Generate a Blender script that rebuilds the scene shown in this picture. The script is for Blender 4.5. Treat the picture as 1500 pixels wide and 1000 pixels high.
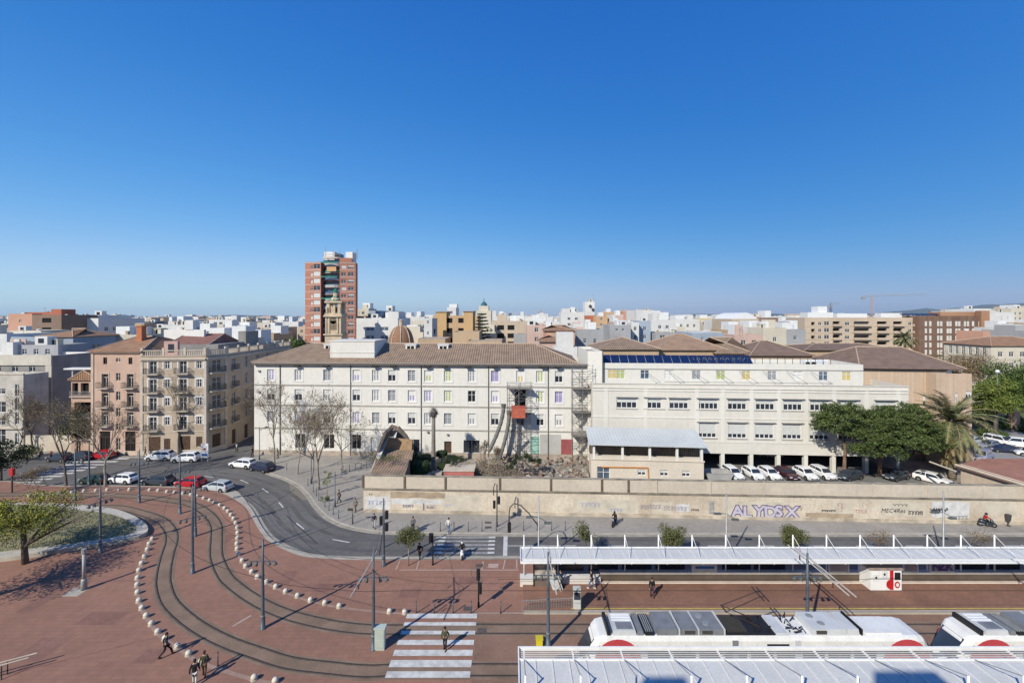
import bpy, bmesh, math, random
from mathutils import Vector, Matrix
for o in list(bpy.data.objects): bpy.data.objects.remove(o)
SC = bpy.context.scene; COL = SC.collection
R = math.radians
# ------------------------------------------------------------------ camera
F = 1500*16/36; CX = 750.0; HY = 463.0; EYE = 25.0
cd = bpy.data.cameras.new('camera'); cam = bpy.data.objects.new('camera', cd); COL.objects.link(cam)
cd.lens = 16; cd.sensor_width = 36; cd.clip_start = .5; cd.clip_end = 60000; cd.shift_y = -(500-HY)/1500
cam.location = (0, 0, EYE); cam.rotation_euler = (R(90), 0, 0); SC.camera = cam
# ------------------------------------------------------------------ light
SUN = Vector((-.886, -1.114, 1)).normalized()
W = bpy.data.worlds.new('World'); SC.world = W; W.use_nodes = True
nt = W.node_tree; bg = nt.nodes['Background']; sk = nt.nodes.new('ShaderNodeTexSky')
sk.sky_type = 'NISHITA'; sk.sun_disc = False; sk.sun_elevation = R(35.1); sk.sun_rotation = -math.atan2(SUN.x, SUN.y)
sk.altitude = 20; sk.air_density = 1.0; sk.dust_density = 0.3; sk.ozone_density = 3
sp = nt.nodes.new('ShaderNodeSeparateColor'); cb = nt.nodes.new('ShaderNodeCombineColor'); nt.links.new(sk.outputs[0], sp.inputs[0])
for k, (a, b, top) in enumerate(((1.60, .74, 2.6), (.835, .610, 5.2), (.413, .818, 6.3))):     # clear deep winter blue
    pw = nt.nodes.new('ShaderNodeMath'); pw.operation = 'POWER'; pw.inputs[1].default_value = a; nt.links.new(sp.outputs[k], pw.inputs[0])
    ml = nt.nodes.new('ShaderNodeMath'); ml.operation = 'MULTIPLY'; ml.inputs[1].default_value = b*.12**a/2**.28/.12; nt.links.new(pw.outputs[0], ml.inputs[0])
    mn = nt.nodes.new('ShaderNodeMath'); mn.operation = 'SMOOTH_MIN'; mn.inputs[1].default_value = top; mn.inputs[2].default_value = 1.2; nt.links.new(ml.outputs[0], mn.inputs[0])
    ex = nt.nodes.new('ShaderNodeMath'); ex.operation = 'SUBTRACT'; ex.inputs[1].default_value = top; nt.links.new(ml.outputs[0], ex.inputs[0])
    mx = nt.nodes.new('ShaderNodeMath'); mx.operation = 'MAXIMUM'; mx.inputs[1].default_value = 0; nt.links.new(ex.outputs[0], mx.inputs[0])
    ad = nt.nodes.new('ShaderNodeMath'); ad.operation = 'MULTIPLY_ADD'; ad.inputs[1].default_value = (.24, .24, .17)[k]; nt.links.new(mx.outputs[0], ad.inputs[0]); nt.links.new(mn.outputs[0], ad.inputs[2]); nt.links.new(ad.outputs[0], cb.inputs[k])
nt.links.new(cb.outputs[0], bg.inputs[0]); bg.inputs[1].default_value = .12
sl = bpy.data.lights.new('sun', 'SUN'); sl.energy = 4.3; sl.angle = R(.53); sl.color = (1, .95, .82)
so = bpy.data.objects.new('sun', sl); COL.objects.link(so); so.rotation_euler = (-SUN).to_track_quat('-Z', 'Y').to_euler(); so.location = (-30, -30, 60)
SC.view_settings.view_transform = 'Standard'; SC.view_settings.look = 'None'; SC.view_settings.gamma = 1
SC.view_settings.exposure = .36
SC.cycles.max_bounces = 6; SC.cycles.diffuse_bounces = 3; SC.cycles.glossy_bounces = 2; SC.cycles.transparent_max_bounces = 12
# ------------------------------------------------------------------ helpers
def P(px, py, z=0.0):
    d = (EYE-z)*F/(py-HY); return Vector(((px-CX)/F*d, d, z))
def PD(px, py, d): return Vector(((px-CX)/F*d, d, EYE-(py-HY)/F*d))
def srgb(r, g, b):
    f = lambda c: (c/255/12.92 if c/255 <= .04045 else ((c/255+.055)/1.055)**2.4)
    return (f(r), f(g), f(b))
MATS = {}
def mat(name, col, rough=.85, var=.12, scale=.6, bump=0., bscale=20., streak=0., metal=0., col2=None, fine=.06, spec=.3, emit=None, brick=None, wave=None, alpha=None, grain=None):
    """procedural surface: base colour varied by two noises, optional vertical dirt streaks, optional courses or ribs"""
    if name in MATS: return MATS[name]
    m = bpy.data.materials.new(name); m.use_nodes = True; MATS[name] = m
    n = m.node_tree.nodes; l = m.node_tree.links; b = n['Principled BSDF']
    b.inputs['Roughness'].default_value = rough; b.inputs['Metallic'].default_value = metal
    b.inputs['Specular IOR Level'].default_value = spec
    if alpha is not None: b.inputs['Alpha'].default_value = alpha
    g = n.new('ShaderNodeNewGeometry'); pos = g.outputs['Position']
    def noise(sc, det=3, vec=pos):
        t = n.new('ShaderNodeTexNoise'); t.inputs['Scale'].default_value = sc; t.inputs['Detail'].default_value = det
        l.new(vec, t.inputs['Vector']); return t.outputs['Fac']
    def mix(fac, a, bb, mode='MIX'):
        x = n.new('ShaderNodeMix'); x.data_type = 'RGBA'; x.blend_type = mode
        for s, v in ((0, fac), (6, a), (7, bb)):
            if isinstance(v, (int, float)): x.inputs[s].default_value = v
            elif isinstance(v, (tuple, list)): x.inputs[s].default_value = (*v, 1)
            else: l.new(v, x.inputs[s])
        return x.outputs[2]
    def rmp(v, lo, hi, a=0., bb=1.):
        r = n.new('ShaderNodeMapRange'); r.inputs[1].default_value = lo; r.inputs[2].default_value = hi
        r.inputs[3].default_value = a; r.inputs[4].default_value = bb; l.new(v, r.inputs[0]); return r.outputs[0]
    dk = tuple(c*(1-var*2) for c in col) if col2 is None else col2
    c = mix(rmp(noise(scale), .35, .7), col, dk)
    if fine: c = mix(rmp(noise(scale*14, 4), .3, .75, 0, 1), c, mix(1., c, (1-fine*2.5,)*3, 'MULTIPLY'))
    if streak:
        mp = n.new('ShaderNodeMapping'); mp.inputs['Scale'].default_value = (1.6, 1.6, .12); l.new(pos, mp.inputs[0])
        c = mix(rmp(noise(1.0, 5, mp.outputs[0]), .5, .8, 0, streak), c, tuple(x*.45 for x in col))
    if grain:
        mp = n.new('ShaderNodeMapping'); mp.inputs['Scale'].default_value = grain[:3]; l.new(pos, mp.inputs[0])
        c = mix(rmp(noise(1.0, 4, mp.outputs[0]), .35, .7, 0, grain[3]), c, tuple(x*.55 for x in col)); c = mix(rmp(noise(.045, 6), .5, .62, 0, grain[3]*.8), c, tuple(min(1, x*1.35) for x in col))
    h = None
    if brick:
        bw, bh, mort, amt = brick
        t = n.new('ShaderNodeTexBrick'); t.inputs['Scale'].default_value = 1; t.inputs['Brick Width'].default_value = bw
        t.inputs['Row Height'].default_value = bh; t.inputs['Mortar Size'].default_value = min(bw, bh)*.08
        t.inputs['Color1'].default_value = (1, 1, 1, 1); t.inputs['Color2'].default_value = (1-amt,)*3+(1,); t.inputs['Mortar'].default_value = (mort,)*3+(1,)
        l.new(pos, t.inputs['Vector']); c = mix(1., c, t.outputs['Color'], 'MULTIPLY')
    if wave:
        ax, sc, dark = wave
        s = n.new('ShaderNodeSeparateXYZ'); l.new(pos, s.inputs[0])
        q = n.new('ShaderNodeMath'); q.operation = 'MULTIPLY'; q.inputs[1].default_value = 2*math.pi/sc; l.new(s.outputs[ax], q.inputs[0])
        q2 = n.new('ShaderNodeMath'); q2.operation = 'SINE'; l.new(q.outputs[0], q2.inputs[0]); h = q2.outputs[0]
        c = mix(rmp(h, -1, .2, dark, 0), c, tuple(x*.35 for x in col))
    l.new(c, b.inputs['Base Color'])
    if bump or wave:
        bp = n.new('ShaderNodeBump'); bp.inputs['Distance'].default_value = .05 if not wave else wave[1]*.2
        bp.inputs['Strength'].default_value = bump or .6; l.new(h if h is not None else noise(bscale, 4), bp.inputs['Height']); l.new(bp.outputs[0], b.inputs['Normal'])
    if emit: b.inputs['Emission Color'].default_value = (*emit, 1); b.inputs['Emission Strength'].default_value = 1
    return m
class MB:
    def __init__(s): s.v = []; s.f = []; s.m = []
    def face(s, pts, mi=0):
        i = len(s.v); s.v += [tuple(p) for p in pts]; s.f.append(tuple(range(i, i+len(pts)))); s.m.append(mi)
    def raw(s, vs, fs, mi=0):
        i = len(s.v); s.v += [tuple(p) for p in vs]; s.f += [tuple(k+i for k in f) for f in fs]; s.m += [mi]*len(fs)
    def box(s, x0, x1, y0, y1, z0, z1, mi=0, M=None, taper=0):
        t = taper
        vs = [(x0, y0, z0), (x1, y0, z0), (x1, y1, z0), (x0, y1, z0), (x0+t, y0+t, z1), (x1-t, y0+t, z1), (x1-t, y1-t, z1), (x0+t, y1-t, z1)]
        if M: vs = [M @ Vector(v) for v in vs]
        s.raw(vs, [(0, 3, 2, 1), (4, 5, 6, 7), (0, 1, 5, 4), (1, 2, 6, 5), (2, 3, 7, 6), (3, 0, 4, 7)], mi)
    def bar(s, a, b, w, h=None, mi=0):
        a = Vector(a); b = Vector(b); h = h or w; d = (b-a); L = d.length
        if L < 1e-6: return
        q = d.to_track_quat('Z', 'Y').to_matrix().to_4x4(); q.translation = a
        s.box(-w/2, w/2, -h/2, h/2, 0, L, mi, q)
    def tube(s, pts, rad, n=8, mi=0, cap=True):
        pts = [Vector(p) for p in pts]; rad = rad if isinstance(rad, (list, tuple)) else [rad]*len(pts)
        base = len(s.v); up = None
        for i, p in enumerate(pts):
            d = (pts[min(i+1, len(pts)-1)]-pts[max(i-1, 0)])
            d = d.normalized() if d.length > 0 else Vector((0, 0, 1))
            if up is None: up = d.orthogonal().normalized()
            u = (up-d*up.dot(d)); u = u.normalized() if u.length > 1e-4 else d.orthogonal().normalized(); up = u; w = d.cross(u)
            for k in range(n):
                a = 2*math.pi*k/n; s.v.append(tuple(p+(u*math.cos(a)+w*math.sin(a))*rad[i]))
        for i in range(len(pts)-1):
            for k in range(n):
                a = base+i*n; s.f.append((a+k, a+(k+1) % n, a+n+(k+1) % n, a+n+k)); s.m.append(mi)
        if cap:
            s.f.append(tuple(base+k for k in reversed(range(n)))); s.f.append(tuple(base+(len(pts)-1)*n+k for k in range(n))); s.m += [mi, mi]
    def prism(s, poly, z0, z1, mi=0, side=None, bottom=True):
        side = mi if side is None else side
        a = sum(poly[i][0]*poly[(i+1) % len(poly)][1]-poly[(i+1) % len(poly)][0]*poly[i][1] for i in range(len(poly)))
        if a < 0: poly = poly[::-1]
        n = len(poly); i = len(s.v)
        s.v += [(p[0], p[1], z0) for p in poly]+[(p[0], p[1], z1) for p in poly]
        s.f.append(tuple(i+n+k for k in range(n))); s.m.append(mi)
        if bottom: s.f.append(tuple(i+k for k in reversed(range(n)))); s.m.append(mi)
        for k in range(n): s.f.append((i+k, i+(k+1) % n, i+n+(k+1) % n, i+n+k)); s.m.append(side)
    def ball(s, c, r, n=8, k=5, mi=0, sz=None, half=False):
        sz = sz or (1, 1, 1); i = len(s.v); rows = k
        for a in range(rows+1):
            t = math.pi*a/rows*(.5 if half else 1)
            for b in range(n):
                p = 2*math.pi*b/n
                s.v.append((c[0]+r*sz[0]*math.sin(t)*math.cos(p), c[1]+r*sz[1]*math.sin(t)*math.sin(p), c[2]+r*sz[2]*math.cos(t)))
        for a in range(rows):
            for b in range(n): s.f.append((i+a*n+b, i+(a+1)*n+b, i+(a+1)*n+(b+1) % n, i+a*n+(b+1) % n)); s.m.append(mi)
    def mesh(s, name, mats, smooth=False, off=(0, 0, 0)):
        me = bpy.data.meshes.new(name)
        me.from_pydata([(v[0]-off[0], v[1]-off[1], v[2]-off[2]) for v in s.v], [], s.f)
        ml = list(mats) if isinstance(mats, (list, tuple)) else [mats]
        if len(ml) == 1 and s.m and max(s.m) == 1: ml.append(M_RIDGE)
        for m in ml: me.materials.append(m)
        for i, p in enumerate(me.polygons): p.material_index = s.m[i]
        if smooth:
            for p in me.polygons: p.use_smooth = True
        return me
    def build(s, name, mats, parent=None, smooth=False, world=False):
        off = parent.location if (parent is not None and world) else (0, 0, 0)
        o = bpy.data.objects.new(name, s.mesh(name, mats, smooth, off)); COL.objects.link(o); o.parent = parent
        return o
def tag(o, label=None, cat=None, group=None, kind=None):
    for k, v in (('label', label), ('category', cat), ('group', group), ('kind', kind)):
        if v: o[k] = v
    return o
def thing(name, label, cat, loc=(0, 0, 0), rz=0, group=None):
    o = bpy.data.objects.new(name, None); COL.objects.link(o); o.location = loc; o.rotation_euler = (0, 0, rz); o.empty_display_size = .3
    return tag(o, label, cat, group)
def copy_tree(o, parent=None):
    c = o.copy(); COL.objects.link(c); c.parent = parent
    for ch in o.children: copy_tree(ch, c)
    return c
def dup(o, label, loc, rz=0, group=None, scale=None):
    c = copy_tree(o); c.location = loc; c.rotation_euler = (0, 0, rz); c['label'] = label
    if group: c['group'] = group
    if scale: c.scale = scale if isinstance(scale, tuple) else (scale,)*3
    return c
def struct(mb, name, m, kind='structure'): return tag(mb.build(name, m), kind=kind)
def crom(pts, n=8, closed=False):
    pts = [Vector(p) for p in pts]; out = []; N = len(pts)
    for i in range(N if closed else N-1):
        g = lambda k: pts[k % N] if closed else pts[min(max(k, 0), N-1)]
        a, b, c, d = g(i-1), g(i), g(i+1), g(i+2)
        for k in range(n):
            t = k/n; out.append(.5*((2*b)+(c-a)*t+(2*a-5*b+4*c-d)*t*t+(3*b-a-3*c+d)*t**3))
    if not closed: out.append(pts[-1])
    return out
def offset(line, o):
    r = []
    for i, p in enumerate(line):
        d = line[min(i+1, len(line)-1)]-line[max(i-1, 0)]; d.z = 0; d.normalize(); r.append(p+Vector((-d.y, d.x, 0))*o)
    return r
def ribbon(mb, line, o0, o1, z0, z1, mi=0):
    a = offset(line, o0); b = offset(line, o1)
    for i in range(len(line)-1):
        p, q, r, s_ = a[i], a[i+1], b[i+1], b[i]
        A = [(v.x, v.y, z1) for v in (p, q, r, s_)]
        mb.face(A if o1 > o0 else A[::-1], mi)
        if z1-z0 > .02:
            for (u, v) in ((p, q), (r, s_)): mb.face([(u.x, u.y, z0), (v.x, v.y, z0), (v.x, v.y, z1), (u.x, u.y, z1)], mi)
rnd = random.Random(7)
# ------------------------------------------------------------------ shared materials
M_ASPH = mat('asphalt', (.155, .147, .14), .9, .12, .12, .25, 60, fine=.12, grain=(.3, 2.2, 1, .25))
M_RED = mat('red_paving', (.325, .172, .122), .88, .10, .10, .0, fine=.06, brick=(.8, .4, .86, .09), grain=(5, .5, 1, .20))
M_REDW = mat('red_paving_platform', (.285, .15, .105), .85, .12, .3, fine=.08, brick=(.6, .3, .80, .12), grain=(.4, 5, 1, .25))
M_TRACK = mat('track_concrete', (.26, .178, .128), .9, .14, .5, .2, 30, fine=.1)
M_SIDEW = mat('sidewalk_tiles', (.35, .32, .285), .9, .10, .2, 0, fine=.08, brick=(.8, .8, .92, .05))
M_KERB = mat('kerb_stone', (.43, .39, .33), .85, .12, .8, .1, 20)
M_WHITEP = mat('road_paint', (.62, .61, .58), .8, .12, 2.2, col2=(.42, .41, .39))
M_PAINTL = mat('worn_paint', (.34, .335, .33), .85, .2, 2.5, col2=(.2, .2, .2))
M_STEEL = mat('rail_steel', (.10, .085, .075), .55, .1, 3, metal=.4)
M_POLE = mat('pole_paint', (.085, .105, .13), .5, .12, 1.5, spec=.5)
M_GALV = mat('galvanised', (.36, .37, .37), .5, .1, 2, metal=.3)
M_WHITE = mat('white_paint', (.78, .78, .77), .45, .05, 1.5, fine=.03)
M_BLACK = mat('black_paint', (.02, .02, .022), .5, .1, 2)
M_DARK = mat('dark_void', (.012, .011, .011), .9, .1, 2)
M_GLASS = mat('window_glass', (.035, .042, .055), .12, .3, .35, spec=.7, fine=0)  # noise in the pane colour stands in for uneven reflections
M_GLASSB = mat('blue_glass', (.10, .15, .22), .12, .3, .35, spec=.7, fine=0)
M_WFR = mat('window_frame_white', (.72, .72, .71), .6, .08, 2)
M_BLIND = mat('roller_blind', (.66, .66, .64), .7, .06, 3, wave=(2, .12, .25))
M_STONE = mat('cream_stone', (.58, .50, .41), .85, .1, 1, .1, 15, streak=.15)
M_IRON = mat('balcony_iron', (.07, .065, .06), .6, .1, 2)
M_WOOD = mat('door_wood', (.10, .055, .035), .7, .2, 2)
M_ROOFT = mat('roof_tile_brown', (.36, .255, .18), .9, .16, .8, 0, wave=(0, .42, .5), fine=.12)
M_ROOFO = mat('roof_tile_orange', (.42, .24, .145), .9, .16, .8, 0, wave=(0, .4, .4), fine=.12)
M_GREY = mat('grey_render', (.30, .285, .265), .9, .12, .4, streak=.25)
M_RIDGE = mat('ridge_tile', (.50, .38, .28), .9, .15, 3)
M_ROOFG = mat('roof_gravel', (.42, .38, .34), .95, .15, .4)
# ================================================================== GROUND
PZ = .12
mb = MB(); mb.face([(-40000, -200, -.02), (40000, -200, -.02), (40000, 40000, -.02), (-40000, 40000, -.02)])
struct(mb, 'ground', mat('ground_earth', (.24, .21, .17), .95, .15, .02))
# asphalt sheet: avenue, bend, side street
def poly(px, z=0): return [tuple(P(a, b, z))[:2] for a, b in px]
mb = MB(); mb.prism([(-260, 62), (-40, 42), (260, 42), (260, 60), (-30, 62), (-40, 80), (-47, 84), (-49, 150), (-54, 150), (-55, 84), (-260, 86)], -.015, .0)
struct(mb, 'road', M_ASPH)
# far pavement in front of the old houses
K1 = [(-260, 79.5), (-70, 80.2), (-56.5, 80.6), (-55.3, 82.5), (-54.1, 86.2), (-54.4, 150)]
mb = MB(); mb.prism(K1+[(-60, 150), (-260, 100)], 0, PZ)
struct(mb, 'pavement', M_SIDEW)
# pavement beside the wall: kerb line measured on the bend
kp = [(372, 671), (381, 682), (394.5, 692), (420, 701), (441, 711.5), (454.5, 725), (465, 740), (480, 755), (495, 764), (513, 770.5), (535, 775), (565, 778.5), (628.7, 780)]
kl = [P(a, b, 0) for a, b in kp]+[Vector((3, 52.3, 0)), Vector((20, 52.3, 0)), Vector((70, 52.3, 0)), Vector((260, 52.3, 0))]
kerb = crom(kl, 6)
mb = MB(); mb.prism([(p.x, p.y) for p in kerb]+[(260, 61), (60, 62), (60, 64), (-20, 64), (-20, 82.5), (-47.2, 83)], 0, PZ)
struct(mb, 'pavement', M_SIDEW)
mb = MB(); ribbon(mb, kerb, .0, -.16, 0, PZ+.01, 0); ribbon(mb, kerb, -.16, -.65, 0, PZ-.06, 1)
struct(mb, 'kerb', [M_KERB, mat('gutter_stone', (.36, .33, .28), .9, .15, 1)])
# plaza of red paving
ip = [(-150, 708), (0, 705), (40, 709), (95, 712), (157, 711.5), (253, 713.5), (300, 717), (327, 722), (345, 730), (362.7, 742), (372.8, 757), (381, 772), (393, 788), (408, 798), (430, 808.5), (452, 814.6), (497, 818), (558, 819)]
il = [P(a, b, 0) for a, b in ip]+[Vector((1, 46.95, 0)), Vector((15, 46.95, 0)), Vector((60, 46.95, 0)), Vector((260, 46.95, 0))]
inner = crom(il, 6)
mb = MB(); mb.prism([(p.x, p.y) for p in inner]+[(260, 5), (-200, 5), (-200, 66)], 0, PZ)
struct(mb, 'plaza', M_RED)
mb = MB(); ribbon(mb, inner[5*6:], .0, .16, 0, PZ+.012, 0); ribbon(mb, inner[7*6:], .16, .6, 0, .012, 1); ribbon(mb, inner[6:], -.3, .0, 0, PZ+.004, 0)
struct(mb, 'kerb', [M_KERB, MATS['gutter_stone']])
mb = MB(); mb.prism(poly([(330, 720), (338, 714.5), (350, 722), (360, 733), (366, 743), (361, 741), (345, 729.5)]), 0, .10)
struct(mb, 'traffic_island', M_KERB)
# tram tracks --------------------------------------------------------
def mid(a, b): return ((a[0]+b[0])/2, (a[1]+b[1])/2)
NT = 32.05; FT = 36.25
outer = [(-150, 743), (0, 740.5), (80, 740), (130, 742.5), (171, 742.8), (206, 750.5), (235.5, 761.5), (248.8, 776), (251.5, 791), (245, 813.5), (240, 838), (240, 858), (250.5, 884), (285, 914.5), (329, 938.5), (380, 957), (424, 970.5), (480, 977.5), (536, 982.4)]
ol = [P(a, b, PZ) for a, b in outer]+[Vector((-7.5, NT, PZ)), Vector((0, NT, PZ)), Vector((8, NT, PZ)), Vector((28, NT, PZ)), Vector((70, NT, PZ)), Vector((140, NT, PZ))]
innr = [(-150, 727), (0, 724), (120, 724.5), (200, 727), (265, 735), (290, 742.5), (307, 755), (316.5, 769), (317, 787), (317, 814), (328, 841), (342, 856), (368, 875), (403, 893), (445, 906.5), (501, 917.5), (557, 921.6)]
nl = [P(a, b, PZ) for a, b in innr]+[Vector((-4, FT, PZ)), Vector((2, FT, PZ)), Vector((9, FT, PZ)), Vector((28, FT, PZ)), Vector((70, FT, PZ)), Vector((140, FT, PZ))]
OT = crom(ol, 8); IT = crom(nl, 8)
for T in (OT, IT):
    mb = MB(); ribbon(mb, T, -.85, .85, PZ, PZ+.006 if T is OT else PZ+.009)
    struct(mb, 'track_bed', M_TRACK)
mb = MB()
for T in (OT, IT):
    for s_ in (-.53, .53):
        ribbon(mb, T, s_-.035, s_+.035, PZ, PZ+.022, 0); ribbon(mb, T, s_+.035, s_+.09, PZ, PZ+.014, 1)
        ribbon(mb, T, s_-.12, s_-.035, PZ, PZ+.012, 2)
struct(mb, 'tram_rails', [M_STEEL, mat('rail_groove', (.02, .018, .016), .9), mat('rail_seal', (.16, .12, .09), .9, .2, 2)])
# straight track zone on the right
mb = MB(); mb.face([(-2.8, 30.6, PZ+.003), (140, 30.6, PZ+.003), (140, 38.1, PZ+.003), (-2.8, 38.1, PZ+.003)])
struct(mb, 'track_zone', mat('track_zone_paving', (.275, .165, .115), .9, .12, .4, .15, 30, fine=.1, grain=(.4, 5, 1, .3)))
# painted markings ----------------------------------------------------
def quad_px(mb, pts, z, mi=0): mb.face([tuple(P(a, b, z)) for a, b in pts][::-1], mi)
mb = MB()
for (x0, x1, ya, yb) in ((596.5, 699, 898.5, 905.5), (592, 699, 911, 916), (590, 698.5, 923.5, 929), (581, 697, 937, 944.5), (576, 694.5, 951.5, 960.5), (570, 692, 966.5, 977), (564, 690, 983, 992.5)):
    X0 = P(x0, ya, PZ); X1 = P(x1, ya, PZ); Y0 = P(x0, yb, PZ)
    mb.face([(-8.75, Y0.y, PZ+.03), (-2.9, Y0.y, PZ+.03), (-2.9, X0.y, PZ+.03), (-8.75, X0.y, PZ+.03)])
struct(mb, 'zebra_crossing', M_WHITEP)
mb = MB()    # worn crossing on the road
for k in range(6):
    y = 47.6+.35+k*.83
    mb.face([(-8.6, y, .006), (-2.35, y, .006), (-2.35, y+.36, .006), (-8.6, y+.36, .006)], 1)
    for x in (-2.6, -8.2): mb.face([(x, y+.02, .010), (x+.72, y+.02, .010), (x+.72, y+.42, .010), (x, y+.42, .010)], 0)
mb.face([(-.95, 47.3, .006), (-.5, 47.3, .006), (-.5, 52, .006), (-.95, 52, .006)], 0)
mb.face([(-.5, 49.55, .006), (7, 49.55, .006), (7, 49.68, .006), (-.5, 49.68, .006)], 0)
for k in range(12): mb.face([(10.5+k*5.4, 49.5, .006), (12.4+k*5.4, 49.5, .006), (12.4+k*5.4, 49.66, .006), (10.5+k*5.4, 49.66, .006)], 0)
for (a, b) in (((487, 789.5), (512, 794)), ((434, 765.5), (445, 774.5)), ((408.5, 735.5), (415, 743)), ((384, 715), (393, 721)), ((352, 702.5), (364, 707.5)), ((300, 697), (312, 699))):
    p, q = P(*a), P(*b); ribbon(mb, [p, q], -.08, .08, 0, .006, 0)
struct(mb, 'road_markings', [M_WHITEP, M_PAINTL])
mb = MB()    # avenue crossing on the left, bars run across the picture
for k in range(9):
    t = k/8; a = (188-128*t, 671.5+34*t); b = (113-110*t+8, 672+34.5*t)
    L = P(max(b[0], 2), b[1]); Rr = P(a[0], a[1]); th = .32
    mb.face([(L.x, L.y-th, .006), (Rr.x, Rr.y-th, .006), (Rr.x, Rr.y+th, .006), (L.x, L.y+th, .006)])
struct(mb, 'zebra_crossing', M_WHITEP)
mb = MB()    # pale lines and tree pit frames laid in the red paving
for (a, b, w) in (((585, 834.5), (760, 834.5), .16), ((757, 815), (757, 833), .14), ((708, 822), (706, 834), .14), ((740, 820), (737, 833), .14), ((586, 821), (580, 834), .14), ((614, 821), (610, 834), .14),
                  ((341, 917), (368, 901), .22), ((140, 724), (168, 723), .2)):
    p, q = P(a[0], a[1], PZ), P(b[0], b[1], PZ); ribbon(mb, [p, q], -w/2, w/2, PZ, PZ+.02, 0)
ribbon(mb, [Vector((-30, 38.25, PZ)), Vector((1, 38.25, PZ))][0:0] or [Vector((-2.9, 38.2, PZ)), Vector((1, 38.2, PZ))], -.08, .08, PZ, PZ+.015, 0)
quad_px(mb, [(716, 825), (731, 825), (729, 831), (714, 831)], PZ+.008, 0)
struct(mb, 'paving_inlay', mat('inlay_stone', (.46, .34, .28), .9, .1, 1.5))
mb = MB()
for (x, y) in ((702, 828), (685, 891), (1000, 873), (1047, 886), (706, 923)): p = P(x, y, PZ); mb.face([(p.x-.35, p.y-.3, PZ+.02), (p.x+.35, p.y-.3, PZ+.02), (p.x+.35, p.y+.3, PZ+.02), (p.x-.35, p.y+.3, PZ+.02)])
for (x, y) in ((715, 765), (715, 772)): p = P(x, y, PZ); mb.face([(p.x-.4, p.y-.25, PZ+.02), (p.x+.4, p.y-.25, PZ+.02), (p.x+.4, p.y+.25, PZ+.02), (p.x-.4, p.y+.25, PZ+.02)])
tag(mb.build('manhole_covers', mat('iron_cover', (.12, .1, .09), .7, .2, 5)), kind='structure')
mb = MB()    # relaid patches and drain lines in the paving
for (x, y, w, h) in ((150, 905, 3.2, 1.6), (60, 950, 2.2, 2.4), (470, 860, 2.6, 1.2), (600, 868, 1.8, 1.4), (420, 845, 1.4, 2.2), (330, 790, 1.2, 2.4), (250, 730, 3, 1.2), (220, 960, 1.5, 1.5), (690, 850, 2.4, 1.0), (60, 880, 1.2, 3.0)):
    p = P(x, y, PZ); mb.face([(p.x-w/2, p.y-h/2, PZ+.004), (p.x+w/2, p.y-h/2, PZ+.004), (p.x+w/2, p.y+h/2, PZ+.004), (p.x-w/2, p.y+h/2, PZ+.004)])
for (a, b) in (((10, 850), (215, 850)), ((20, 985), (240, 930)), ((560, 845), (757, 845))): ribbon(mb, [P(*a, PZ), P(*b, PZ)], -.07, .07, PZ, PZ+.008)
struct(mb, 'paving_patches', mat('relaid_paving', (.285, .15, .115), .9, .12, .5, fine=.08, brick=(.4, .2, .82, .12)))
mb = MB()    # worn tyre lanes and tar seams on the bend
wl = crom([Vector((k_.x, k_.y, 0)) for k_ in (P(300, 700), P(340, 706), P(385, 722), P(412, 742), P(430, 765), P(470, 787), P(530, 797), P(640, 797), P(760, 797))]+[Vector((18, 49.8, 0)), Vector((50, 49.8, 0)), Vector((110, 49.8, 0))], 5)
for o_, w in ((1.1, .28), (2.5, .28), (-1.2, .28), (-2.6, .28)): ribbon(mb, wl, o_-w, o_+w, 0, .003, 0)
for (a, b, w) in (((420, 755), (465, 796), .05), ((395, 740), (432, 716), .05), ((560, 783), (556, 812), .05), ((880, 785), (884, 812), .05), ((330, 704), (410, 760), .04)): ribbon(mb, [P(*a), P(*b)], -w, w, 0, .0045, 1)
struct(mb, 'tyre_lanes', [mat('polished_asphalt', (.132, .126, .12), .7, .15, .4, fine=.1), mat('tar_seam', (.03, .03, .03), .6)])
# lawn oval ------------------------------------------------------------
lp = [(-200, 752), (-60, 742), (0, 740.5), (76, 741.6), (121.6, 744), (164.7, 749), (192.5, 758), (210, 768.5), (217, 779), (208, 788), (177, 795), (126.7, 804), (76, 812), (0, 822.7), (-80, 828), (-200, 810)]
LW = [P(a, b, PZ) for a, b in lp]; LC = crom(LW, 5, True)
mb = MB(); mb.prism([(p.x, p.y) for p in LC], PZ, PZ+.42)
c = sum(LC, Vector())/len(LC)
IN = [p+(c-p).normalized()*1.5 for p in LC]
mb2 = MB(); mb2.prism([(p.x, p.y) for p in IN], PZ+.3, PZ+.46)
struct(mb, 'lawn_kerb', mat('pale_kerb', (.50, .46, .39), .9, .12, 1, .1, 12))
struct(mb2, 'lawn_soil', mat('lawn_soil', (.30, .28, .16), .95, .12, .35, col2=(.22, .19, .12)))
def inside(pt, pl):
    r = False
    for i in range(len(pl)):
        a, b = pl[i], pl[i-1]
        if (a.y > pt[1]) != (b.y > pt[1]) and pt[0] < (b.x-a.x)*(pt[1]-a.y)/(b.y-a.y)+a.x: r = not r
    return r
mb = MB(); g = 0
while g < 26000:
    x = rnd.uniform(-85, -36); y = rnd.uniform(43, 64)
    if not inside((x, y), IN): continue
    g += 1; a = rnd.uniform(0, 6.28); h = rnd.uniform(.05, .16); w = rnd.uniform(.02, .06); dx, dy = math.cos(a)*w, math.sin(a)*w; z = PZ+.455
    mb.face([(x-dx, y-dy, z), (x+dx, y+dy, z), (x+rnd.uniform(-.08, .08), y+rnd.uniform(-.08, .08), z+h)], g % 3)
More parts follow.
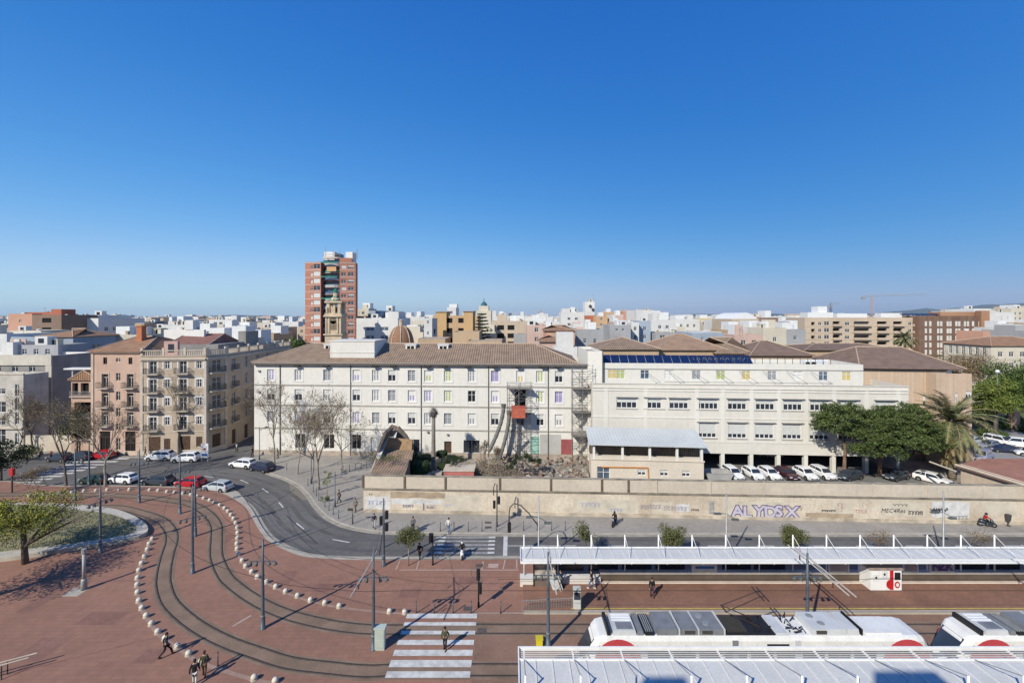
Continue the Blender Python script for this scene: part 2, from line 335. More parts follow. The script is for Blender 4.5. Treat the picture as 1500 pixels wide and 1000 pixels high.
tag(mb.build('grass', [mat('grass_a', (.24, .25, .11), .9), mat('grass_b', (.28, .27, .15), .9), mat('grass_dry', (.36, .32, .20), .9)]), 'short pale green grass of the oval lawn', kind='stuff')
# yard ground behind the wall -----------------------------------------
mb = MB(); mb.face([(-20, 58, .02), (120, 55, .02), (120, 95, .02), (-20, 95, .02)])
struct(mb, 'yard_ground', mat('yard_dirt', (.36, .30, .24), .95, .2, .3, .3, 6, col2=(.2, .17, .14)))
mb = MB(); mb.face([(18.5, 62, .03), (62, 60, .03), (62, 90, .03), (18.5, 90, .03)])
struct(mb, 'yard_asphalt', mat('yard_asphalt', (.2, .19, .18), .95, .12, .3))
mb = MB(); mb.face([tuple(P(1388, 676, .034)), tuple(P(1700, 676, .034)), tuple(P(1700, 628, .034)), tuple(P(1388, 628, .034))])
struct(mb, 'car_park', mat('car_park_asphalt', (.30, .29, .285), .95, .1, .3))
mb = MB(); mb.face([tuple(P(1360, 628, .03)), tuple(P(1900, 628, .03)), tuple(P(1900, 560, .03)), tuple(P(1360, 560, .03))])
struct(mb, 'park_lawn', mat('park_lawn', (.09, .13, .035), .95, .25, .15, col2=(.16, .13, .08)))
# hills ---------------------------------------------------------------
def hill(pts, d, name, col):
    mb = MB(); a = [PD(x, y, d) for x, y in pts]
    for i in range(len(a)-1):
        p, q = a[i], a[i+1]
        for j in range(4):
            f0, f1 = j/4, (j+1)/4
            g0 = lambda v, f: (v.x+d*.01*math.sin(v.x*.003+f*5), d-2500*f*1.0, max(v.z, 0)*(1-f)**1.3-.5)
            mb.face([g0(p, f1), g0(q, f1), g0(q, f0), g0(p, f0)])
        mb.face([(p.x, d, p.z-.5), (q.x, d, q.z-.5), (q.x, d+3000, -5), (p.x, d+3000, -5)])
    return struct(mb, name, mat(name+'_cover', col, .95, .2, .0008))
def ridge(ks, step=12, jit=1.2):
    out = []
    for i in range(len(ks)-1):
        (x0, y0), (x1, y1) = ks[i], ks[i+1]; n = max(1, int((x1-x0)/step))
        for k in range(n): t = k/n; out.append((x0+(x1-x0)*t, y0+(y1-y0)*t+rnd.uniform(-jit, jit)*.6))
    return out+[ks[-1]]
hill(ridge([(1210, 462), (1290, 458), (1340, 454), (1358, 450.5), (1372, 453.5), (1400, 450.5), (1420, 451), (1440, 447), (1500, 444.5), (1600, 443), (1750, 452), (1900, 462)]), 16000, 'hills', (.12, .12, .11))
hill(ridge([(960, 463), (1020, 460.5), (1070, 460), (1130, 459.5), (1210, 461), (1260, 460), (1320, 461)]), 19000, 'hills', (.12, .12, .11))
hill(ridge([(-200, 462), (60, 463), (255, 464), (300, 463), (330, 461.5), (360, 462), (450, 464)]), 15000, 'hills', (.12, .12, .11))
# ================================================================== BUILDINGS
WCACHE = {}
def win_mesh(w, h, st, fr, gl):
    """window set in its opening: origin bottom centre, outer face at y=0, looks to -y"""
    key = (round(w, 1), round(h, 1), st, fr.name, gl.name)
    if key in WCACHE: return WCACHE[key]
    m = MB(); f = min(.09, w*.12)
    X0, X1 = -w/2, w/2
    def rail(x0, x1, z0, z1, y=-.03, mi=0): m.box(x0, x1, y, y+.07, z0, z1, mi)
    m.face([(X0, .05, 0), (X1, .05, 0), (X1, .05, h), (X0, .05, h)], 1)
    if st != 'void':
        rail(X0, X0+f, 0, h); rail(X1-f, X1, 0, h); rail(X0+f, X1-f, 0, f); rail(X0+f, X1-f, h-f, h)
    if st == 'cas':
        rail(-f/2, f/2, f, h-f); rail(X0+f, -f/2, h*.62, h*.62+.05, -.02); rail(f/2, X1-f, h*.62, h*.62+.05, -.02)
    elif st == 'slid':
        hb = h*.42; m.box(X0+f, X1-f, -.02, .03, h-hb, h-f, 2)
        n = max(2, round(w/.75))
        for k in range(1, n): rail(X0+w*k/n-.05, X0+w*k/n+.05, f, h-hb)
        rail(X0+f, X1-f, h-hb-.06, h-hb, -.04)
    elif st == 'slidlow':
        hb = h*.74; m.box(X0+f, X1-f, -.02, .03, h-hb, h-f, 2)
        n = max(2, round(w/.75))
        for k in range(1, n): rail(X0+w*k/n-.06, X0+w*k/n+.06, f, h-hb)
    elif st == 'blind':
        m.box(X0+f, X1-f, -.02, .03, f, h-f, 2); rail(-f/3, f/3, f, h-f, -.04)
    elif st == 'bars':
        rail(-f/2, f/2, f, h-f)
        for k in range(1, int(w/.28)): m.box(X0+k*.28-.015, X0+k*.28+.015, -.12, -.09, 0, h, 3)
    elif st == 'door':
        m.box(X0+f, -f*.1, -.01, .04, f, h-f, 2); m.box(f*.1, X1-f, -.01, .04, f, h-f, 2)
    elif st in ('pair', 'pairlow'):
        m.box(X0+f, X1-f, .0, .045, f, h-f, 0); zl = f+.08; zh = h*(.52 if st == 'pairlow' else .90)
        for s_ in (-1, 1): m.box(s_*w*.19-w*.105, s_*w*.19+w*.105, -.012, .0, zl, zh, 1)
        m.box(X0+f, X1-f, -.02, .0, h*.56, h*.60, 0)
    elif st == 'trans':   # french window with a light over it
        rail(-f/2, f/2, f, h*.74); rail(X0+f, X1-f, h*.74, h*.74+f)
        m.box(X0-.28, X0-.02, -.02, .02, .05, h*.74, 2) if w > 9 else None
    me = m.mesh('window', [fr, gl, M_WOOD if st == 'door' else M_BLIND, M_IRON]); WCACHE[key] = me
    return me
class Bld:
    def __init__(s, name, label, cat, pts, z1, wall, z0=0., roof=None, parapet=.6, group=None, closed=True, trim=None):
        s.pts = [Vector((p[0], p[1])) for p in pts]; s.z0 = z0; s.z1 = z1; s.wall = wall; s.roof = roof or M_ROOFG; s.par = parapet
        c = sum(s.pts, Vector((0, 0)))/len(s.pts); s.root = thing(name, label, cat, (c.x, c.y, z0), 0, group)
        s.ops = {}; s.rv = {}; s.closed = closed; s.trim = trim
    def seg(s, i): a, b = s.pts[i], s.pts[(i+1) % len(s.pts)]; d = (b-a); return a, d.normalized(), d.length
    def at(s, i, u, z, out=0.):
        a, d, L = s.seg(i); return Vector((a.x+d.x*u+d.y*out, a.y+d.y*u-d.x*out, z))
    def px(s, i, x, y=None, out=0.):
        a, d, L = s.seg(i); k = (x-CX)/F; u = (a.y*k-a.x)/(d.x-d.y*k); q = a.y+d.y*u
        return (u, EYE-(y-HY)/F*q) if y is not None else u
    def yaw(s, i): a, d, L = s.seg(i); return math.atan2(d.y, d.x)
    def place(s, o, i, u, z, out=0.):
        p = s.at(i, u, z, out); o.location = p-s.root.location; o.rotation_euler = (0, 0, s.yaw(i)); o.parent = s.root; return o
    def win(s, i, u, z, w, h, st='cas', fr=None, gl=None, r=.18, name='window', label=None):
        a, d, L = s.seg(i)
        if u-w/2 < .05 or u+w/2 > L-.05 or z < s.z0+.01 or z+h > s.z1-.05: return None
        s.ops.setdefault(i, []).append((u-w/2, u+w/2, z, z+h)); s.rv[i] = r
        o = bpy.data.objects.new(name, win_mesh(w, h, st, fr or M_WFR, gl or M_GLASS)); COL.objects.link(o)
        if label: o['label'] = label
        return s.place(o, i, u, z, -r+.04)
    def grid(s, i, us, zs, w, h, st='cas', **k):
        for z in zs:
            for u in us: s.win(i, u, z, w, h, st, **k)
    def auto(s, i, w=1.1, h=1.4, pitch=3.0, fl=3.1, z0=1., st='cas', skip=0., first=1.6, **k):
        a, d, L = s.seg(i); n = int((L-first)/pitch); n = max(n, 1); m0 = (L-(n-1)*pitch)/2; z = s.z0+z0
        while z+h < s.z1-.6:
            for q in range(n):
                if rnd.random() >= skip: s.win(i, m0+q*pitch, z, w, h, st if not isinstance(st, list) else rnd.choice(st), **k)
            z += fl
    def part(s, mb, name, m, smooth=False, label=None):
        o = mb.build(name, m, s.root, smooth, world=True)
        if label: o['label'] = label
        return o
    def band(s, mb, i, z, h, out, u0=0, u1=None, mi=0):
        a, d, L = s.seg(i); u1 = L if u1 is None else u1
        q = Matrix.Translation(Vector((a.x, a.y, 0))) @ Matrix.Rotation(s.yaw(i), 4, 'Z'); mb.box(u0, u1, -out, .02, z, z+h, mi, q)
    def boxat(s, mb, i, u0, u1, o0, o1, z0, z1, mi=0):
        a, d, L = s.seg(i); q = Matrix.Translation(Vector((a.x, a.y, 0))) @ Matrix.Rotation(s.yaw(i), 4, 'Z'); mb.box(u0, u1, -o1, -o0, z0, z1, mi, q)
    def finish(s, name='wall'):
        mb = MB(); n = len(s.pts)
        for i in range(n if s.closed else n-1):
            a, d, L = s.seg(i); ops = s.ops.get(i, []); r = s.rv.get(i, .18)
            if not ops: mb.face([s.at(i, 0, s.z0), s.at(i, L, s.z0), s.at(i, L, s.z1), s.at(i, 0, s.z1)]); continue
            zs = sorted({s.z0, s.z1}|{round(o[2], 4) for o in ops}|{round(o[3], 4) for o in ops})
            for za, zb in zip(zs, zs[1:]):
                zm = (za+zb)/2; hs = sorted((o[0], o[1]) for o in ops if o[2] < zm < o[3]); u = 0
                for (p, q) in hs+[(L, L)]:
                    if p > u+1e-4: mb.face([s.at(i, u, za), s.at(i, p, za), s.at(i, p, zb), s.at(i, u, zb)])
                    u = max(u, q)
            for (u0, u1, za, zb) in ops:
                A = [(u0, za), (u1, za), (u1, zb), (u0, zb)]
                for k in range(4):
                    p, q = A[k], A[(k+1) % 4]
                    mb.face([s.at(i, p[0], p[1]), s.at(i, q[0], q[1]), s.at(i, q[0], q[1], -r-.03), s.at(i, p[0], p[1], -r-.03)])
        o = s.part(mb, name, s.wall)
        if s.closed and s.par is not None:
            mb = MB(); zr = s.z1-s.par; P_ = s.pts
            mb.face([(p.x, p.y, zr) for p in P_])
            cc = sum(P_, Vector((0, 0)))/n
            inn = [p+(cc-p).normalized()*.3 for p in P_]
            mb.m = [0]*len(mb.f); s.part(mb, 'roof', s.roof)
            mb = MB()
            for k in range(n):
                p, q, r_, t = P_[k], P_[(k+1) % n], inn[(k+1) % n], inn[k]
                mb.face([(p.x, p.y, s.z1), (q.x, q.y, s.z1), (r_.x, r_.y, s.z1), (t.x, t.y, s.z1)])
                mb.face([(t.x, t.y, s.z1), (r_.x, r_.y, s.z1), (r_.x, r_.y, zr), (t.x, t.y, zr)])
            if s.par > .05: s.part(mb, 'parapet', s.trim or s.wall)
        return s
def hip(mb, c, z, rise, inset=None, over=.5, mi=0, th=.12, gable=False):
    """hip or gable roof on 4 corners front-left, front-right, back-right, back-left"""
    c = [Vector((p[0], p[1])) for p in c]; m = sum(c, Vector((0, 0)))/4
    ax = (c[1]-c[0]).normalized(); ay = (c[3]-c[0]).normalized()
    e = [c[0]-ax*over-ay*over, c[1]+ax*over-ay*over, c[2]+ax*over+ay*over, c[3]-ax*over+ay*over]
    l = (e[0]+e[3])/2; r = (e[1]+e[2])/2; hw = (e[3]-e[0]).length/2
    ins = (0 if gable else hw) if inset is None else inset
    A = l+ax*ins; B = r-ax*ins
    E_ = [(p.x, p.y, z) for p in e]; T = [(A.x, A.y, z+rise), (B.x, B.y, z+rise)]
    mb.face([E_[0], E_[1], T[1], T[0]], mi); mb.face([E_[2], E_[3], T[0], T[1]], mi)
    mb.face([E_[1], E_[2], T[1]], mi); mb.face([E_[3], E_[0], T[0]], mi)
    L_ = [(p.x, p.y, z-th) for p in e]; mb.face(L_[::-1], mi)
    for k in range(4): mb.face([L_[k], L_[(k+1) % 4], E_[(k+1) % 4], E_[k]], mi)
    mb.tube([Vector(T[0])+Vector((0, 0, .03)), Vector(T[1])+Vector((0, 0, .03))], .13, 6, 1)
    for k, t in ((0, 0), (3, 0), (1, 1), (2, 1)): mb.tube([Vector(E_[k])+Vector((0, 0, .03)), Vector(T[t])+Vector((0, 0, .03))], .10, 6, 1)
def railing(mb, pts, h=1.0, pitch=.15, r=.012, mi=0):
    for a, b in zip(pts, pts[1:]):
        a, b = Vector(a), Vector(b); L = (b-a).length; n = max(1, int(L/pitch))
        mb.bar(a+Vector((0, 0, h)), b+Vector((0, 0, h)), .05, .04, mi); mb.bar(a+Vector((0, 0, .1)), b+Vector((0, 0, .1)), .035, .03, mi)
        for k in range(n+1):
            p = a+(b-a)*k/n; mb.bar(p, p+Vector((0, 0, h)), r*2, r*2, mi)
def balcony(B, i, u, z, w, dep=.8, h=1.0, slabm=None, ironm=None):
    mb = MB(); mb.box(-w/2, w/2, -dep, .0, -.16, 0, 0); mb.box(-w/2+.15, w/2-.15, -dep*.6, 0, -.3, -.16, 0)
    m2 = MB(); railing(m2, [(-w/2+.04, 0, 0), (-w/2+.04, -dep+.05, 0), (w/2-.04, -dep+.05, 0), (w/2-.04, 0, 0)], h, .14)
    o = mb.build('balcony', slabm or M_STONE, B.root); B.place(o, i, u, z)
    q = m2.build('railing', ironm or M_IRON, o); return o
def rep(B, name, boxes, m, spots):
    """the same small piece at every spot (side, u, z): boxes are (u0, u1, out0, out1, z0, z1) round the spot"""
    mb = MB()
    for (u0, u1, o0, o1, z0, z1) in boxes: mb.box(u0, u1, -o1, -o0, z0, z1)
    me = mb.mesh(name, m)
    for i, u, z in spots: o = bpy.data.objects.new(name, me); COL.objects.link(o); B.place(o, i, u, z)
def antenna(x, y, z, h=3, label=None):
    mb = MB(); mb.tube([(0, 0, 0), (0, 0, h)], .035, 5)
    for k in range(4): mb.bar((-.5+k*.05, 0, h-.2-k*.3), (.5-k*.05, 0, h-.2-k*.3), .02)
    mb.bar((0, -.6, h-.4), (0, .6, h-.4), .02); return mb
# ------------------------------------------------------------------ A: long cream building with the brown roof
M_CREAM = mat('cream_render', (.69, .66, .605), .9, .04, .12, .0, streak=.16, fine=.04)
M_BANDG = mat('string_course', (.40, .375, .34), .9, .1, .8)
A0 = Vector((-46.5, 82.1)); A1 = Vector((14.0, 79.0)); ad = (A1-A0).normalized(); an = Vector((-ad.y, ad.x))
A = Bld('long_building', 'long four storey cream building with brown tiled roof and rows of small windows', 'building', [A0, A1, A1+an*14, A0+an*14], 16.6, M_CREAM, parapet=None)
violet = mat('violet_shutter', (.34, .30, .52), .6, .05); lime = mat('green_blind', (.42, .47, .18), .6, .05); amber = mat('amber_blind', (.58, .46, .18), .6, .05); greyw = mat('grey_pane', (.30, .31, .33), .3, .05)
cols = [396.7, 437, 479, 522, 550.5, 574, 603, 627, 656, 691, 725, 762, 791, 818.6]
frm = mat('pale_surround', (.70, .68, .65), .8, .05)
pal = [[violet, greyw, greyw, violet, greyw, frm, greyw, lime, lime, greyw, violet, amber, lime, frm],
       [frm, frm, greyw, frm, greyw, greyw, violet, violet, lime, M_DARK, violet, M_DARK, lime, violet],
       [greyw, violet, frm, violet, greyw, frm, frm, greyw, greyw, greyw, frm, frm, frm, greyw]]
sspots = []
for r_, (yy, zz, hh) in enumerate(((0, 13.45, 2.0), (0, 9.9, 2.0), (0, 5.9, 2.0))):
    for k, x in enumerate(cols):
        u = A.px(0, x); m = pal[r_][k]
        if r_ == 1 and k == 11: A.win(0, u, 9.3, 1.9, 3.0, 'void', gl=M_DARK, r=.5, label='dark opening behind the scaffold'); continue
        A.win(0, u, zz, 1.35, hh, ('pair', 'pairlow', 'cas', 'pair')[(k*7+r_*3) % 4] if m is not frm else 'slid', fr=frm, gl=m if m is not frm else M_GLASS, r=.2)
        sspots.append((0, u, zz))
for x, w, z, h, st, g in ((440, 1.9, 1.3, 2.6, 'bars', M_DARK), (482, 1.9, 1.3, 2.6, 'bars', M_DARK), (522, 1.7, 1.3, 2.6, 'bars', M_DARK), (551, 2.0, .1, 3.4, 'blind', M_GLASS), (605, 2.4, .9, 2.3, 'bars', M_GLASS), (656, 1.3, .05, 2.9, 'void', M_WOOD), (691, 2.9, .9, 2.3, 'bars', M_GLASS), (819, 1.7, .05, 2.6, 'cas', M_GLASS)):
    A.win(0, A.px(0, x), z, w, h, st, gl=g, r=.25, name='door' if st == 'void' or x in (551, 819) else 'window')
A.finish()
rep(A, 'window_surround', [(-.95, -.68, 0, .03, -.12, 2.22), (.68, .95, 0, .03, -.12, 2.22), (-.95, .95, 0, .06, -.25, -.13), (-.67, .67, 0, .031, 2.0, 2.22)], frm, sspots)
mb = MB()
for z in (12.55, 8.95, 4.8): A.band(mb, 0, z, .22, .10)
A.part(mb, 'string_course', M_BANDG)
mb = MB(); A.band(mb, 0, 0, .95, .05); A.part(mb, 'plinth', mat('plinth_stone', (.42, .35, .29), .9, .15, 1, streak=.2))
for x in (410.5, 513.7, 617, 715.6, 803): mb = MB(); p = A.at(0, A.px(0, x), 0, .09); mb.tube([p, p+Vector((0, 0, 16.4))], .075, 6); A.part(mb, 'drainpipe', mat('drain_grey', (.12, .11, .105), .6))
mb = MB(); A.band(mb, 0, 16.32, .3, .62); A.part(mb, 'eaves', mat('eaves_brown', (.16, .125, .10), .9, .2, 2))
mb = MB(); A.band(mb, 0, 16.62, .14, .7); A.part(mb, 'gutter', mat('gutter_metal', (.35, .33, .31), .5, .1, 3))
rep(A, 'eave_bracket', [(-.5, .5, 0, .75, 0, .26)], mat('bracket_dark', (.03, .028, .025), .9), [(0, A.px(0, x), 16.05) for x in (437, 479, 551, 577, 627, 652, 686, 725, 760, 796, 818)])
mb = MB(); rc = [A.at(0, .3, 0), A.at(0, 57.6, 0), A.at(0, 57.6, 0, -14), A.at(0, .3, 0, -14)]
hip(mb, rc, 16.78, 2.95, over=.6); A.part(mb, 'roof', M_ROOFT)
for k, x in enumerate((464, 590.5, 641)):
    mb = MB(); u = A.px(0, x); A.boxat(mb, 0, u-.95, u+.95, -6.2, -4.8, 17.8, 19.6); A.boxat(mb, 0, u-1.1, u+1.1, -6.3, -4.7, 19.6, 19.75)
    d = A.part(mb, 'roof_vent', frm)
    mb = MB(); A.boxat(mb, 0, u-.65, u-.08, -4.8, -4.77, 18.7, 19.4); A.boxat(mb, 0, u+.08, u+.65, -4.8, -4.77, 18.7, 19.4); o = A.part(mb, 'louvre', M_DARK); o.parent = d; 
    o.location = (0, 0, 0)
mb = MB(); u0, u1 = A.px(0, 479), A.px(0, 545)
A.boxat(mb, 0, u0, u1, -7, -1.2, 16.7, 20.4); A.boxat(mb, 0, u0-.15, u1+.15, -7.1, -1.1, 20.4, 20.6); A.boxat(mb, 0, u0-.08, u1+.08, -1.2, -1.13, 18.4, 18.55)
A.part(mb, 'rooftop_block', mat('penthouse_white', (.68, .65, .60), .9, .05, .3, streak=.15))
mb = MB(); A.boxat(mb, 0, A.px(0, 822), A.px(0, 839), 0, .02, .95, 3.6); A.part(mb, 'red_painted_panel', mat('faded_red', (.35, .10, .10), .9, .15, 1))
mb = MB(); A.boxat(mb, 0, A.px(0, 777), A.px(0, 790), 0, .02, .95, 4.0); A.part(mb, 'green_painted_panel', mat('faded_teal', (.32, .52, .44), .9, .15, 1))
mb = MB(); A.boxat(mb, 0, A.px(0, 791), A.px(0, 822)-.02, 0, .019, .95, 4.4); A.part(mb, 'grey_painted_panel', mat('grey_patch', (.45, .44, .42), .9, .1, .5))
for x, zz in ((380, 15.0), (380, 11.2), (656, 4.0), (627, 4.4)):
    mb = MB(); mb.box(-.18, .18, -.25, 0, 0, .3); mb.box(-.08, .08, -.32, -.25, .05, .2); A.place(mb.build('wall_lamp', M_GALV, A.root), 0, A.px(0, x), zz)
# ------------------------------------------------------------------ B: modern cream building on pillars
M_CREAMB = mat('cream_panel', (.62, .585, .525), .88, .04, .1, streak=.12, fine=.03)
M_CREAMW = mat('cream_panel_light', (.66, .635, .58), .88, .04, .1, streak=.12, fine=.03)
B0 = PD(868, 0, 75.2).to_2d(); B1 = PD(1331, 0, 71.8).to_2d(); bd = (B1-B0).normalized(); bn = Vector((-bd.y, bd.x))
B = Bld('school_building', 'cream building on pillars with two rows of sliding windows above parked cars', 'building', [B0, B1, B1+bn*12, B0+bn*12], 13.9, M_CREAMB, z0=2.75, parapet=.9)
LB = (B1-B0).length
for x, w in ((918, 3.3), (958.5, 2.3), (994.5, 3.0), (1036, 3.4), (1080, 2.9), (1121, 2.9), (1161.5, 2.9), (1201, 2.9), (1242, 2.9), (1297, 2.9)):
    u, z = B.px(0, x, 602); B.win(0, u, 9.9, w, 1.75, 'slid', r=.2)
for x in (1036, 1080, 1120, 1160.5, 1200, 1242, 1297): B.win(0, B.px(0, x), 5.3, 2.9, 2.5, 'slidlow', r=.2)
B.finish()
mb = MB(); B.band(mb, 0, 13.2, .12, .14); B.band(mb, 0, 12.75, .10, .10); B.band(mb, 0, 8.35, .16, .08); B.band(mb, 0, 4.55, .12, .06); B.band(mb, 0, 13.9, .1, .12)
B.part(mb, 'cornice', M_CREAMW)
rep(B, 'wall_rib', [(-.3, .3, 0, .06, 0, 8.5)], M_CREAMW, [(0, B.px(0, x), 4.68) for x in (888, 946, 1021, 1059, 1101, 1141, 1181, 1222, 1270, 1316)])
rep(B, 'window_ledge', [(-1.75, 1.75, 0, .08, -.18, -.04)], M_BANDG, [(0, B.px(0, x), 9.9) for x in (918, 958.5, 994.5, 1036, 1080, 1121, 1161.5, 1201, 1242, 1297)])
rep(B, 'window_ledge', [(-1.6, 1.6, 0, .1, -.18, -.04)], M_BANDG, [(0, B.px(0, x), 5.3) for x in (1036, 1080, 1120, 1160.5, 1200, 1242, 1297)])
rep(B, 'blind_box', [(-1.75, 1.75, 0, .35, 1.8, 1.9)], M_BANDG, [(0, B.px(0, x), 9.9) for x in (918, 958.5, 994.5, 1036, 1080, 1121, 1161.5, 1201, 1242, 1297)])
rep(B, 'blind_box', [(-1.7, 1.7, 0, .3, 2.55, 2.64)], M_BANDG, [(0, B.px(0, x), 5.3) for x in (1036, 1080, 1120, 1160.5, 1200, 1242, 1297)])
# pillars and undercroft
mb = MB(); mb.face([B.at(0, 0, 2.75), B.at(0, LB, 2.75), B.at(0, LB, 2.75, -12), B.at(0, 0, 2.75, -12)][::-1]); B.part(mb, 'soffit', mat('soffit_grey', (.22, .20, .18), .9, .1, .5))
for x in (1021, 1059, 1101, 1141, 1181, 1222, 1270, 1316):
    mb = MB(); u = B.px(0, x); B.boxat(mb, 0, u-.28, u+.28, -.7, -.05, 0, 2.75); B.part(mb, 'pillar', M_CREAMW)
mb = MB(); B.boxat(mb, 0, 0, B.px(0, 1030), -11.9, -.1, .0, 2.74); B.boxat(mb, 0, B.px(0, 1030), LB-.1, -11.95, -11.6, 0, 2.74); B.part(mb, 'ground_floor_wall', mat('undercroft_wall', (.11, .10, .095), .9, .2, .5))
# set-back top storey
T0 = B.at(0, B.px(0, 882.5), 0, -3.0).to_2d(); T1 = B.at(0, B.px(0, 1284), 0, -3.0).to_2d()
Bt = Bld('upper_storey_block', 'white set back top storey with coloured windows and roof railing', 'building', [T0, T1, T1+bn*9, T0+bn*9], 17.0, M_CREAMW, z0=13.05, parapet=1.0)
Bt.root.parent = B.root; Bt.root.location -= B.root.location
for k in ('category', 'label', 'group'):
    if k in Bt.root: del Bt.root[k]
Bt.root.name = 'top_storey'
_o = Bt.root.location.copy()
def bt_place(o, i, u, z, out=0.):
    p = Bt.at(i, u, z, out); o.location = p-_o-B.root.location; o.rotation_euler = (0, 0, Bt.yaw(i)); o.parent = Bt.root; return o
Bt.place = bt_place
def bt_part(mb, name, m, smooth=False, label=None):
    off = _o+B.root.location; o = bpy.data.objects.new(name, mb.mesh(name, m, smooth, off)); COL.objects.link(o); o.parent = Bt.root; return o
Bt.part = bt_part
for x, g in ((897, amber), (909, lime), (944.5, M_GLASSB), (980, frm), (1020, greyw), (1056, lime), (1093, amber), (1131, greyw), (1169, frm), (1206, M_GLASSB), (1240, amber), (1271, frm)):
    Bt.win(0, Bt.px(0, x), 14.3, 1.5, 1.55, 'cas', gl=g, r=.12)
Bt.finish()
mb = MB(); Bt.band(mb, 0, 15.98, .12, .1); Bt.part(mb, 'cornice', M_BANDG)
# roof deck rail with sloped stays, awning frame on the terrace
mb = MB()
for k in range(8):
    u = B.px(0, 968+k*36.3); a = B.at(0, u, 14.2, -.6); b = B.at(0, u-2.2, 15.9, -2.6)
    mb.tube([a, b], .035, 5); mb.tube([B.at(0, u, 13.0, -.6), a], .035, 5); mb.tube([a, B.at(0, u-1.8, 13.1, -2.2)], .025, 5)
mb.tube([B.at(0, B.px(0, 975), 14.2, -.6), B.at(0, B.px(0, 1224), 14.2, -.6)], .04, 5)
B.part(mb, 'awning_frame', mat('awning_grey', (.20, .20, .21), .6))
mb = MB(); railing(mb, [B.at(0, B.px(0, 1040), 17.0, -3.3), B.at(0, B.px(0, 1236), 17.0, -3.3)], 1.0, 1.2, .03); B.part(mb, 'roof_railing', M_IRON)
mb = MB()
for k in range(17):     # solar collectors
    u = B.px(0, 890)+k*1.52
    q = Matrix.Translation(B.at(0, u, 16.35, -5.4)) @ Matrix.Rotation(B.yaw(0), 4, 'Z') @ Matrix.Rotation(R(38), 4, 'X'); mb.box(0, 1.46, 0, 2.6, 0, .09, 0, q)
B.part(mb, 'solar_panels', mat('solar_blue', (.010, .022, .075), .18, .1, 2, spec=.6))
mb = MB()
for x in (1206, 1215): u = B.px(0, x); B.boxat(mb, 0, u-.55, u+.45, -5.2, -4.2, 16.3, 17.6)
u = B.px(0, 1228); B.boxat(mb, 0, u-.9, u+.9, -6.2, -4.2, 16.3, 17.5)
B.part(mb, 'air_units', M_WHITE)
mb = MB()
for x in (1206, 1215): u = B.px(0, x); q = Matrix.Translation(B.at(0, u-.05, 16.95, -4.18)) @ Matrix.Rotation(B.yaw(0), 4, 'Z') @ Matrix.Rotation(R(90), 4, 'X'); mb.tube([q @ Vector((0, 0, 0)), q @ Vector((0, 0, .03))], .38, 14)
B.part(mb, 'fan_grilles', M_DARK)
mb = MB(); 
for k in range(9): u = B.px(0, 1034)+k*1.0; a = B.at(0, u, 16.1, -6.5); mb.bar(a, B.at(0, u+.9, 17.7, -6.5), .05); mb.bar(B.at(0, u+.9, 16.1, -6.5), B.at(0, u, 17.7, -6.5), .05)
B.part(mb, 'roof_lattice', M_GALV)
# tall end pier between the two buildings
Q0 = PD(861, 0, 78.4).to_2d(); Q1 = PD(888, 0, 75.0).to_2d()
Q = Bld('stair_block', 'tall narrow cream stair block between the tiled roof and the school', 'building', [Q0-Vector((0, 0)), Vector((Q1.x, Q0.y-.8)), Vector((Q1.x, 90)), Vector((Q0.x, 90))], 19.0, M_CREAMW, parapet=.5)
Q.finish()
mb = MB(); p = Q.at(0, 2.55, 0, .08); mb.tube([p+Vector((0, 0, 4.5)), p+Vector((0, 0, 19))], .09, 6); Q.part(mb, 'drainpipe', mat('drain_grey', (0, 0, 0)))
mb = MB(); p = Q.at(0, 2.2, 0, .08); mb.tube([p+Vector((0, 0, 4.5)), p+Vector((0, 0, 12))], .08, 6); Q.part(mb, 'orange_pipe', mat('orange_paint', (.55, .22, .05), .6))
# ------------------------------------------------------------------ C: low lodge with the grey metal roof
C0 = PD(866, 0, 68.6).to_2d(); C1 = PD(1031, 0, 67.2).to_2d(); cdv = (C1-C0).normalized(); cn = Vector((-cdv.y, cdv.x))
M_PINKR = mat('pale_pink_render', (.62, .55, .46), .9, .05, .3, streak=.15)
Cb = Bld('lodge', 'low two storey lodge with pale grey sheet roof and dark open upper floor', 'building', [C0, C1, C1+cn*4, C0+cn*4], 3.45, M_PINKR, parapet=None)
LC_ = (C1-C0).length
for x, w, h in ((901, .0, 0),): pass
Cb.win(0, Cb.px(0, 884), .1, 1.9, 2.3, 'cas', gl=M_GLASSB, name='door')
for x in (940, 973, 1005): Cb.win(0, Cb.px(0, x), 1.25, 1.2, .9, 'slid')
Cb.finish()
mb = MB(); Cb.boxat(mb, 0, -.1, LC_+.1, -4.1, .12, 3.45, 3.62); Cb.boxat(mb, 0, .6, LC_-.5, -.15, .02, 3.62, 4.05); Cb.part(mb, 'balcony_wall', M_PINKR)
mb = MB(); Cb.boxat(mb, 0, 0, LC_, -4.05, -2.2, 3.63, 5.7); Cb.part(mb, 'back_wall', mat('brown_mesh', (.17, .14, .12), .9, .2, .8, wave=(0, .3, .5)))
for x in (869, 911, 951, 991, 1027):
    mb = MB(); u = Cb.px(0, x)+.1; Cb.boxat(mb, 0, u-.16, u+.16, -.4, .04, 3.62, 5.75); Cb.part(mb, 'pillar', frm)
mb = MB()
q0, q1, q2, q3 = Cb.at(0, -.4, 5.72, .5), Cb.at(0, LC_+.5, 5.68, .5), Cb.at(0, LC_+.2, 6.95, -5.0), Cb.at(0, -.5, 7.0, -5.0)
up = Vector((0, 0, .14)); mb.face([q0+up, q1+up, q2+up, q3+up]); mb.face([q3, q2, q1, q0])
for a, b in ((q0, q1), (q1, q2), (q2, q3), (q3, q0)): mb.face([a, b, b+up, a+up])
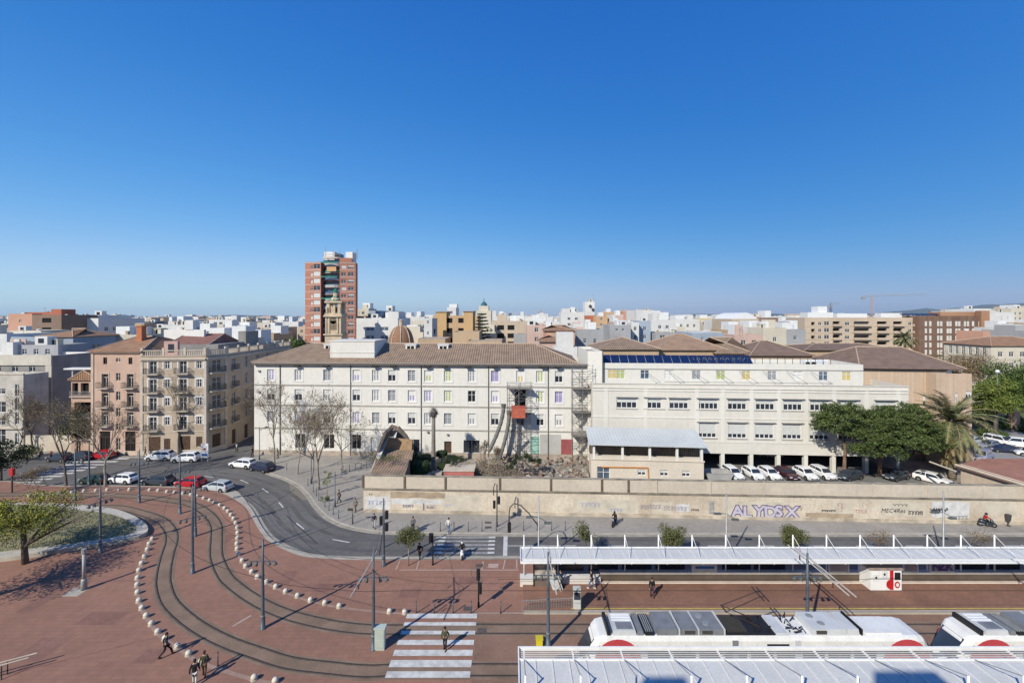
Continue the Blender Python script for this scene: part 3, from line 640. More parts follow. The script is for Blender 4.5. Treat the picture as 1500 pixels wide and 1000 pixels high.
Cb.part(mb, 'roof', mat('sheet_roof', (.52, .54, .54), .6, .06, .3, wave=(0, .5, .05), bump=.12))
mb = MB(); y0 = .07
for (a, b) in (((881, 683.5), (949, 684.5)), ((949, 684.5), (950, 705))):
    (ua, za), (ub, zb) = Cb.px(0, *a), Cb.px(0, *b); mb.bar(Cb.at(0, ua, za, y0), Cb.at(0, ub, zb, y0), .14)
Cb.part(mb, 'orange_pipe', mat('orange_paint', (0, 0, 0)))
# ------------------------------------------------------------------ old boundary wall
M_OLD = mat('old_render', (.64, .565, .46), .95, .18, .28, .35, 8, col2=(.48, .40, .31), streak=.35, fine=.1)
M_PANEL = mat('concrete_panel', (.55, .48, .395), .9, .08, .2, streak=.2)
Wa = Vector((-18.9, 57.9)); Wb = Vector((78, 53.6)); wd = (Wb-Wa).normalized(); wn = Vector((-wd.y, wd.x)); LW_ = (Wb-Wa).length
WL = Bld('boundary_wall', 'long old plastered wall with graffiti and a concrete panel fence on top', 'wall', [Wa, Wb, Wb+wn*.6, Wa+wn*.6], 2.95, M_OLD, parapet=0.)
WL.finish()
mb = MB(); WL.band(mb, 0, 0, .5, .10, .02, LW_); WL.part(mb, 'plinth', mat('wall_foot', (.56, .48, .38), .95, .25, .6, .3, 6))
mb = MB(); WL.boxat(mb, 0, -.05, LW_, -.65, .08, 2.95, 3.1); WL.part(mb, 'ledge', mat('ledge_dark', (.27, .235, .19), .95, .3, .5))
xs = [531, 592, 652, 732, 807, 882, 921, 962, 1041, 1120, 1200, 1281, 1362, 1443]
us = [WL.px(0, x) for x in xs]+[WL.px(0, 1525), WL.px(0, 1610), WL.px(0, 1690)]
for a, b in zip(us, us[1:]):
    mb = MB(); WL.boxat(mb, 0, a+.12, b-.12, -.42, -.22, 3.1, 4.62); o = WL.part(mb, 'fence_panel', M_PANEL)
for k, a in enumerate(us):
    mb = MB(); WL.boxat(mb, 0, a-.12, a+.12, -.5, -.12, 3.1, 4.66); WL.part(mb, 'post', mat('post_brown', (.16, .12, .09), .9, .2, 2) if k < 7 else M_PANEL)
mb = MB(); WL.boxat(mb, 0, 0, LW_, -.52, -.15, 4.66, 4.74); WL.part(mb, 'coping', mat('coping', (.36, .32, .26), .95, .25, .8))
pp = MB()   # repainted lighter and browner patches
def patch(x0, x1, y0, y1, mi):
    u0, z0 = WL.px(0, x0, y1); u1, z1 = WL.px(0, x1, y0); n = 7
    top = [WL.at(0, u0+(u1-u0)*k/n, min(z1, 2.9)+rnd.uniform(-.08, .05), .006+mi*.003) for k in range(n+1)]
    bot = [WL.at(0, u0+(u1-u0)*k/n, max(z0, .52)+rnd.uniform(-.12, .12), .006+mi*.003) for k in range(n+1)]
    for k in range(n): pp.face([bot[k], bot[k+1], top[k+1], top[k]], mi)
for a in ((535, 572, 727, 748, 0), (574, 648, 731, 737, 0), (649, 702, 725, 758, 1), (653, 667, 733, 747, 0), (572, 652, 721, 729, 2), (840, 935, 732, 750, 1), (955, 985, 735, 752, 1), (990, 1010, 738, 748, 0), (1066, 1145, 735, 757, 1),
          (1222, 1246, 733, 752, 1), (1290, 1356, 736, 755, 1), (1365, 1420, 735, 757, 0), (730, 800, 750, 762, 2), (1180, 1250, 752, 762, 2), (1440, 1490, 737, 752, 1), (900, 960, 753, 764, 2)): patch(*a)
WL.part(pp, 'paint_patches', [mat('patch_white', (.62, .61, .60), .9, .12, 1.5), mat('patch_cream', (.58, .52, .43), .92, .12, .8), mat('patch_brown', (.42, .33, .24), .95, .2, .8)])
def graffiti(x0, y0, hpx, text, col, name='graffiti', bold=.0, shear=.0, out=.03, z=None, wscale=1., thin=0):
    cu = bpy.data.curves.new(name, 'FONT'); cu.body = text; u, zz = WL.px(0, x0, y0)
    d = WL.at(0, u, 0).y; cu.size = hpx*d/F*1.38; cu.extrude = .004; cu.offset = bold; cu.shear = shear; cu.resolution_u = 3
    o = bpy.data.objects.new(name, cu); COL.objects.link(o); o.parent = WL.root
    o.location = WL.at(0, u, zz, out)-WL.root.location; o.rotation_euler = (R(90), 0, WL.yaw(0)); o.scale = (wscale, 1, 1)
    cu.materials.append(col); return o
gp = mat('graffiti_purple', (.13, .09, .27), .8, .1, 3); gw = mat('graffiti_lilac', (.50, .47, .54), .8, .08, 3); gk = mat('graffiti_black', (.05, .045, .06), .8, .1, 3); gr = mat('graffiti_red', (.50, .28, .27), .8, .2, 3); gb = mat('graffiti_blue', (.34, .40, .60), .8, .2, 3)
for k, ch in enumerate('ALYDSX'):
    x = 1072+k*15.6
    graffiti(x, 756+(k % 2), 16.5, ch, gk, bold=.15, out=.020, wscale=1.15, shear=.05*(k % 3-1))
    graffiti(x, 756+(k % 2), 16.5, ch, gp, bold=.12, out=.026, wscale=1.15, shear=.05*(k % 3-1))
    graffiti(x+.3, 755.4+(k % 2), 15.8, ch, gw, bold=.06, out=.034, wscale=1.15, shear=.05*(k % 3-1))
graffiti(1229, 749, 7, 'T', gr, bold=.0, shear=.3); graffiti(1252, 751, 5.5, 'TEKR', gr, bold=.0)
graffiti(1290, 750, 6.3, 'MEC4Res', gk, bold=.0, shear=.25); 
graffiti(1364, 749, 6, 'AWoP', gk, bold=.02, shear=.2)
graffiti(619, 745, 9, 'J', mat('graffiti_slate', (.18, .17, .28), .8), bold=.02); graffiti(625, 744, 5, 'n.cc', MATS['graffiti_slate'], bold=.01)


def scribble(x0, x1, y, h, col, seed, w=.035, loops=5):
    r6 = random.Random(seed); m = MB(); u0, z0_ = WL.px(0, x0, y); u1, _ = WL.px(0, x1, y); hh = h/F*57; n = loops*9; pts = []
    for k in range(n+1):
        t_ = k/n; a = t_*loops*6.283; pts.append((u0+(u1-u0)*t_+hh*.32*math.sin(a)*r6.uniform(.6, 1.3), z0_+hh*(.5+.42*math.cos(a*r6.choice((1, 1, .98)))*r6.uniform(.6, 1.15))))
    for (p, q) in zip(pts, pts[1:]):
        d = Vector((q[0]-p[0], q[1]-p[1])); L = d.length or 1; nx, nz = -d.y/L*w, d.x/L*w; o_ = .022+r6.random()*.004
        m.face([WL.at(0, p[0]-nx, p[1]-nz, o_), WL.at(0, q[0]-nx, q[1]-nz, o_), WL.at(0, q[0]+nx, q[1]+nz, o_), WL.at(0, p[0]+nx, p[1]+nz, o_)])
    WL.part(m, 'graffiti', col)
for a in ((538, 566, 739, 8, gb, 1, .03, 5), (540, 546, 725, 3, gk, 2, .02, 2), (590, 606, 743, 5, MATS['graffiti_slate'], 3, .03, 5), (652, 662, 742, 5, gb, 4, .03, 2), (850, 880, 742, 7, gb, 5, .03, 5), (893, 912, 749, 5, gb, 6, .035, 4), (938, 968, 746, 8, MATS['graffiti_slate'], 7, .022, 7), (972, 1006, 748, 8, MATS['graffiti_slate'], 8, .02, 7),
          (1012, 1024, 748, 3, gk, 9, .03, 5), (1203, 1224, 749, 3, gk, 10, .035, 8), (1330, 1352, 754, 7, gk, 11, .04, 5), (1308, 1330, 741, 3.5, gk, 12, .03, 4), (1362, 1384, 752, 7, gk, 13, .06, 4), (1392, 1418, 761, 7, gk, 14, .02, 5), (1225, 1236, 742, 6, gr, 15, .03, 2), (600, 640, 735, 3.5, MATS['patch_white'], 16, .05, 6), (1148, 1176, 747, 5, MATS['patch_brown'], 17, .05, 5)): scribble(*a)
mb = MB(); u, z = WL.px(0, 1039, 752); WL.boxat(mb, 0, u, u+.55, 0, .05, z, z+1.55); WL.part(mb, 'wall_hatch', mat('hatch_grey', (.38, .38, .36), .8, .2, 2))
# side wall running back from the corner
SW0 = Vector((-18.95, 57.95)); SW1 = P(551, 690, 0).to_2d(); 
sv = Bld('boundary_wall', 'short whitish side wall climbing beside the ruined tiled roof', 'wall', [(-18.95, 82), (-18.95, 58.55), (-18.5, 58.55), (-18.5, 82)], 3.6, mat('lime_wash', (.60, .57, .52), .95, .18, .8, col2=(.42, .38, .33), streak=.3), parapet=0.)
sv.finish()
# ------------------------------------------------------------------ ruined outhouse with tiled roof
M_RUIN = mat('ruin_tile', (.40, .265, .185), .95, .22, .7, .4, 5, col2=(.22, .17, .12), wave=(0, .38, .55), fine=.14)
M_BRICKO = mat('old_brick', (.42, .27, .15), .95, .15, 2, .5, 12, col2=(.28, .19, .12))
rt = thing('ruined_outhouse', 'collapsing outhouse with mossy clay tile roof and one raised gable', 'building', (-16, 62, 0))
def slab(name, pts, th, m, parent=rt):
    mb = MB(); pts = [Vector(p) for p in pts]; n = (pts[1]-pts[0]).cross(pts[-1]-pts[0]).normalized()*th; k = len(pts)
    mb.face(pts); mb.face([p-n for p in pts][::-1])
    for i in range(k): mb.face([pts[i], pts[i]-n, pts[(i+1) % k]-n, pts[(i+1) % k]])
    return mb.build(name, m, parent, world=True)
slab('roof', [PD(541, 698, 59.5), PD(592, 699, 59.5), PD(600, 672, 65), PD(551, 672, 65)], .22, M_RUIN)
slab('roof', [PD(549, 676, 65.2), PD(603, 673, 65.2), PD(606, 659, 68), PD(561, 658, 68)], .2, MATS['ruin_tile'])
slab('brick_wall', [PD(560, 664, 68.2), PD(603, 661, 68.2), PD(604, 644, 68.2), PD(570, 641, 68.2)], .3, M_BRICKO)
slab('gable_wall', [PD(549, 676, 66), PD(560, 664, 71), PD(577, 626, 71), PD(566, 634, 66)], .35, mat('ruin_wall', (.17, .14, .12), .95, .2, 1))
slab('gable_wall', [PD(577, 650, 71), PD(604, 652, 71), PD(596, 637, 71), PD(584, 624, 71)], .3, MATS['ruin_wall'])
slab('gable_coping', [PD(543, 690, 63), PD(549, 690, 63), PD(572, 632, 70), PD(565, 631, 70)], .25, MATS['lime_wash'])
slab('roof', [PD(561, 634, 69.5), PD(575, 638, 69.5), PD(586, 626, 73), PD(574, 621, 73)], .22, M_RUIN)
slab('brick_wall', [PD(541, 700, 59.6), PD(592, 701, 59.6), PD(592, 710, 59.6), PD(541, 710, 59.6)], .3, M_BRICKO)
slab('side_wall', [PD(592, 705, 59.7), PD(601, 700, 65), PD(600, 673, 65), PD(592, 699, 59.7)], .25, MATS['ruin_wall'])
# ------------------------------------------------------------------ left: old apartment houses
M_PINK = mat('salmon_render', (.55, .385, .30), .9, .10, .25, streak=.3, col2=(.46, .31, .24)); M_OCH = mat('ochre_render', (.48, .385, .29), .9, .08, .3, streak=.25)
zc = 17.8
D = Bld('corner_apartment_house', 'ochre corner apartment house with stone balustrade and iron balconies', 'building', [(-66.4, 81.4), (-55.5, 82.6), (-54.1, 86.3), (-54.5, 112), (-66.4, 112)], zc, M_OCH, roof=M_ROOFO, parapet=.3)
fz = [.15, 4.6, 8.05, 11.35, 14.7]
for x in (224, 262.5 if 0 else 268):
    u = D.px(0, x)
    for k in (1, 2, 3, 4): D.win(0, u, fz[k], 1.15, 2.3, 'cas', r=.25); balcony(D, 0, u, fz[k]-.02, 2.4)
    D.win(0, u+.3, .1, 2.0, 3.3, 'door', fr=M_STONE, gl=M_WOOD, name='door')
for x in (245, 292):
    u = D.px(0, x)
    for k in (1, 2, 3, 4): D.win(0, u, fz[k]+.8, .85, 1.45, 'cas', r=.12)
    D.win(0, u, .1 if x == 245 else 1.3, 1.1, 2.9 if x == 245 else 1.9, 'door', fr=M_STONE, gl=M_WOOD)
a, d_, Lc = D.seg(1)
for k in (1, 2, 3, 4): D.win(1, Lc/2, fz[k], 1.7, 2.4, 'cas', r=.2); balcony(D, 1, Lc/2, fz[k]-.02, 3.0)
D.win(1, Lc/2, .1, 1.7, 3.2, 'door', fr=M_STONE, gl=M_WOOD, name='door')
for q in range(5):
    for k in (1, 2, 3, 4): D.win(2, 2.4+q*4.2, fz[k], 1.1, 2.2, 'cas', r=.2); (balcony(D, 2, 2.4+q*4.2, fz[k]-.02, 2.0, .6) if q % 2 == 0 else None)
    D.win(2, 2.4+q*4.2, .1, 1.5, 3.0, 'door', gl=M_WOOD)
D.finish()
mb = MB()
for i in (0, 1, 2):
    D.band(mb, i, 17.15, .28, .35); D.band(mb, i, 16.9, .2, .16)
    for z in (14.1, 10.85, 7.6, 4.1): D.band(mb, i, z, .14, .06)
D.part(mb, 'cornice', M_STONE)
mb = MB()
for i in (0, 1):
    a, d_, L = D.seg(i)
    for u in (0.15, L-.15): D.boxat(mb, i, u-.22, u+.22, 0, .09, .0, 16.9)
    D.band(mb, i, 0, .9, .08)
D.part(mb, 'pilasters', M_STONE)
rep(D, 'window_surround', [(-.95, -.75, 0, .04, 0, 2.5), (.75, .95, 0, .04, 0, 2.5), (-.75, .75, 0, .045, 2.3, 2.65)], frm, [(0, D.px(0, x), fz[k]) for k in (1, 2, 3, 4) for x in (224, 268)])
rep(D, 'window_surround', [(-.78, -.58, 0, .04, 0, 1.65), (.58, .78, 0, .04, 0, 1.65), (-.58, .58, 0, .045, 1.45, 1.8)], frm, [(0, D.px(0, x), fz[k]+.8) for k in (1, 2, 3, 4) for x in (245, 292)])
mb = MB()
for i in (0, 1, 2):
    a, d_, L = D.seg(i); D.band(mb, i, zc, .14, .12); D.band(mb, i, zc+.95, .16, .14); n = int(L/.32)
    for k in range(n): D.boxat(mb, i, k*.32+.08, k*.32+.22, -.1, .04, zc+.14, zc+.95)
    for k in range(int(L/3.6)+1): D.boxat(mb, i, min(k*3.6, L-.4), min(k*3.6, L-.4)+.4, -.15, .16, zc+.14, zc+1.5)
D.part(mb, 'balustrade', M_STONE)
mb = MB(); D.boxat(mb, 0, 3.9, 6.2, -.5, .1, zc+.13, zc+2.7); o = D.part(mb, 'roof_dormer', mat('pink_dormer', (.55, .36, .31), .9, .1, 1))
mb = MB(); D.boxat(mb, 0, 4.6, 5.6, .1, .13, zc+.7, zc+2.2); q = D.part(mb, 'dormer_window', M_GLASS)
mb = MB(); D.boxat(mb, 0, 3.2, 11, -16, -4, zc-.2, zc+1.8); D.boxat(mb, 0, 10, 11.5, -20, -14, zc-.2, zc+4); D.part(mb, 'roof_house', M_GREY)
mb = MB(); hip(mb, [D.at(0, 1.5, 0, -5), D.at(0, 8.6, 0, -5), D.at(0, 8.6, 0, -17), D.at(0, 1.5, 0, -17)], zc+1.7, 1.9, gable=True, inset=.1, over=.2); D.part(mb, 'roof_house_roof', mat('maroon_tile', (.30, .15, .12), .9, .15, 1, wave=(0, .4, .3)))
# pink house
E_ = Bld('pink_apartment_house', 'narrow salmon pink house with arched balcony windows and orange tiled roof', 'building', [(-75.4, 81.7), (-66.5, 81.5), (-66.5, 96), (-75.4, 96)], 18.6, M_PINK, parapet=None)
for x in (154, 191):
    u = E_.px(0, x)
    for k, z in enumerate((5.4, 8.8, 12.2)): E_.win(0, u, z, 1.15, 2.4, 'trans', fr=M_STONE if k else M_WFR, r=.3); balcony(E_, 0, u, z-.02, 2.2)
    E_.win(0, u, 16.4, .7, 1.2, 'cas', gl=M_DARK, fr=M_WOOD); E_.win(0, u, .1, 1.9, 4.3, 'trans', fr=M_WOOD, gl=M_DARK, name='door')
u = E_.px(0, 173)
for z, h in ((1, 2.2), (4.6, 1.2), (7.0, 1.6), (9.9, 1.6), (13.4, 1.4), (16.8, .7)): E_.win(0, u, z, .8, h, 'cas', fr=M_STONE, gl=M_DARK)
E_.finish()
mb = MB(); E_.band(mb, 0, 18.35, .25, .3); E_.boxat(mb, 0, -.1, .35, 0, .12, 0, 18.3); E_.band(mb, 0, 0, .9, .07, .4, 8.4)
for x in (154, 191):
    u = E_.px(0, x)
    for z in (5.4, 8.8, 12.2):
        for s_ in (-1, 1): E_.boxat(mb, 0, u+s_*.72-.1, u+s_*.72+.1, 0, .05, z, z+2.5)
        E_.boxat(mb, 0, u-.82, u+.82, 0, .06, z+2.45, z+2.72)
E_.part(mb, 'stone_trim', mat('pink_stone', (.55, .42, .33), .9, .1, 1))
mb = MB(); c4 = [E_.at(0, 0, 0, 0), E_.at(0, 8.9, 0, 0), E_.at(0, 8.9, 0, -14), E_.at(0, 0, 0, -14)]
hip(mb, c4, 18.7, 2.4, over=.5, inset=3); E_.part(mb, 'roof', M_ROOFO)
mb = MB(); p = E_.at(0, 4.8, 0, -5); mb.box(p.x-.5, p.x+.5, p.y-.6, p.y+.6, 19, 23.2); mb.box(p.x-.6, p.x+.6, p.y-.7, p.y+.7, 23.0, 23.2); E_.part(mb, 'chimney', mat('chimney_brick', (.48, .18, .09), .9, .1, 3))
mb = MB(); E_.boxat(mb, 0, 5.2, 13.4, -10.5, -9.9, 18, 22.3); E_.boxat(mb, 0, 9.6, 11.2, -11, -9.8, 22.3, 24.2); E_.part(mb, 'roof_screen_wall', frm)
# small gabled house
G = Bld('gabled_house', 'small terracotta gabled house with three arches and glazed galleries', 'building', [(-80.6, 83.2), (-75.5, 83.2), (-75.5, 92), (-80.6, 92)], 13.4, mat('terracotta_render', (.52, .36, .27), .9, .1, .4, streak=.2), parapet=None)
for u in (.75, 2.5, 4.3): G.win(0, u, 10.6, 1.1 if u != 2.5 else 1.5, 2.2, 'void', gl=M_DARK, r=.5)
for z in (6.6, 2.8): G.win(0, 2.7, z, 4.2, 2.7, 'void', gl=M_DARK, r=.7)
G.finish()
mb = MB(); hip(mb, [G.at(1, 0, 0), G.at(1, 8.8, 0), G.at(3, 0, 0), G.at(3, 8.8, 0)], 13.4, 1.7, gable=True, inset=0, over=.3); G.part(mb, 'roof', M_ROOFO)
mb = MB(); 
for z in (10.4, 6.4, 2.6): G.boxat(mb, 0, -.05, 5.15, 0, .35, z-.2, z); 
G.part(mb, 'gallery_slabs', MATS['pink_stone'])
mb = MB()
for z in (10.4, 6.4): railing(mb, [G.at(0, 0, z, .3), G.at(0, 5.1, z, .3)], .9, .2, .02)
G.part(mb, 'railing', M_GALV)
mb = MB(); G.boxat(mb, 0, -1.6, 5.0, -2, -.2, 15.2, 15.45); mb.tube([G.at(0, -.3, 12, -.6), G.at(0, -.3, 15.2, -.6)], .1, 6); G.part(mb, 'terrace_canopy', frm)
# big grey party walls
H1 = Bld('party_wall_building', 'wide pale building showing a blank shaded grey party wall', 'building', [(-160, 90), (-91, 90), (-90.6, 99.5), (-160, 99.5)], 17.2, M_GREY, parapet=.8, trim=frm)
H1.auto(0, 1.2, 1.5, 3.4, 3.2, 1.2); H1.finish()
mb = MB(); H1.boxat(mb, 0, 0, 69.1, 0, .25, 15.3, 17.35); H1.boxat(mb, 0, 67.9, 69.1, 0, .2, 0, 15.3); H1.part(mb, 'pale_edge_band', mat('pale_render', (.58, .53, .45), .9, .1, .4, streak=.25))
H2 = Bld('white_townhouse', 'weathered pale townhouse at the left edge with large shuttered windows', 'building', [(-110, 84), (-90.4, 84.2), (-90.0, 88.4), (-110, 88.4)], 14.2, mat('weathered_white', (.56, .52, .46), .92, .15, .5, streak=.4), parapet=.5)
for z, h, w in ((1.0, 3.2, 1.9), (4.9, 1.2, 1.8), (7.2, 2.0, 2.0), (10.6, 1.0, 1.8)):
    for u in (2.5, 7.0, 11.5, 15.4): H2.win(0, u, z, w, h, 'cas', gl=M_GLASS)
for z in (1.2, 5.0, 7.6, 10.2): H2.win(0, 18.4, z, .7, 2.2, 'cas', gl=M_DARK)
H2.finish()
mb = MB()
H2.boxat(mb, 0, -.1, 19.6, -.3, .35, 4.2, 4.45); H2.boxat(mb, 0, -.1, 19.6, -.3, .1, 14.2, 14.4); H2.part(mb, 'ledges', M_STONE)
H3 = Bld('garden_wall', 'low weathered garden wall behind the bare trees on the left', 'wall', [(-89.8, 84), (-81, 84), (-81, 84.5), (-89.8, 84.5)], 3.0, M_OLD, parapet=0.); H3.finish()
# ================================================================== CITY BEHIND
def cm(name, c, **k): return mat('render_'+name, c, .9, .08, .12, streak=.18, fine=.05, **k)
CW = {'white': cm('white', (.66, .645, .62)), 'cream': cm('cream', (.60, .54, .44)), 'beige': cm('beige', (.52, .42, .32)), 'tan': cm('tan', (.47, .34, .22)), 'orange': cm('orange', (.52, .35, .21)),
      'brick': cm('brick', (.40, .14, .085)), 'pink': cm('pink', (.56, .40, .34)), 'grey': cm('grey', (.36, .36, .37)), 'blue-grey': cm('bluegrey', (.34, .39, .46)), 'dark grey': cm('darkgrey', (.13, .135, .15)), 'brown': cm('brown', (.24, .165, .125)), 'yellow': cm('yellow', (.60, .47, .24)), 'salmon': cm('salmon', (.55, .31, .22))}
def blk(x0, x1, yt, d, dep, col, label, cat='building', wins=None, side=None, y0=None, roof=None, par=.6, name='city_building', group=None, extras=0, sidecol=None, z0=0.):
    a = PD(x0, yt, d); b = PD(x1, yt, d); z1 = a.z
    B_ = Bld(name, label, cat, [(a.x, d), (b.x, d), (b.x, d+dep), (a.x, d+dep)], z1, CW[col] if isinstance(col, str) else col, z0=z0, roof=roof, parapet=par, group=group)
    if wins: B_.auto(0, **wins)
    vis = 1 if (x0+x1)/2 < 750 else 3
    if side: B_.auto(vis, **side)
    B_.finish(name='wall')
    if extras:
        for k in range(extras):
            mb = MB(); w = rnd.uniform(2, 4.5); u = rnd.uniform(.5, max(.6, (b.x-a.x)-w-.5)); h = rnd.uniform(1.6, 3.2)
            B_.boxat(mb, 0, u, u+w, -dep*(.7+.03*k), -dep*(.3-.04*k), z1-par-.05-.02*k, z1+h+.03*k); B_.part(mb, 'stair_head', CW[col] if isinstance(col, str) and k % 2 else M_WFR)
        mb = antenna(0, 0, 0, rnd.uniform(2.5, 4)); o = mb.build('aerial', M_GALV, B_.root); B_.place(o, 0, (b.x-a.x)*rnd.uniform(.2, .8), z1-par, -dep*.4)
    if 90 < d < 420 and par is not None and par >= .4: clutter(B_, a.x, b.x, z1-par, dep, int(x0*7+d))
    return B_
WD = dict(w=1.2, h=1.4, pitch=3.1, fl=3.1, z0=1.2, st='cas')
def wd(**k): q = dict(WD); q.update(k); return q
def nth(k):
    o = ['first', 'second', 'third', 'fourth', 'fifth', 'sixth', 'seventh', 'eighth', 'ninth', 'tenth', 'eleventh', 'twelfth', 'thirteenth', 'fourteenth', 'fifteenth', 'sixteenth', 'seventeenth', 'eighteenth', 'nineteenth', 'twentieth']
    return o[k] if k < 20 else (['twenty', 'thirty', 'forty'][(k+1)//10-2]+' '+o[(k+1) % 10-1] if (k+1) % 10 else ['twentieth', 'thirtieth', 'fortieth', 'fiftieth'][(k+1)//10-2])
CLUT = []
def clutter(B_, x0, x1, z, dep, seed):
    if not CLUT:
        mb = MB(); mb.tube([(0, 0, 0), (0, 0, .9)], .55, 10); mb.tube([(0, 0, .9), (0, 0, 1.05)], [.55, .2], 10); CLUT.append(('water_tank', mb.mesh('water_tank', CW['white'])))
        mb = MB(); mb.box(-.3, .3, -.3, .3, 0, 1.3); mb.box(-.4, .4, -.4, .4, 1.3, 1.42); CLUT.append(('chimney', mb.mesh('chimney', CW['tan'])))
        mb = MB(); mb.box(-.5, .5, -.3, .3, .15, .95); mb.tube([(0, -.31, .55), (0, -.33, .55)], .28, 10); CLUT.append(('air_unit', mb.mesh('air_unit', CW['white'])))
        mb = MB(); mb.tube([(0, 0, 0), (0, 0, 2.6)], .04, 4); mb.bar((-.5, 0, 2.4), (.5, 0, 2.4), .04); mb.bar((-.35, 0, 2.1), (.35, 0, 2.1), .04); CLUT.append(('aerial', mb.mesh('aerial', M_GALV)))
        mb = MB(); mb.box(-1.1, 1.1, -.8, .8, 0, 1.9); mb.box(-1.25, 1.25, -.95, .95, 1.9, 2.05); mb.box(-.3, .2, -.83, -.8, 0, 1.7, 1); CLUT.append(('roof_shed', mb.mesh('roof_shed', [CW['cream'], M_DARK])))
        mb = MB(); mb.box(-1.6, 1.6, -.1, .1, 0, 1.1); CLUT.append(('terrace_wall', mb.mesh('terrace_wall', CW['pink'])))
        mb = MB(); mb.box(-1.3, 1.3, -1, 1, 0, 2.2); mb.box(-.6, .6, -1.03, -1, .8, 1.8, 1); CLUT.append(('stair_head', mb.mesh('stair_head', [CW['white'], M_GLASS])))
    r5 = random.Random(seed); L = x1-x0
    for k in range(min(9, max(2, int(L/2.6)))):
        nm, me = r5.choice(CLUT); o = bpy.data.objects.new(nm, me); COL.objects.link(o); B_.place(o, 0, min(L-1.2, max(1.2, r5.uniform(.5, L-.5))), z, -dep*r5.uniform(.12, .9)); o.scale = (r5.uniform(.8, 1.2),)*3
# --- left skyline
b = blk(12, 47, 459.5, 150, 16, 'salmon', 'salmon rendered flank block at the far left skyline', wins=wd(w=.7, h=1, pitch=5.5)); 
b = blk(47, 90, 461, 149, 18, 'brown', 'dark red brick flats with balconies joined to the salmon flank block', wins=wd(w=3.0, h=1.5, pitch=4.4, st='void', gl=M_DARK), extras=0)
mb = MB(); b.boxat(mb, 0, 3.2, 6.6, -8, -3, b.z1-.6, b.z1+1.9); b.boxat(mb, 0, -7, 3, -8, -4, b.z1-.6, b.z1+.9); b.part(mb, 'stair_head', CW['brick'])
blk(107, 144, 466, 158, 20, 'white', 'white windowless gable block right of the dark red brick flats', side=wd(w=1.6, pitch=3.4), extras=0)
blk(134, 144.5, 461.5, 162, 14, 'white', 'slim white stair tower on the white gable block', side=wd(w=1.6, pitch=3.4))
b = blk(16, 107, 493, 106, 12, 'blue-grey', 'pale blue glazed house with orange tiled roof among the left rooftops', wins=wd(w=1.7, h=1.6, pitch=2.6, gl=M_GLASSB), side=wd(w=2.2, pitch=6), par=None)
mb = MB(); hip(mb, [(b.pts[0].x+6, 106), (b.pts[1].x, 106), (b.pts[1].x, 118), (b.pts[0].x+6, 118)], b.z1, 1.7, over=.4); b.part(mb, 'roof', M_ROOFO)
blk(14, 60, 484, 124, 8, 'cream', 'cream upper house with a low penthouse above the blue glazed house', wins=wd(w=1.4, pitch=4))
blk(-60, 10, 489, 112, 12, 'white', 'white flat roofed house at the left frame edge', wins=wd())
b = blk(20, 85, 505, 98.5, 7, 'grey', 'grey terrace house with shaded garden walls on the left rooftops', wins=wd(w=1.0, h=1.2, pitch=2.5))
blk(3, 19, 501, 97.5, 6, 'white', 'small white stair head at the left rooftops')
blk(126, 142, 494, 140, 16, 'grey', 'shaded grey house below the white gable block', par=.4)
# palm stub trees greenery handled later; middle-left distance
blk(150, 161, 468, 240, 15, 'white', 'narrow white block right of the white stair tower', wins=wd(w=1.6), side=wd())
blk(165, 196, 472, 230, 20, 'dark grey', 'dark grey block in the left middle distance', wins=wd(w=1.8, pitch=3.6))
blk(190, 218, 470, 250, 14, 'beige', 'beige stepped flats left of the pink capped tower', wins=wd(w=2.2, h=1.6, pitch=3.2, st='void', gl=M_DARK), extras=2)
b = blk(216.5, 232, 464, 330, 20, 'pink', 'pink capped tower block in the left distance', wins=wd(w=1.8, pitch=4), side=wd(w=2, pitch=4)); 
blk(222, 240, 476, 260, 20, 'white', 'white low block under the pink capped tower', wins=wd(w=1.2))
blk(240, 261, 470.5, 270, 20, 'white', 'white slab with grey stair bay right of the pink capped tower', wins=wd(w=2.2, h=1.6, pitch=3.4), extras=1)
blk(268, 290, 473, 340, 30, 'cream', 'cream low hall above the distant trees', wins=wd(w=3, h=3, pitch=8), extras=0)
b = blk(306, 341, 468, 300, 24, 'white', 'long white residential slab left of the tower', wins=wd(w=2.2, h=1.5, pitch=3.6, z0=1), extras=2)
b = blk(344, 382, 470, 310, 24, 'cream', 'second long pale slab between the white slab and the tower', wins=wd(w=2.2, h=1.5, pitch=3.6, z0=1), extras=2)
b = blk(384, 414, 469, 290, 20, 'white', 'white slab with close rows of windows left of the brick tower', wins=wd(w=1.6, h=1.4, pitch=2.4), extras=1)
b = blk(414, 437, 471, 280, 20, 'white', 'short white slab beside the brick tower', wins=wd(w=1.6, h=1.4, pitch=2.6), extras=1)
blk(436, 448, 478, 230, 14, 'beige', 'beige low house at the foot of the brick tower', wins=wd())
blk(150, 205, 490, 118, 10, 'cream', 'cream roof house behind the pink apartment house chimney', wins=wd(w=1), extras=1)
b = blk(322, 352, 497, 103, 10, 'cream', 'cream penthouse behind the corner apartment house', wins=wd(w=.8, h=1.3, pitch=2.4), extras=1)
blk(352, 378, 503, 110, 12, 'grey', 'grey rear house right of the cream penthouse', wins=wd(w=.9), extras=1)
blk(292, 322, 500, 106, 8, 'beige', 'beige roof house with tall chimneys beside the maroon tiles', wins=wd(w=.9, pitch=2), extras=1)
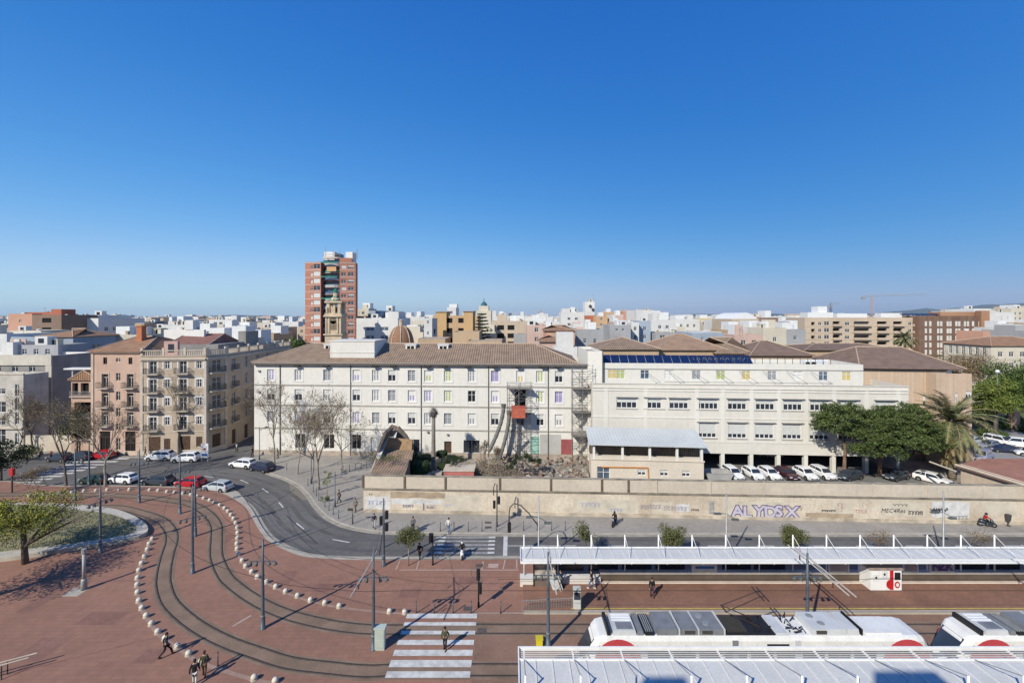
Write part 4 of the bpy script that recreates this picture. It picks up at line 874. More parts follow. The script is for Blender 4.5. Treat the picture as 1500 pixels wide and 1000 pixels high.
# --- brick tower
M_BT = cm('tower_brick', (.44, .19, .13)); M_CONC = mat('tower_band', (.55, .46, .40), .9, .1, .5)
dT = 200.
def xw(x, d): return (x-CX)/F*d
tz = EYE+(HY-384)/F*dT; tz2 = EYE+(HY-378)/F*dT
T = Bld('brick_tower', 'tall red brick apartment tower with curved central balconies and pale floor bands', 'building',
        [(xw(447, dT), dT), (xw(470, dT-1.5), dT-1.5), (xw(470.5, dT), dT+1.5), (xw(497, dT), dT+1.5), (xw(497.5, dT-1.5), dT-1.5), (xw(521, dT), dT), (xw(521, dT)-1.5, dT+7), (xw(447, dT)+2, dT+16)], tz, M_BT, parapet=1)
fh = 3.15; nf = 16
for k in range(nf):
    z = tz-2.9-k*fh
    if z < 8: break
    L0 = T.seg(0)[2]
    T.win(0, L0*.74, z, 3.2, 1.9, 'cas' if k % 3 == 0 else 'blind'); T.win(0, L0*.42, z, 1.2, 1.3, 'cas', gl=M_BLIND if k % 3 else M_GLASS)
    L4 = T.seg(4)[2]; T.win(4, L4*.25, z, 2.0, 1.4, 'cas' if k % 3 else 'blind'); T.win(4, L4*.70, z, 2.4, 1.5, 'cas' if k % 2 else 'slid', gl=M_GLASS)
T.finish()
mb = MB()
for k in range(nf+1):
    for i in (0, 4): T.band(mb, i, tz-.6-k*fh, .28, .1)
T.part(mb, 'floor_bands', M_CONC)
mb = MB(); T.boxat(mb, 4, 0, T.seg(4)[2]-1.6, -6, 0, tz+.01, tz2); T.part(mb, 'attic', M_BT)
cxT = xw(484, dT); rad = (xw(497, dT)-xw(471, dT))/2
def arcpts(r, z, n=9, y=dT+1.5, k=.45): return [(cxT-r*math.cos(math.pi*t/n), y-r*k*math.sin(math.pi*t/n)) for t in range(n+1)]
gm = [mat('awning_green', (.03, .22, .14), .7, .1), M_DARK, mat('tower_balcony_white', (.42, .44, .46), .8), mat('balcony_blue', (.10, .14, .24), .7), mat('awning_orange', (.62, .35, .18), .7, .1)]
for k in range(nf):
    z = tz2-3.2-k*fh
    if z < 10: break
    mb = MB(); pl = arcpts(rad*.98, 0); mb.prism(pl, z-.25, z); sl_ = T.part(mb, 'balcony', M_CONC)
    mb = MB(); a_ = arcpts(rad*.97, 0)
    for p, q in zip(a_, a_[1:]): mb.face([(p[0], p[1], z), (q[0], q[1], z), (q[0], q[1], z+1.0), (p[0], p[1], z+1.0)])
    T.part(mb, 'balcony_front', gm[(2, 0, 3, 2, 3, 2)[k % 6]])
    mb = MB(); mb.box(cxT-rad*.9, cxT+rad*.9, dT+1.2, dT+1.35, z+.05, z+2.5); T.part(mb, 'balcony_glazing', M_GLASS if k % 2 else M_GLASSB)
    if k in (1,):
        mb = MB(); mb.box(cxT-rad*.25, cxT+rad*.8, dT-1.6, dT-1.5, z+.4, z+2.4); T.part(mb, 'sun_blind', gm[4])
    if k in (0, 2, 5): mb = MB(); mb.box(cxT-rad*.9, cxT+rad*.9, dT-1.5, dT-1.4, z+.95, z+1.5); T.part(mb, 'awning', gm[0])
mb = MB(); pl = arcpts(rad*1.0, 0)
mb.prism(pl, tz2-.2, tz2+.6); mb.tube([(p[0], p[1]-.2, tz2+1.6) for p in pl], .12, 5); T.part(mb, 'roof_ring', M_CONC)
mb = MB(); mb.box(xw(471, dT), xw(486, dT), dT+3, dT+9, tz, tz2+3.2); T.part(mb, 'roof_plant', frm)
mb = MB(); mb.box(xw(504, dT), xw(514, dT), dT+2, dT+7, tz, tz2+3.0); T.part(mb, 'roof_plant', frm)
mb = MB(); mb.box(xw(486.5, dT), xw(495, dT), dT+3, dT+7, tz, tz2+2.3); T.part(mb, 'roof_plant', M_GLASS)
mb = MB()
for x, h in ((473, 5.5), (494, 4.4), (519, 4.6), (520.5, 4.2), (484, 4)): mb.tube([(xw(x, dT), dT+3, tz2), (xw(x, dT), dT+3, tz2+h)], .1, 5)
T.part(mb, 'aerial', M_GALV)
# --- baroque bell tower in front of the brick tower
dC = 150.; M_BAR = mat('baroque_stone', (.60, .48, .34), .9, .15, .6, .3, 4, streak=.3)
ct = thing('bell_tower', 'ornate cream baroque bell tower with green cap in front of the brick tower', 'church tower', (xw(488, dC), dC+3, 0))
def zc_(y, d): return EYE-(y-HY)/F*d
cx0 = xw(488, dC); k_ = dC/F
mb = MB(); w = 12.2*k_; mb.box(cx0-w, cx0+w, dC, dC+2*w, 0, zc_(490, dC)); mb.box(cx0-w-.4, cx0+w+.4, dC-.4, dC+2*w+.4, zc_(491, dC), zc_(489, dC)); 
w2 = 11.3*k_; mb.box(cx0-w2, cx0+w2, dC+.2, dC+2*w2, zc_(489, dC), zc_(463.5, dC))
for s_ in (-1, 1):
    for q in (.93, .55): mb.box(cx0+s_*w2*q-.22, cx0+s_*w2*q+.22, dC-.05, dC+.25, zc_(488.5, dC), zc_(465, dC))
mb.box(cx0-w2-.5, cx0+w2+.5, dC-.5, dC+2*w2+.5, zc_(464, dC), zc_(461.5, dC)); mb.box(cx0-w2-.2, cx0+w2+.2, dC-.2, dC+2*w2+.2, zc_(461.5, dC), zc_(458.5, dC))
ct_b = mb.build('tower_body', M_BAR, ct, world=True)
mb = MB(); w3 = 8.2*k_
for sx in (-1, 1):
    for sy in (0, 1): mb.box(cx0+sx*w3-.5, cx0+sx*w3+.5, dC+.6+sy*2*w3-.3, dC+.6+sy*2*w3+.7, zc_(459, dC), zc_(443, dC))
mb.box(cx0-.35, cx0+.35, dC+.7, dC+1.3, zc_(459, dC), zc_(443, dC))
mb.box(cx0-w3-1, cx0+w3+1, dC-.1, dC+2*w3+1.4, zc_(443.5, dC), zc_(441, dC))
for sx in (-1, 1): mb.box(cx0+sx*9.5*k_-.25, cx0+sx*9.5*k_+.25, dC-.1, dC+.4, zc_(458, dC), zc_(450, dC))
mb.build('belfry', M_BAR, ct, world=True)
mb = MB()
mb.tube([(cx0, dC+2, zc_(441, dC)), (cx0, dC+2, zc_(438, dC)), (cx0, dC+2, zc_(434, dC))], [7.5*k_, 6.5*k_, 4.5*k_], 12); mb.build('cap_base', M_BAR, ct, world=True)
mb = MB(); mb.tube([(cx0, dC+2, zc_(y, dC)) for y in (440, 437.5, 434)], [7.9*k_, 6*k_, 5*k_], 8); mb.build('green_cornice', mat('green_tile', (.03, .20, .12), .4, .2, 3), ct, world=True)
mb = MB(); mb.tube([(cx0, dC+2, zc_(434, dC)), (cx0, dC+2, zc_(427, dC))], [3.6*k_, 3.2*k_], 8); mb.build('lantern', M_BAR, ct, world=True)
mb = MB(); mb.tube([(cx0, dC+2, zc_(y, dC)) for y in (427.5, 425.5, 423, 421.5)], [4.2*k_, 3.8*k_, 1.6*k_, .3*k_], 10); mb.tube([(cx0, dC+2, zc_(422, dC)), (cx0, dC+2, zc_(417.5, dC))], .08, 5); mb.build('cap', MATS['green_tile'], ct, world=True)
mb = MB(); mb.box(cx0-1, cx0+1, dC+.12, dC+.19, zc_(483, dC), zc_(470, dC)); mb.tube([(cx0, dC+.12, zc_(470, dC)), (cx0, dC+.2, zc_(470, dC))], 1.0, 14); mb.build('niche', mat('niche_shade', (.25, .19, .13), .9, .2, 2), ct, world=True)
mb = MB(); mb.tube([(cx0, dC+1.9, zc_(456, dC)), (cx0, dC+1.9, zc_(449, dC))], [.9, .5], 10); mb.build('bell', mat('bronze', (.12, .09, .05), .5, metal=.6), ct, world=True)
# tile dome with lantern
dD = 116.; dm = thing('tiled_dome', 'round church dome of brown tiles with cream ribs and small lantern', 'dome', (xw(583, dD), dD+3, 0)); cxd = xw(583, dD); kd = dD/F
mb = MB(); pr = [(18.5, 505), (18, 500), (16.8, 494), (14.3, 487), (10.5, 481), (5, 477.5)]
mb.tube([(cxd, dD+3.2, zc_(y, dD)) for r, y in pr], [r*kd for r, y in pr], 16); mb.build('dome_shell', mat('dome_tile', (.30, .16, .095), .85, .25, 2.5, .3, 5, col2=(.2, .12, .08)), dm, True, world=True)
mb = MB()
for a in range(8):
    t = a*math.pi/4+.2; mb.tube([(cxd+math.cos(t)*(r*kd+.05), dD+3.2+math.sin(t)*(r*kd+.05), zc_(y, dD)) for r, y in pr], .12, 5)
mb.build('ribs', M_BAR, dm, world=True)
mb = MB(); mb.tube([(cxd, dD+3.2, zc_(y, dD)) for y in (478, 477, 470, 469.5, 468)], [3.6*kd, 3.0*kd, 3.0*kd, 3.9*kd, 1*kd], 8); mb.build('lantern', M_BAR, dm, world=True)
mb = MB(); mb.tube([(cxd, dD+3.2, 0), (cxd, dD+3.2, zc_(504, dD))], 20*kd, 8); mb.build('drum', CW['cream'], dm, world=True)
# --- centre left
blk(520, 577, 463, 215, 20, 'dark grey', 'dark slate attic block just right of the brick tower', wins=wd(w=1.6, pitch=3), extras=2)
b = blk(524, 540, 452, 240, 14, 'cream', 'pale penthouse with dark top beside the brick tower', wins=wd(w=1.4, pitch=3), extras=2)
blk(540, 574, 455, 238, 14, 'blue-grey', 'blue grey mansard flats behind the slate attic block', wins=wd(w=1.2, pitch=2.6), extras=1)
b = blk(522, 583, 466, 165, 20, 'white', 'white apartment block with blue shade between tower and tiled dome', wins=wd(w=3.0, h=1.3, pitch=5.2, gl=M_GLASSB), extras=2)
blk(575, 622, 464, 250, 20, 'white', 'white block with round roof tanks behind the tiled dome', wins=wd(w=1.6), extras=3)
blk(590, 636, 470, 190, 14, 'cream', 'cream top floor with dark pergola behind the tiled dome', wins=wd(w=2.4, h=1.6, pitch=3.1, st='void', gl=M_DARK))
blk(621, 633, 466, 128, 9, 'white', 'small white tower house left of the orange flats', wins=wd(w=.5, h=.9, pitch=1.2), side=wd(st='void', w=3, h=1.5, pitch=4, gl=M_DARK))
b = blk(634, 700, 462, 142, 14, 'orange', 'orange brick flats with two raised stair towers', wins=wd(w=2.8, h=1.5, pitch=4.6, st='void', gl=M_DARK, skip=.2), side=wd())
for x0, x1, y in ((639, 654.5, 457), (679.5, 693, 456.5)):
    mb = MB(); u0, u1 = b.px(0, x0), b.px(0, x1); b.boxat(mb, 0, u0, u1, -8, .8, 0, zc_(y, 142)); b.part(mb, 'stair_tower', cm('orange_light', (.55, .36, .18))); mb = MB(); b.boxat(mb, 0, u0-.3, u1+.3, -8.3, 1.1, zc_(y, 142), zc_(y, 142)+.25); b.part(mb, 'tower_cap', MATS['roof_gravel'])
blk(655, 668, 450, 210, 12, 'white', 'white roof house above the orange flats', wins=wd(w=1), extras=1)
blk(612, 652, 496, 112, 10, 'tan', 'tan gabled wall behind the long tiled roof', par=.1)
blk(663, 702, 486, 116, 9, 'tan', 'tan windowless block left of the conifer', par=.2)
blk(684, 735, 499, 108, 10, 'tan', 'low tan block at the foot of the conifer', par=.2)
# green tiled church crossing
dG = 230.; cg = thing('church_cupola', 'small church cupola with blue green tiles and cross left of centre', 'dome', (xw(709, dG), dG, 0)); kg = dG/F; xg = xw(709, dG)
mb = MB(); mb.box(xg-11*kg, xg+11*kg, dG-4, dG+8, 0, zc_(455, dG)); mb.box(xg-7*kg, xg+7*kg, dG-3, dG+4, zc_(455, dG), zc_(448, dG)); mb.build('church_wall', CW['cream'], cg, world=True)
mb = MB(); mb.tube([(xg, dG, zc_(y, dG)) for y in (448.5, 446, 443.5, 441.5)], [5.2*kg, 4.6*kg, 3*kg, 1*kg], 10); mb.tube([(xg, dG, zc_(441.5, dG)), (xg, dG, zc_(437, dG))], .12, 5); mb.bar((xg-.6, dG, zc_(438.5, dG)), (xg+.6, dG, zc_(438.5, dG)), .12)
mb.build('cupola', mat('teal_tile', (.05, .14, .17), .35, .2, 3), cg, world=True)
b = blk(720, 777, 470, 172, 14, 'beige', 'beige flats with deep shaded balconies right of the conifer', wins=wd(w=2.6, h=1.8, pitch=3.9, st='void', gl=M_DARK, skip=.1), extras=3)
blk(716, 745, 463, 260, 14, 'white', 'white flats with square windows behind the beige balcony flats', wins=wd(w=1.8, h=1.6, pitch=2.8), extras=2)
blk(772, 800, 476, 150, 10, 'pink', 'pale pink gabled house right of the balcony flats', wins=wd(), extras=1)
for i, (x0, x1, y, c) in enumerate(((745, 749.5, 458.5, 'dark grey'), (751, 758, 457.5, 'blue-grey'), (762.5, 767, 456.5, 'white'), (768.5, 771, 456.5, 'blue-grey'), (786, 788.5, 455.5, 'blue-grey'), (789.5, 792, 455, 'grey'), (793, 795.5, 452, 'blue-grey'))):
    blk(x0, x1, y, 1900, 20, c, ['stubby dark tower of the distant left pair', 'widest blue grey tower far on the horizon', 'white slim tower far on the horizon', 'dark slim tower touching the white horizon tower', 'left tower of the far triplet', 'middle tower of the far triplet', 'tallest right tower of the far triplet'][i], 'tower', group='distant high rise towers on the horizon', name='distant_tower')
b = blk(800, 842, 484, 128, 12, 'salmon', 'red tiled house with white roof tubs in the centre', wins=wd(w=1, h=1.1, pitch=1.9), par=None)
mb = MB(); hip(mb, [(b.pts[0].x, 128), (b.pts[1].x, 128), (b.pts[1].x, 140), (b.pts[0].x, 140)], b.z1, 1.4); b.part(mb, 'roof', M_ROOFO)
b = blk(793, 835, 500, 107, 9, 'pink', 'pink house with orange tiled lean to beside the hip roof end', wins=wd(w=1), par=None)
mb = MB(); hip(mb, [(b.pts[0].x, 107), (b.pts[1].x, 107), (b.pts[1].x, 116), (b.pts[0].x, 116)], b.z1, 1.3); b.part(mb, 'roof', M_ROOFO)
blk(812, 846, 508, 97, 4.5, 'white', 'white terrace with air units behind the hip roof end', extras=2)
blk(795, 826, 474, 210, 12, 'white', 'white arched top floor in the centre rooftops', wins=wd(w=1.2), extras=2)
b = blk(822, 856, 457, 250, 14, 'white', 'broad white block left of the white lift tower', wins=wd(w=1.6, pitch=4), extras=2)
b = blk(857, 871, 442, 260, 8, 'white', 'tall white lift tower with dishes near the picture centre', extras=0)
mb = antenna(0, 0, 0, 5); o = mb.build('aerial', M_IRON, b.root); b.place(o, 0, 5.2, b.z1-.6, -2)
for k in range(2): mb = MB(); mb.tube([(0, -.2, 0), (0, 0, 0)], [.9, .3], 12); o = mb.build('dish', M_IRON, b.root); b.place(o, 0, 4.2+k*1.6-1.3, b.z1-2.5-k*2, .3)
blk(858, 872, 462, 246, 8, 'brick', 'small red brick box under the white lift tower')
blk(872, 890, 463, 240, 12, 'orange', 'orange house right of the white lift tower', wins=wd(w=1), extras=1)
blk(845, 884, 482, 140, 12, 'grey', 'weathered grey house behind the stair block', wins=wd(w=1), extras=1)
blk(885, 903, 457, 255, 12, 'orange', 'orange brick stair head in the right centre rooftops', extras=1)
blk(896, 913, 461, 235, 12, 'white', 'white flats with tall pipe between two stair heads', wins=wd(w=1, pitch=3), extras=1)
blk(912, 925, 455.5, 270, 10, 'salmon', 'salmon box with white lid on the right centre skyline', extras=0)
b = blk(932, 956, 454, 228, 20, 'white', 'largest plain white block on the right centre skyline', extras=0)
blk(954, 967, 455, 232, 20, 'white', 'white stepped annex right of the largest white block', wins=wd(w=1.1))
b = blk(893, 924, 476, 160, 12, 'grey', 'grey sheet clad block with brown end in the right centre', wins=wd(w=1.0, h=.9, pitch=2.2), extras=1)
blk(925, 936, 472, 165, 10, 'white', 'narrow white house beside the grey sheet clad block', wins=wd(w=1))
blk(936, 953, 470, 168, 12, 'blue-grey', 'shaded blue house below the largest white block', wins=wd(w=1.1, pitch=2.4))
blk(954, 990, 468, 190, 14, 'white', 'long white terrace house right of centre', wins=wd(w=1.3), extras=3)
blk(990, 1025, 467, 215, 14, 'white', 'white rooftop block with tanks left of the yellow roof', wins=wd(w=1.1), extras=3)
blk(1025, 1044, 466, 235, 14, 'yellow', 'low yellow flat roof behind white terraces', extras=1)
blk(1048, 1072, 468, 200, 12, 'white', 'white block with grey pergola near the curved roof', wins=wd(w=1.5), extras=2)
b = blk(1014, 1060, 487.5, 128, 14, 'blue-grey', 'pale blue sheet metal shed with small square windows', wins=wd(w=.8, h=1, pitch=3.0, z0=15), par=.2, roof=CW['white'])
b = blk(1072, 1112, 467, 180, 18, 'beige', 'beige flats with white vaulted top floor', wins=wd(w=1.0, h=3.0, pitch=6, fl=9, st='cas'), par=.3)
mb = MB(); a, c_ = b.pts[0], b.pts[1]; n = 12
prf = [(a.x+(c_.x-a.x)*k/n, b.z1-.3+2.8*math.sin(math.pi*k/n)) for k in range(n+1)]
mb.face([(x, 180.1, z) for x, z in prf]); 
for p, q in zip(prf, prf[1:]): mb.face([(p[0], 180.1, p[1]), (q[0], 180.1, q[1]), (q[0], 197, q[1]), (p[0], 197, p[1])])
b.part(mb, 'vaulted_roof', M_WFR)
blk(1111, 1140, 465, 184, 14, 'brown', 'brown capped flats right of the vaulted roof', wins=wd(w=2.2, st='void', gl=M_DARK), extras=1)
blk(1076, 1118, 490, 130, 10, 'pink', 'pink house with red parapet behind the tiled cone roof', wins=wd(w=1.4), extras=2)
blk(1140, 1184, 470, 240, 16, 'white', 'white stepped houses left of the long beige flats', wins=wd(w=1.4), extras=4)
blk(1118, 1152, 480, 150, 10, 'cream', 'cream house with roof sheds right of the pink house', wins=wd(w=1.2), extras=2)
blk(1150, 1180, 482, 160, 12, 'grey', 'grey weathered terrace left of the long beige flats', wins=wd(w=1.2), extras=3)
# long beige flats and brown hotel
b = Bld('beige_flats', 'long beige flats with deep triangular balconies left of the brown hotel', 'building', [(xw(1183, 200), 202), (xw(1352, 200), 199), (xw(1352, 200), 214), (xw(1183, 200), 216)], zc_(465, 200), CW['beige'], parapet=.9, trim=CW['pink'])
for r_ in range(5):
    z = b.z1-3.4-r_*3.0
    for x, w, st, g in ((1191, 1.6, 'void', M_DARK), (1201, 1.5, 'cas', M_GLASS), (1211, 2.2, 'cas', M_GLASS), (1225, 3.0, 'void', M_DARK), (1241, 2, 'cas', M_GLASS), (1262, 6.5, 'void', M_GLASS), (1292, 4.2, 'void', M_DARK), (1315, 3.8, 'void', M_DARK), (1333, 1.4, 'cas', M_GLASS), (1342, 3.0, 'void', M_DARK)):
        b.win(0, b.px(0, x), z, w, 1.7 if w > 2 else 1.4, st, gl=g, r=.9 if st == 'void' else .15)
b.finish()
mb = MB()
for r_ in range(5):
    z = b.z1-3.4-r_*3.0
    b.band(mb, 0, z-.5, .2, .12)
    for x, w in ((1225, 3.4), (1262, 7), (1292, 4.6), (1315, 4.2), (1342, 3.2)): u = b.px(0, x); b.boxat(mb, 0, u-w/2, u+w/2, .1, 1.1, z-.45, z+.55)
b.part(mb, 'balconies', CW['beige'])
mb = MB(); b.boxat(mb, 0, 3, 14, -9, -3, b.z1-.9, b.z1+2.3); b.boxat(mb, 0, 8, 12, -9, -4, b.z1+2.3, b.z1+5); b.boxat(mb, 0, 17, 30, -9, -5, b.z1-.9, b.z1+1.8); b.boxat(mb, 0, 36, 45, -9, -5, b.z1-.9, b.z1+2); b.part(mb, 'roof_house', M_WFR)
M_HOT = mat('hotel_brick', (.215, .13, .095), .9, .1, .6, brick=(1.2, .3, .75, .25)); hw_ = mat('white_pane', (.62, .60, .56), .4, .1, .5)  # hotel panes share one plain off-white colour
b = Bld('brown_hotel', 'dark brown block with rows of pale window pairs and solar panels on its roof', 'building', [(xw(1353, 194), 196), (xw(1442, 194), 192), (xw(1442, 194)+3, 210), (xw(1353, 194), 212)], zc_(462.5, 194), M_HOT, parapet=.8)
for r_ in range(6):
    z = b.z1-4.4-r_*3.05
    for x in (1356.5, 1363, 1374.5, 1379, 1388.5, 1392.5, 1401.2, 1405.4, 1413.8, 1418.2, 1425.6, 1435, 1439.2):
        b.win(0, b.px(0, x), z, .95, 2.2, 'void', gl=hw_, r=.12)
b.finish()
mb = MB(); b.boxat(mb, 0, 10, 26, -10, -3, b.z1-.8, b.z1+1.7); b.boxat(mb, 0, 22.5, 25.6, -2, 1, 0, b.z1+2.2); b.part(mb, 'brick_riser', cm('hotel_light', (.36, .20, .12)))
mb = MB(); 
for k in range(9): q = Matrix.Translation(b.at(0, -4.5+k*1.95, b.z1+.2, -3.5)) @ Matrix.Rotation(R(25), 4, 'X'); mb.box(0, 1.85, 0, 1.6, 0, .08, 0, q)
b.part(mb, 'solar_panels', MATS['solar_blue'])
# right: white complex
blk(1426, 1452, 452, 262, 20, 'white', 'white clinic block behind the brown hotel', wins=wd(w=1, h=2, pitch=6))
b = blk(1441, 1458, 455, 240, 30, 'white', 'white sheet clad block right of the brown hotel', side=wd(w=1.2))
blk(1458, 1486, 457, 250, 25, 'white', 'low white hall on the right skyline', wins=wd(w=.5, h=2, pitch=3.5))
blk(1481, 1530, 451.5, 280, 20, 'cream', 'cream block at the right edge of the skyline', wins=wd(w=1.4), extras=1)
blk(1472, 1560, 477, 185, 14, 'yellow', 'yellow and white houses at the right edge above the trees', wins=wd(w=1.3, pitch=3.4))
blk(1440, 1474, 481, 190, 12, 'white', 'white house right of the brown hotel', wins=wd(w=2, pitch=4), extras=1)
blk(1440, 1450, 485, 165, 10, 'salmon', 'small salmon house right of the brown hotel')
b = blk(1452, 1560, 506, 128, 14, 'cream', 'cream house with orange tiled roof behind the right trees', wins=wd(w=1.4), side=wd(w=1, h=2.4, pitch=2), par=None)
mb = MB(); hip(mb, [(b.pts[0].x, 128), (b.pts[1].x, 128), (b.pts[1].x, 142), (b.pts[0].x, 142)], b.z1, 2.2); b.part(mb, 'roof', M_ROOFO)
# brown tiled convent roofs behind the school
def tiled(x0, x1, ye, yr, d, dep, label, m=M_ROOFT, wall='tan', ins=None, gable=False):
    b = blk(x0, x1, ye, d, dep, wall, label, par=None, wins=wd(w=1.2, pitch=4) if d < 95 else None); rise = max(.6, zc_(yr, d+dep/2)-b.z1)
    mb = MB(); hip(mb, [(b.pts[0].x, d), (b.pts[1].x, d), (b.pts[1].x, d+dep), (b.pts[0].x, d+dep)], b.z1, rise, over=.5, inset=ins, gable=gable); b.part(mb, 'roof', m); return b
tiled(878, 965, 511, 494, 95, 12, 'tan convent wing under brown tiles behind the solar panels')
tiled(962, 1062, 512, 489, 96, 13, 'convent hall with steep pale brown tiled roof', m=mat('roof_tile_pale', (.38, .25, .17), .9, .12, .8, wave=(0, .42, .35)))
tiled(1050, 1100, 517, 494, 95, 12, 'small brown hipped roof right of the steep convent hall')
tiled(1100, 1190, 520, 499, 93, 13, 'brown hipped cone like roof behind the roof railing', m=mat('roof_tile_dark', (.26, .175, .135), .9, .14, .8, wave=(0, .42, .5)), ins=6)
tiled(1180, 1330, 512, 503, 100, 12, 'long dark brown tiled wing behind the white top storey', m=MATS['roof_tile_dark'])
b = Bld('orange_brick_building', 'pale orange brick building with dark brown hipped roof right of the school', 'building', [(xw(1262, 80), 80), (xw(1390, 78), 78.5), (xw(1390, 78), 95), (xw(1262, 80), 96)], zc_(539, 79), mat('pale_orange_brick', (.56, .42, .31), .9, .06, .3, brick=(.5, .15, .88, .10), streak=.12), parapet=None)
b.win(0, b.px(0, 1362), zc_(596, 79), 2.2, 2.0, 'slid'); b.finish()
mb = MB(); hip(mb, [b.at(0, 0, 0), b.at(0, 15.6, 0), b.at(0, 15.6, 0, -16), b.at(0, 0, 0, -16)], b.z1, zc_(508, 87)-b.z1, over=.7, inset=4.5); b.part(mb, 'roof', MATS['roof_tile_dark'])
mb = MB(); b.band(mb, 0, b.z1-.35, .3, .4); b.part(mb, 'eaves', M_IRON)
b = Bld('brick_annex', 'flat roofed orange brick annex behind the palm', 'building', [(xw(1379, 76), 77), (xw(1429, 76), 76.6), (xw(1429, 76), 92), (xw(1379, 76), 92)], zc_(548, 76), MATS['pale_orange_brick'], parapet=.5)
b.win(0, b.px(0, 1419), zc_(584, 76), .9, 1.2, 'slid'); b.win(0, b.px(0, 1401), zc_(590, 76), .5, 1.5, 'slid'); b.finish()
mb = MB(); b.boxat(mb, 0, 1.4, 4.2, -6, -2, b.z1-.5, b.z1+.9); b.part(mb, 'air_units', M_WHITE)
b = Bld('garden_store', 'low cream store behind the palm trunk', 'building', [(xw(1398, 72), 73), (xw(1436, 72), 73), (xw(1436, 72), 77), (xw(1398, 72), 77)], zc_(640, 72), CW['beige'], parapet=.2); b.finish()
# terracotta flat roof, lower right
rr = thing('terracotta_roof_building', 'low building with a broad terracotta deck roof behind the wall on the right', 'building', (70, 62, 0))
zr_ = 4.75
pA, pB, pC, pD_ = P(1400, 681, zr_), P(1532, 720, zr_), P(1750, 720, zr_), P(1560, 671, zr_); pE = P(1437, 671.5, zr_)
mb = MB(); mb.prism([(p.x, p.y) for p in (pA, pB, pC, pD_, pE)], zr_-.25, zr_); mb.build('roof', mat('terracotta_deck', (.42, .20, .14), .9, .12, .5, brick=(.6, .3, .85, .15)), rr, world=True)
mb = MB(); mb.tube([pA+Vector((0, 0, .05)), pB+Vector((0, 0, .05))], .16, 6); mb.tube([pA+Vector((.9, .2, .06)), pB+Vector((.9, .2, .06))], .08, 6); mb.tube([P(1362, 676, zr_-.4), P(1400, 690, zr_-.4)], .12, 6); mb.build('roof_edge', M_STONE, rr, world=True)
mb = MB(); q = [(p.x, p.y) for p in (pA, pB, pC, pD_, pE)]; c = (sum(a for a, _ in q)/5, sum(a for _, a in q)/5); q = [(a+(c[0]-a)*.06, b_+(c[1]-b_)*.06) for a, b_ in q]; mb.prism(q, 0, zr_-.26); mb.build('wall', CW['beige'], rr, world=True)
# generic rooftops between and beyond ---------------------------------
zones = [(-60, 110, 'at the far left'), (110, 300, 'left of the pale slabs'), (300, 447, 'left of the brick tower'), (520, 640, 'between brick tower and orange flats'), (640, 800, 'near the distant high rises'), (800, 930, 'around the white lift tower'),
         (930, 1080, 'between the largest white block and the vaulted roof'), (1080, 1190, 'left of the long beige flats'), (1190, 1360, 'behind the long beige flats'), (1360, 1560, 'on the far right skyline')]
cnt = {}; ordn = ['first', 'second', 'third', 'fourth', 'fifth', 'sixth', 'seventh', 'eighth', 'ninth', 'tenth', 'eleventh', 'twelfth', 'thirteenth', 'fourteenth']
rows = []
for d, n, y0_, y1_ in ((170, 40, 479, 491), (215, 40, 473, 484), (290, 46, 469, 478), (400, 44, 466, 473)):
    for k in range(n):
        x = -50+1600*(k+rnd.uniform(-.3, .3))/n; w = rnd.uniform(13, 34)*(1. if d < 300 else .8)
        if d < 300 and (430 < x+w/2 < 535 or 1175 < x+w < 1470): continue
        rows.append((x, d+rnd.uniform(-12, 12)*d/200, w, rnd.uniform(y0_, y1_)-(2 if x > 800 else 0)))
rows.sort()
for x, d, w, yt in rows:
    wt = ['white', 'white', 'cream', 'cream', 'beige', 'pink', 'grey', 'tan', 'white'] if x > 520 else ['white', 'cream', 'beige', 'grey', 'beige', 'tan', 'white', 'brown']
    c = rnd.choice(wt); zn = next((t for a, b_, t in zones if a <= x+w/2 < b_), 'on the skyline'); kx = (c, zn); cnt[kx] = cnt.get(kx, 0)+1
    lab = f"{nth(cnt[kx]-1)} {c} rooftop block from the left {zn}"
    blk(x, x+w, yt, d, rnd.uniform(10, 18), c, lab, wins=wd(w=rnd.choice((1.1, 1.8, 2.4)), pitch=rnd.choice((3, 3.6, 4.4)), gl=rnd.choice((M_GLASS, M_GLASS, M_DARK)), skip=.15, fl=3.1) if d < 330 else None, extras=rnd.randint(0, 2) if d < 330 else 0, group='distant city rooftops')
mb = MB(); cs = list(CW)
for k in range(3600):
    d = 520*(1+rnd.random()**1.7*9); x = rnd.uniform(-1.25, 1.25)*d; w = rnd.uniform(10, 34); dp = rnd.uniform(10, 24); h = rnd.uniform(10, 22)+(rnd.random() < .08)*rnd.uniform(5, 14)*(1 if d > 900 else .3)
    i = rnd.choice((0, 0, 0, 1, 1, 2, 6, 4, 10)); mb.box(x, x+w, d, d+dp, 0, h, i)
    if rnd.random() < .5: mb.box(x+w*.3, x+w*.6, d+2, d+dp*.6, h, h+2.5, 0)
tag(mb.build('distant_town', [CW[c] for c in cs]), 'dense far town of small pale blocks reaching the horizon', kind='stuff')
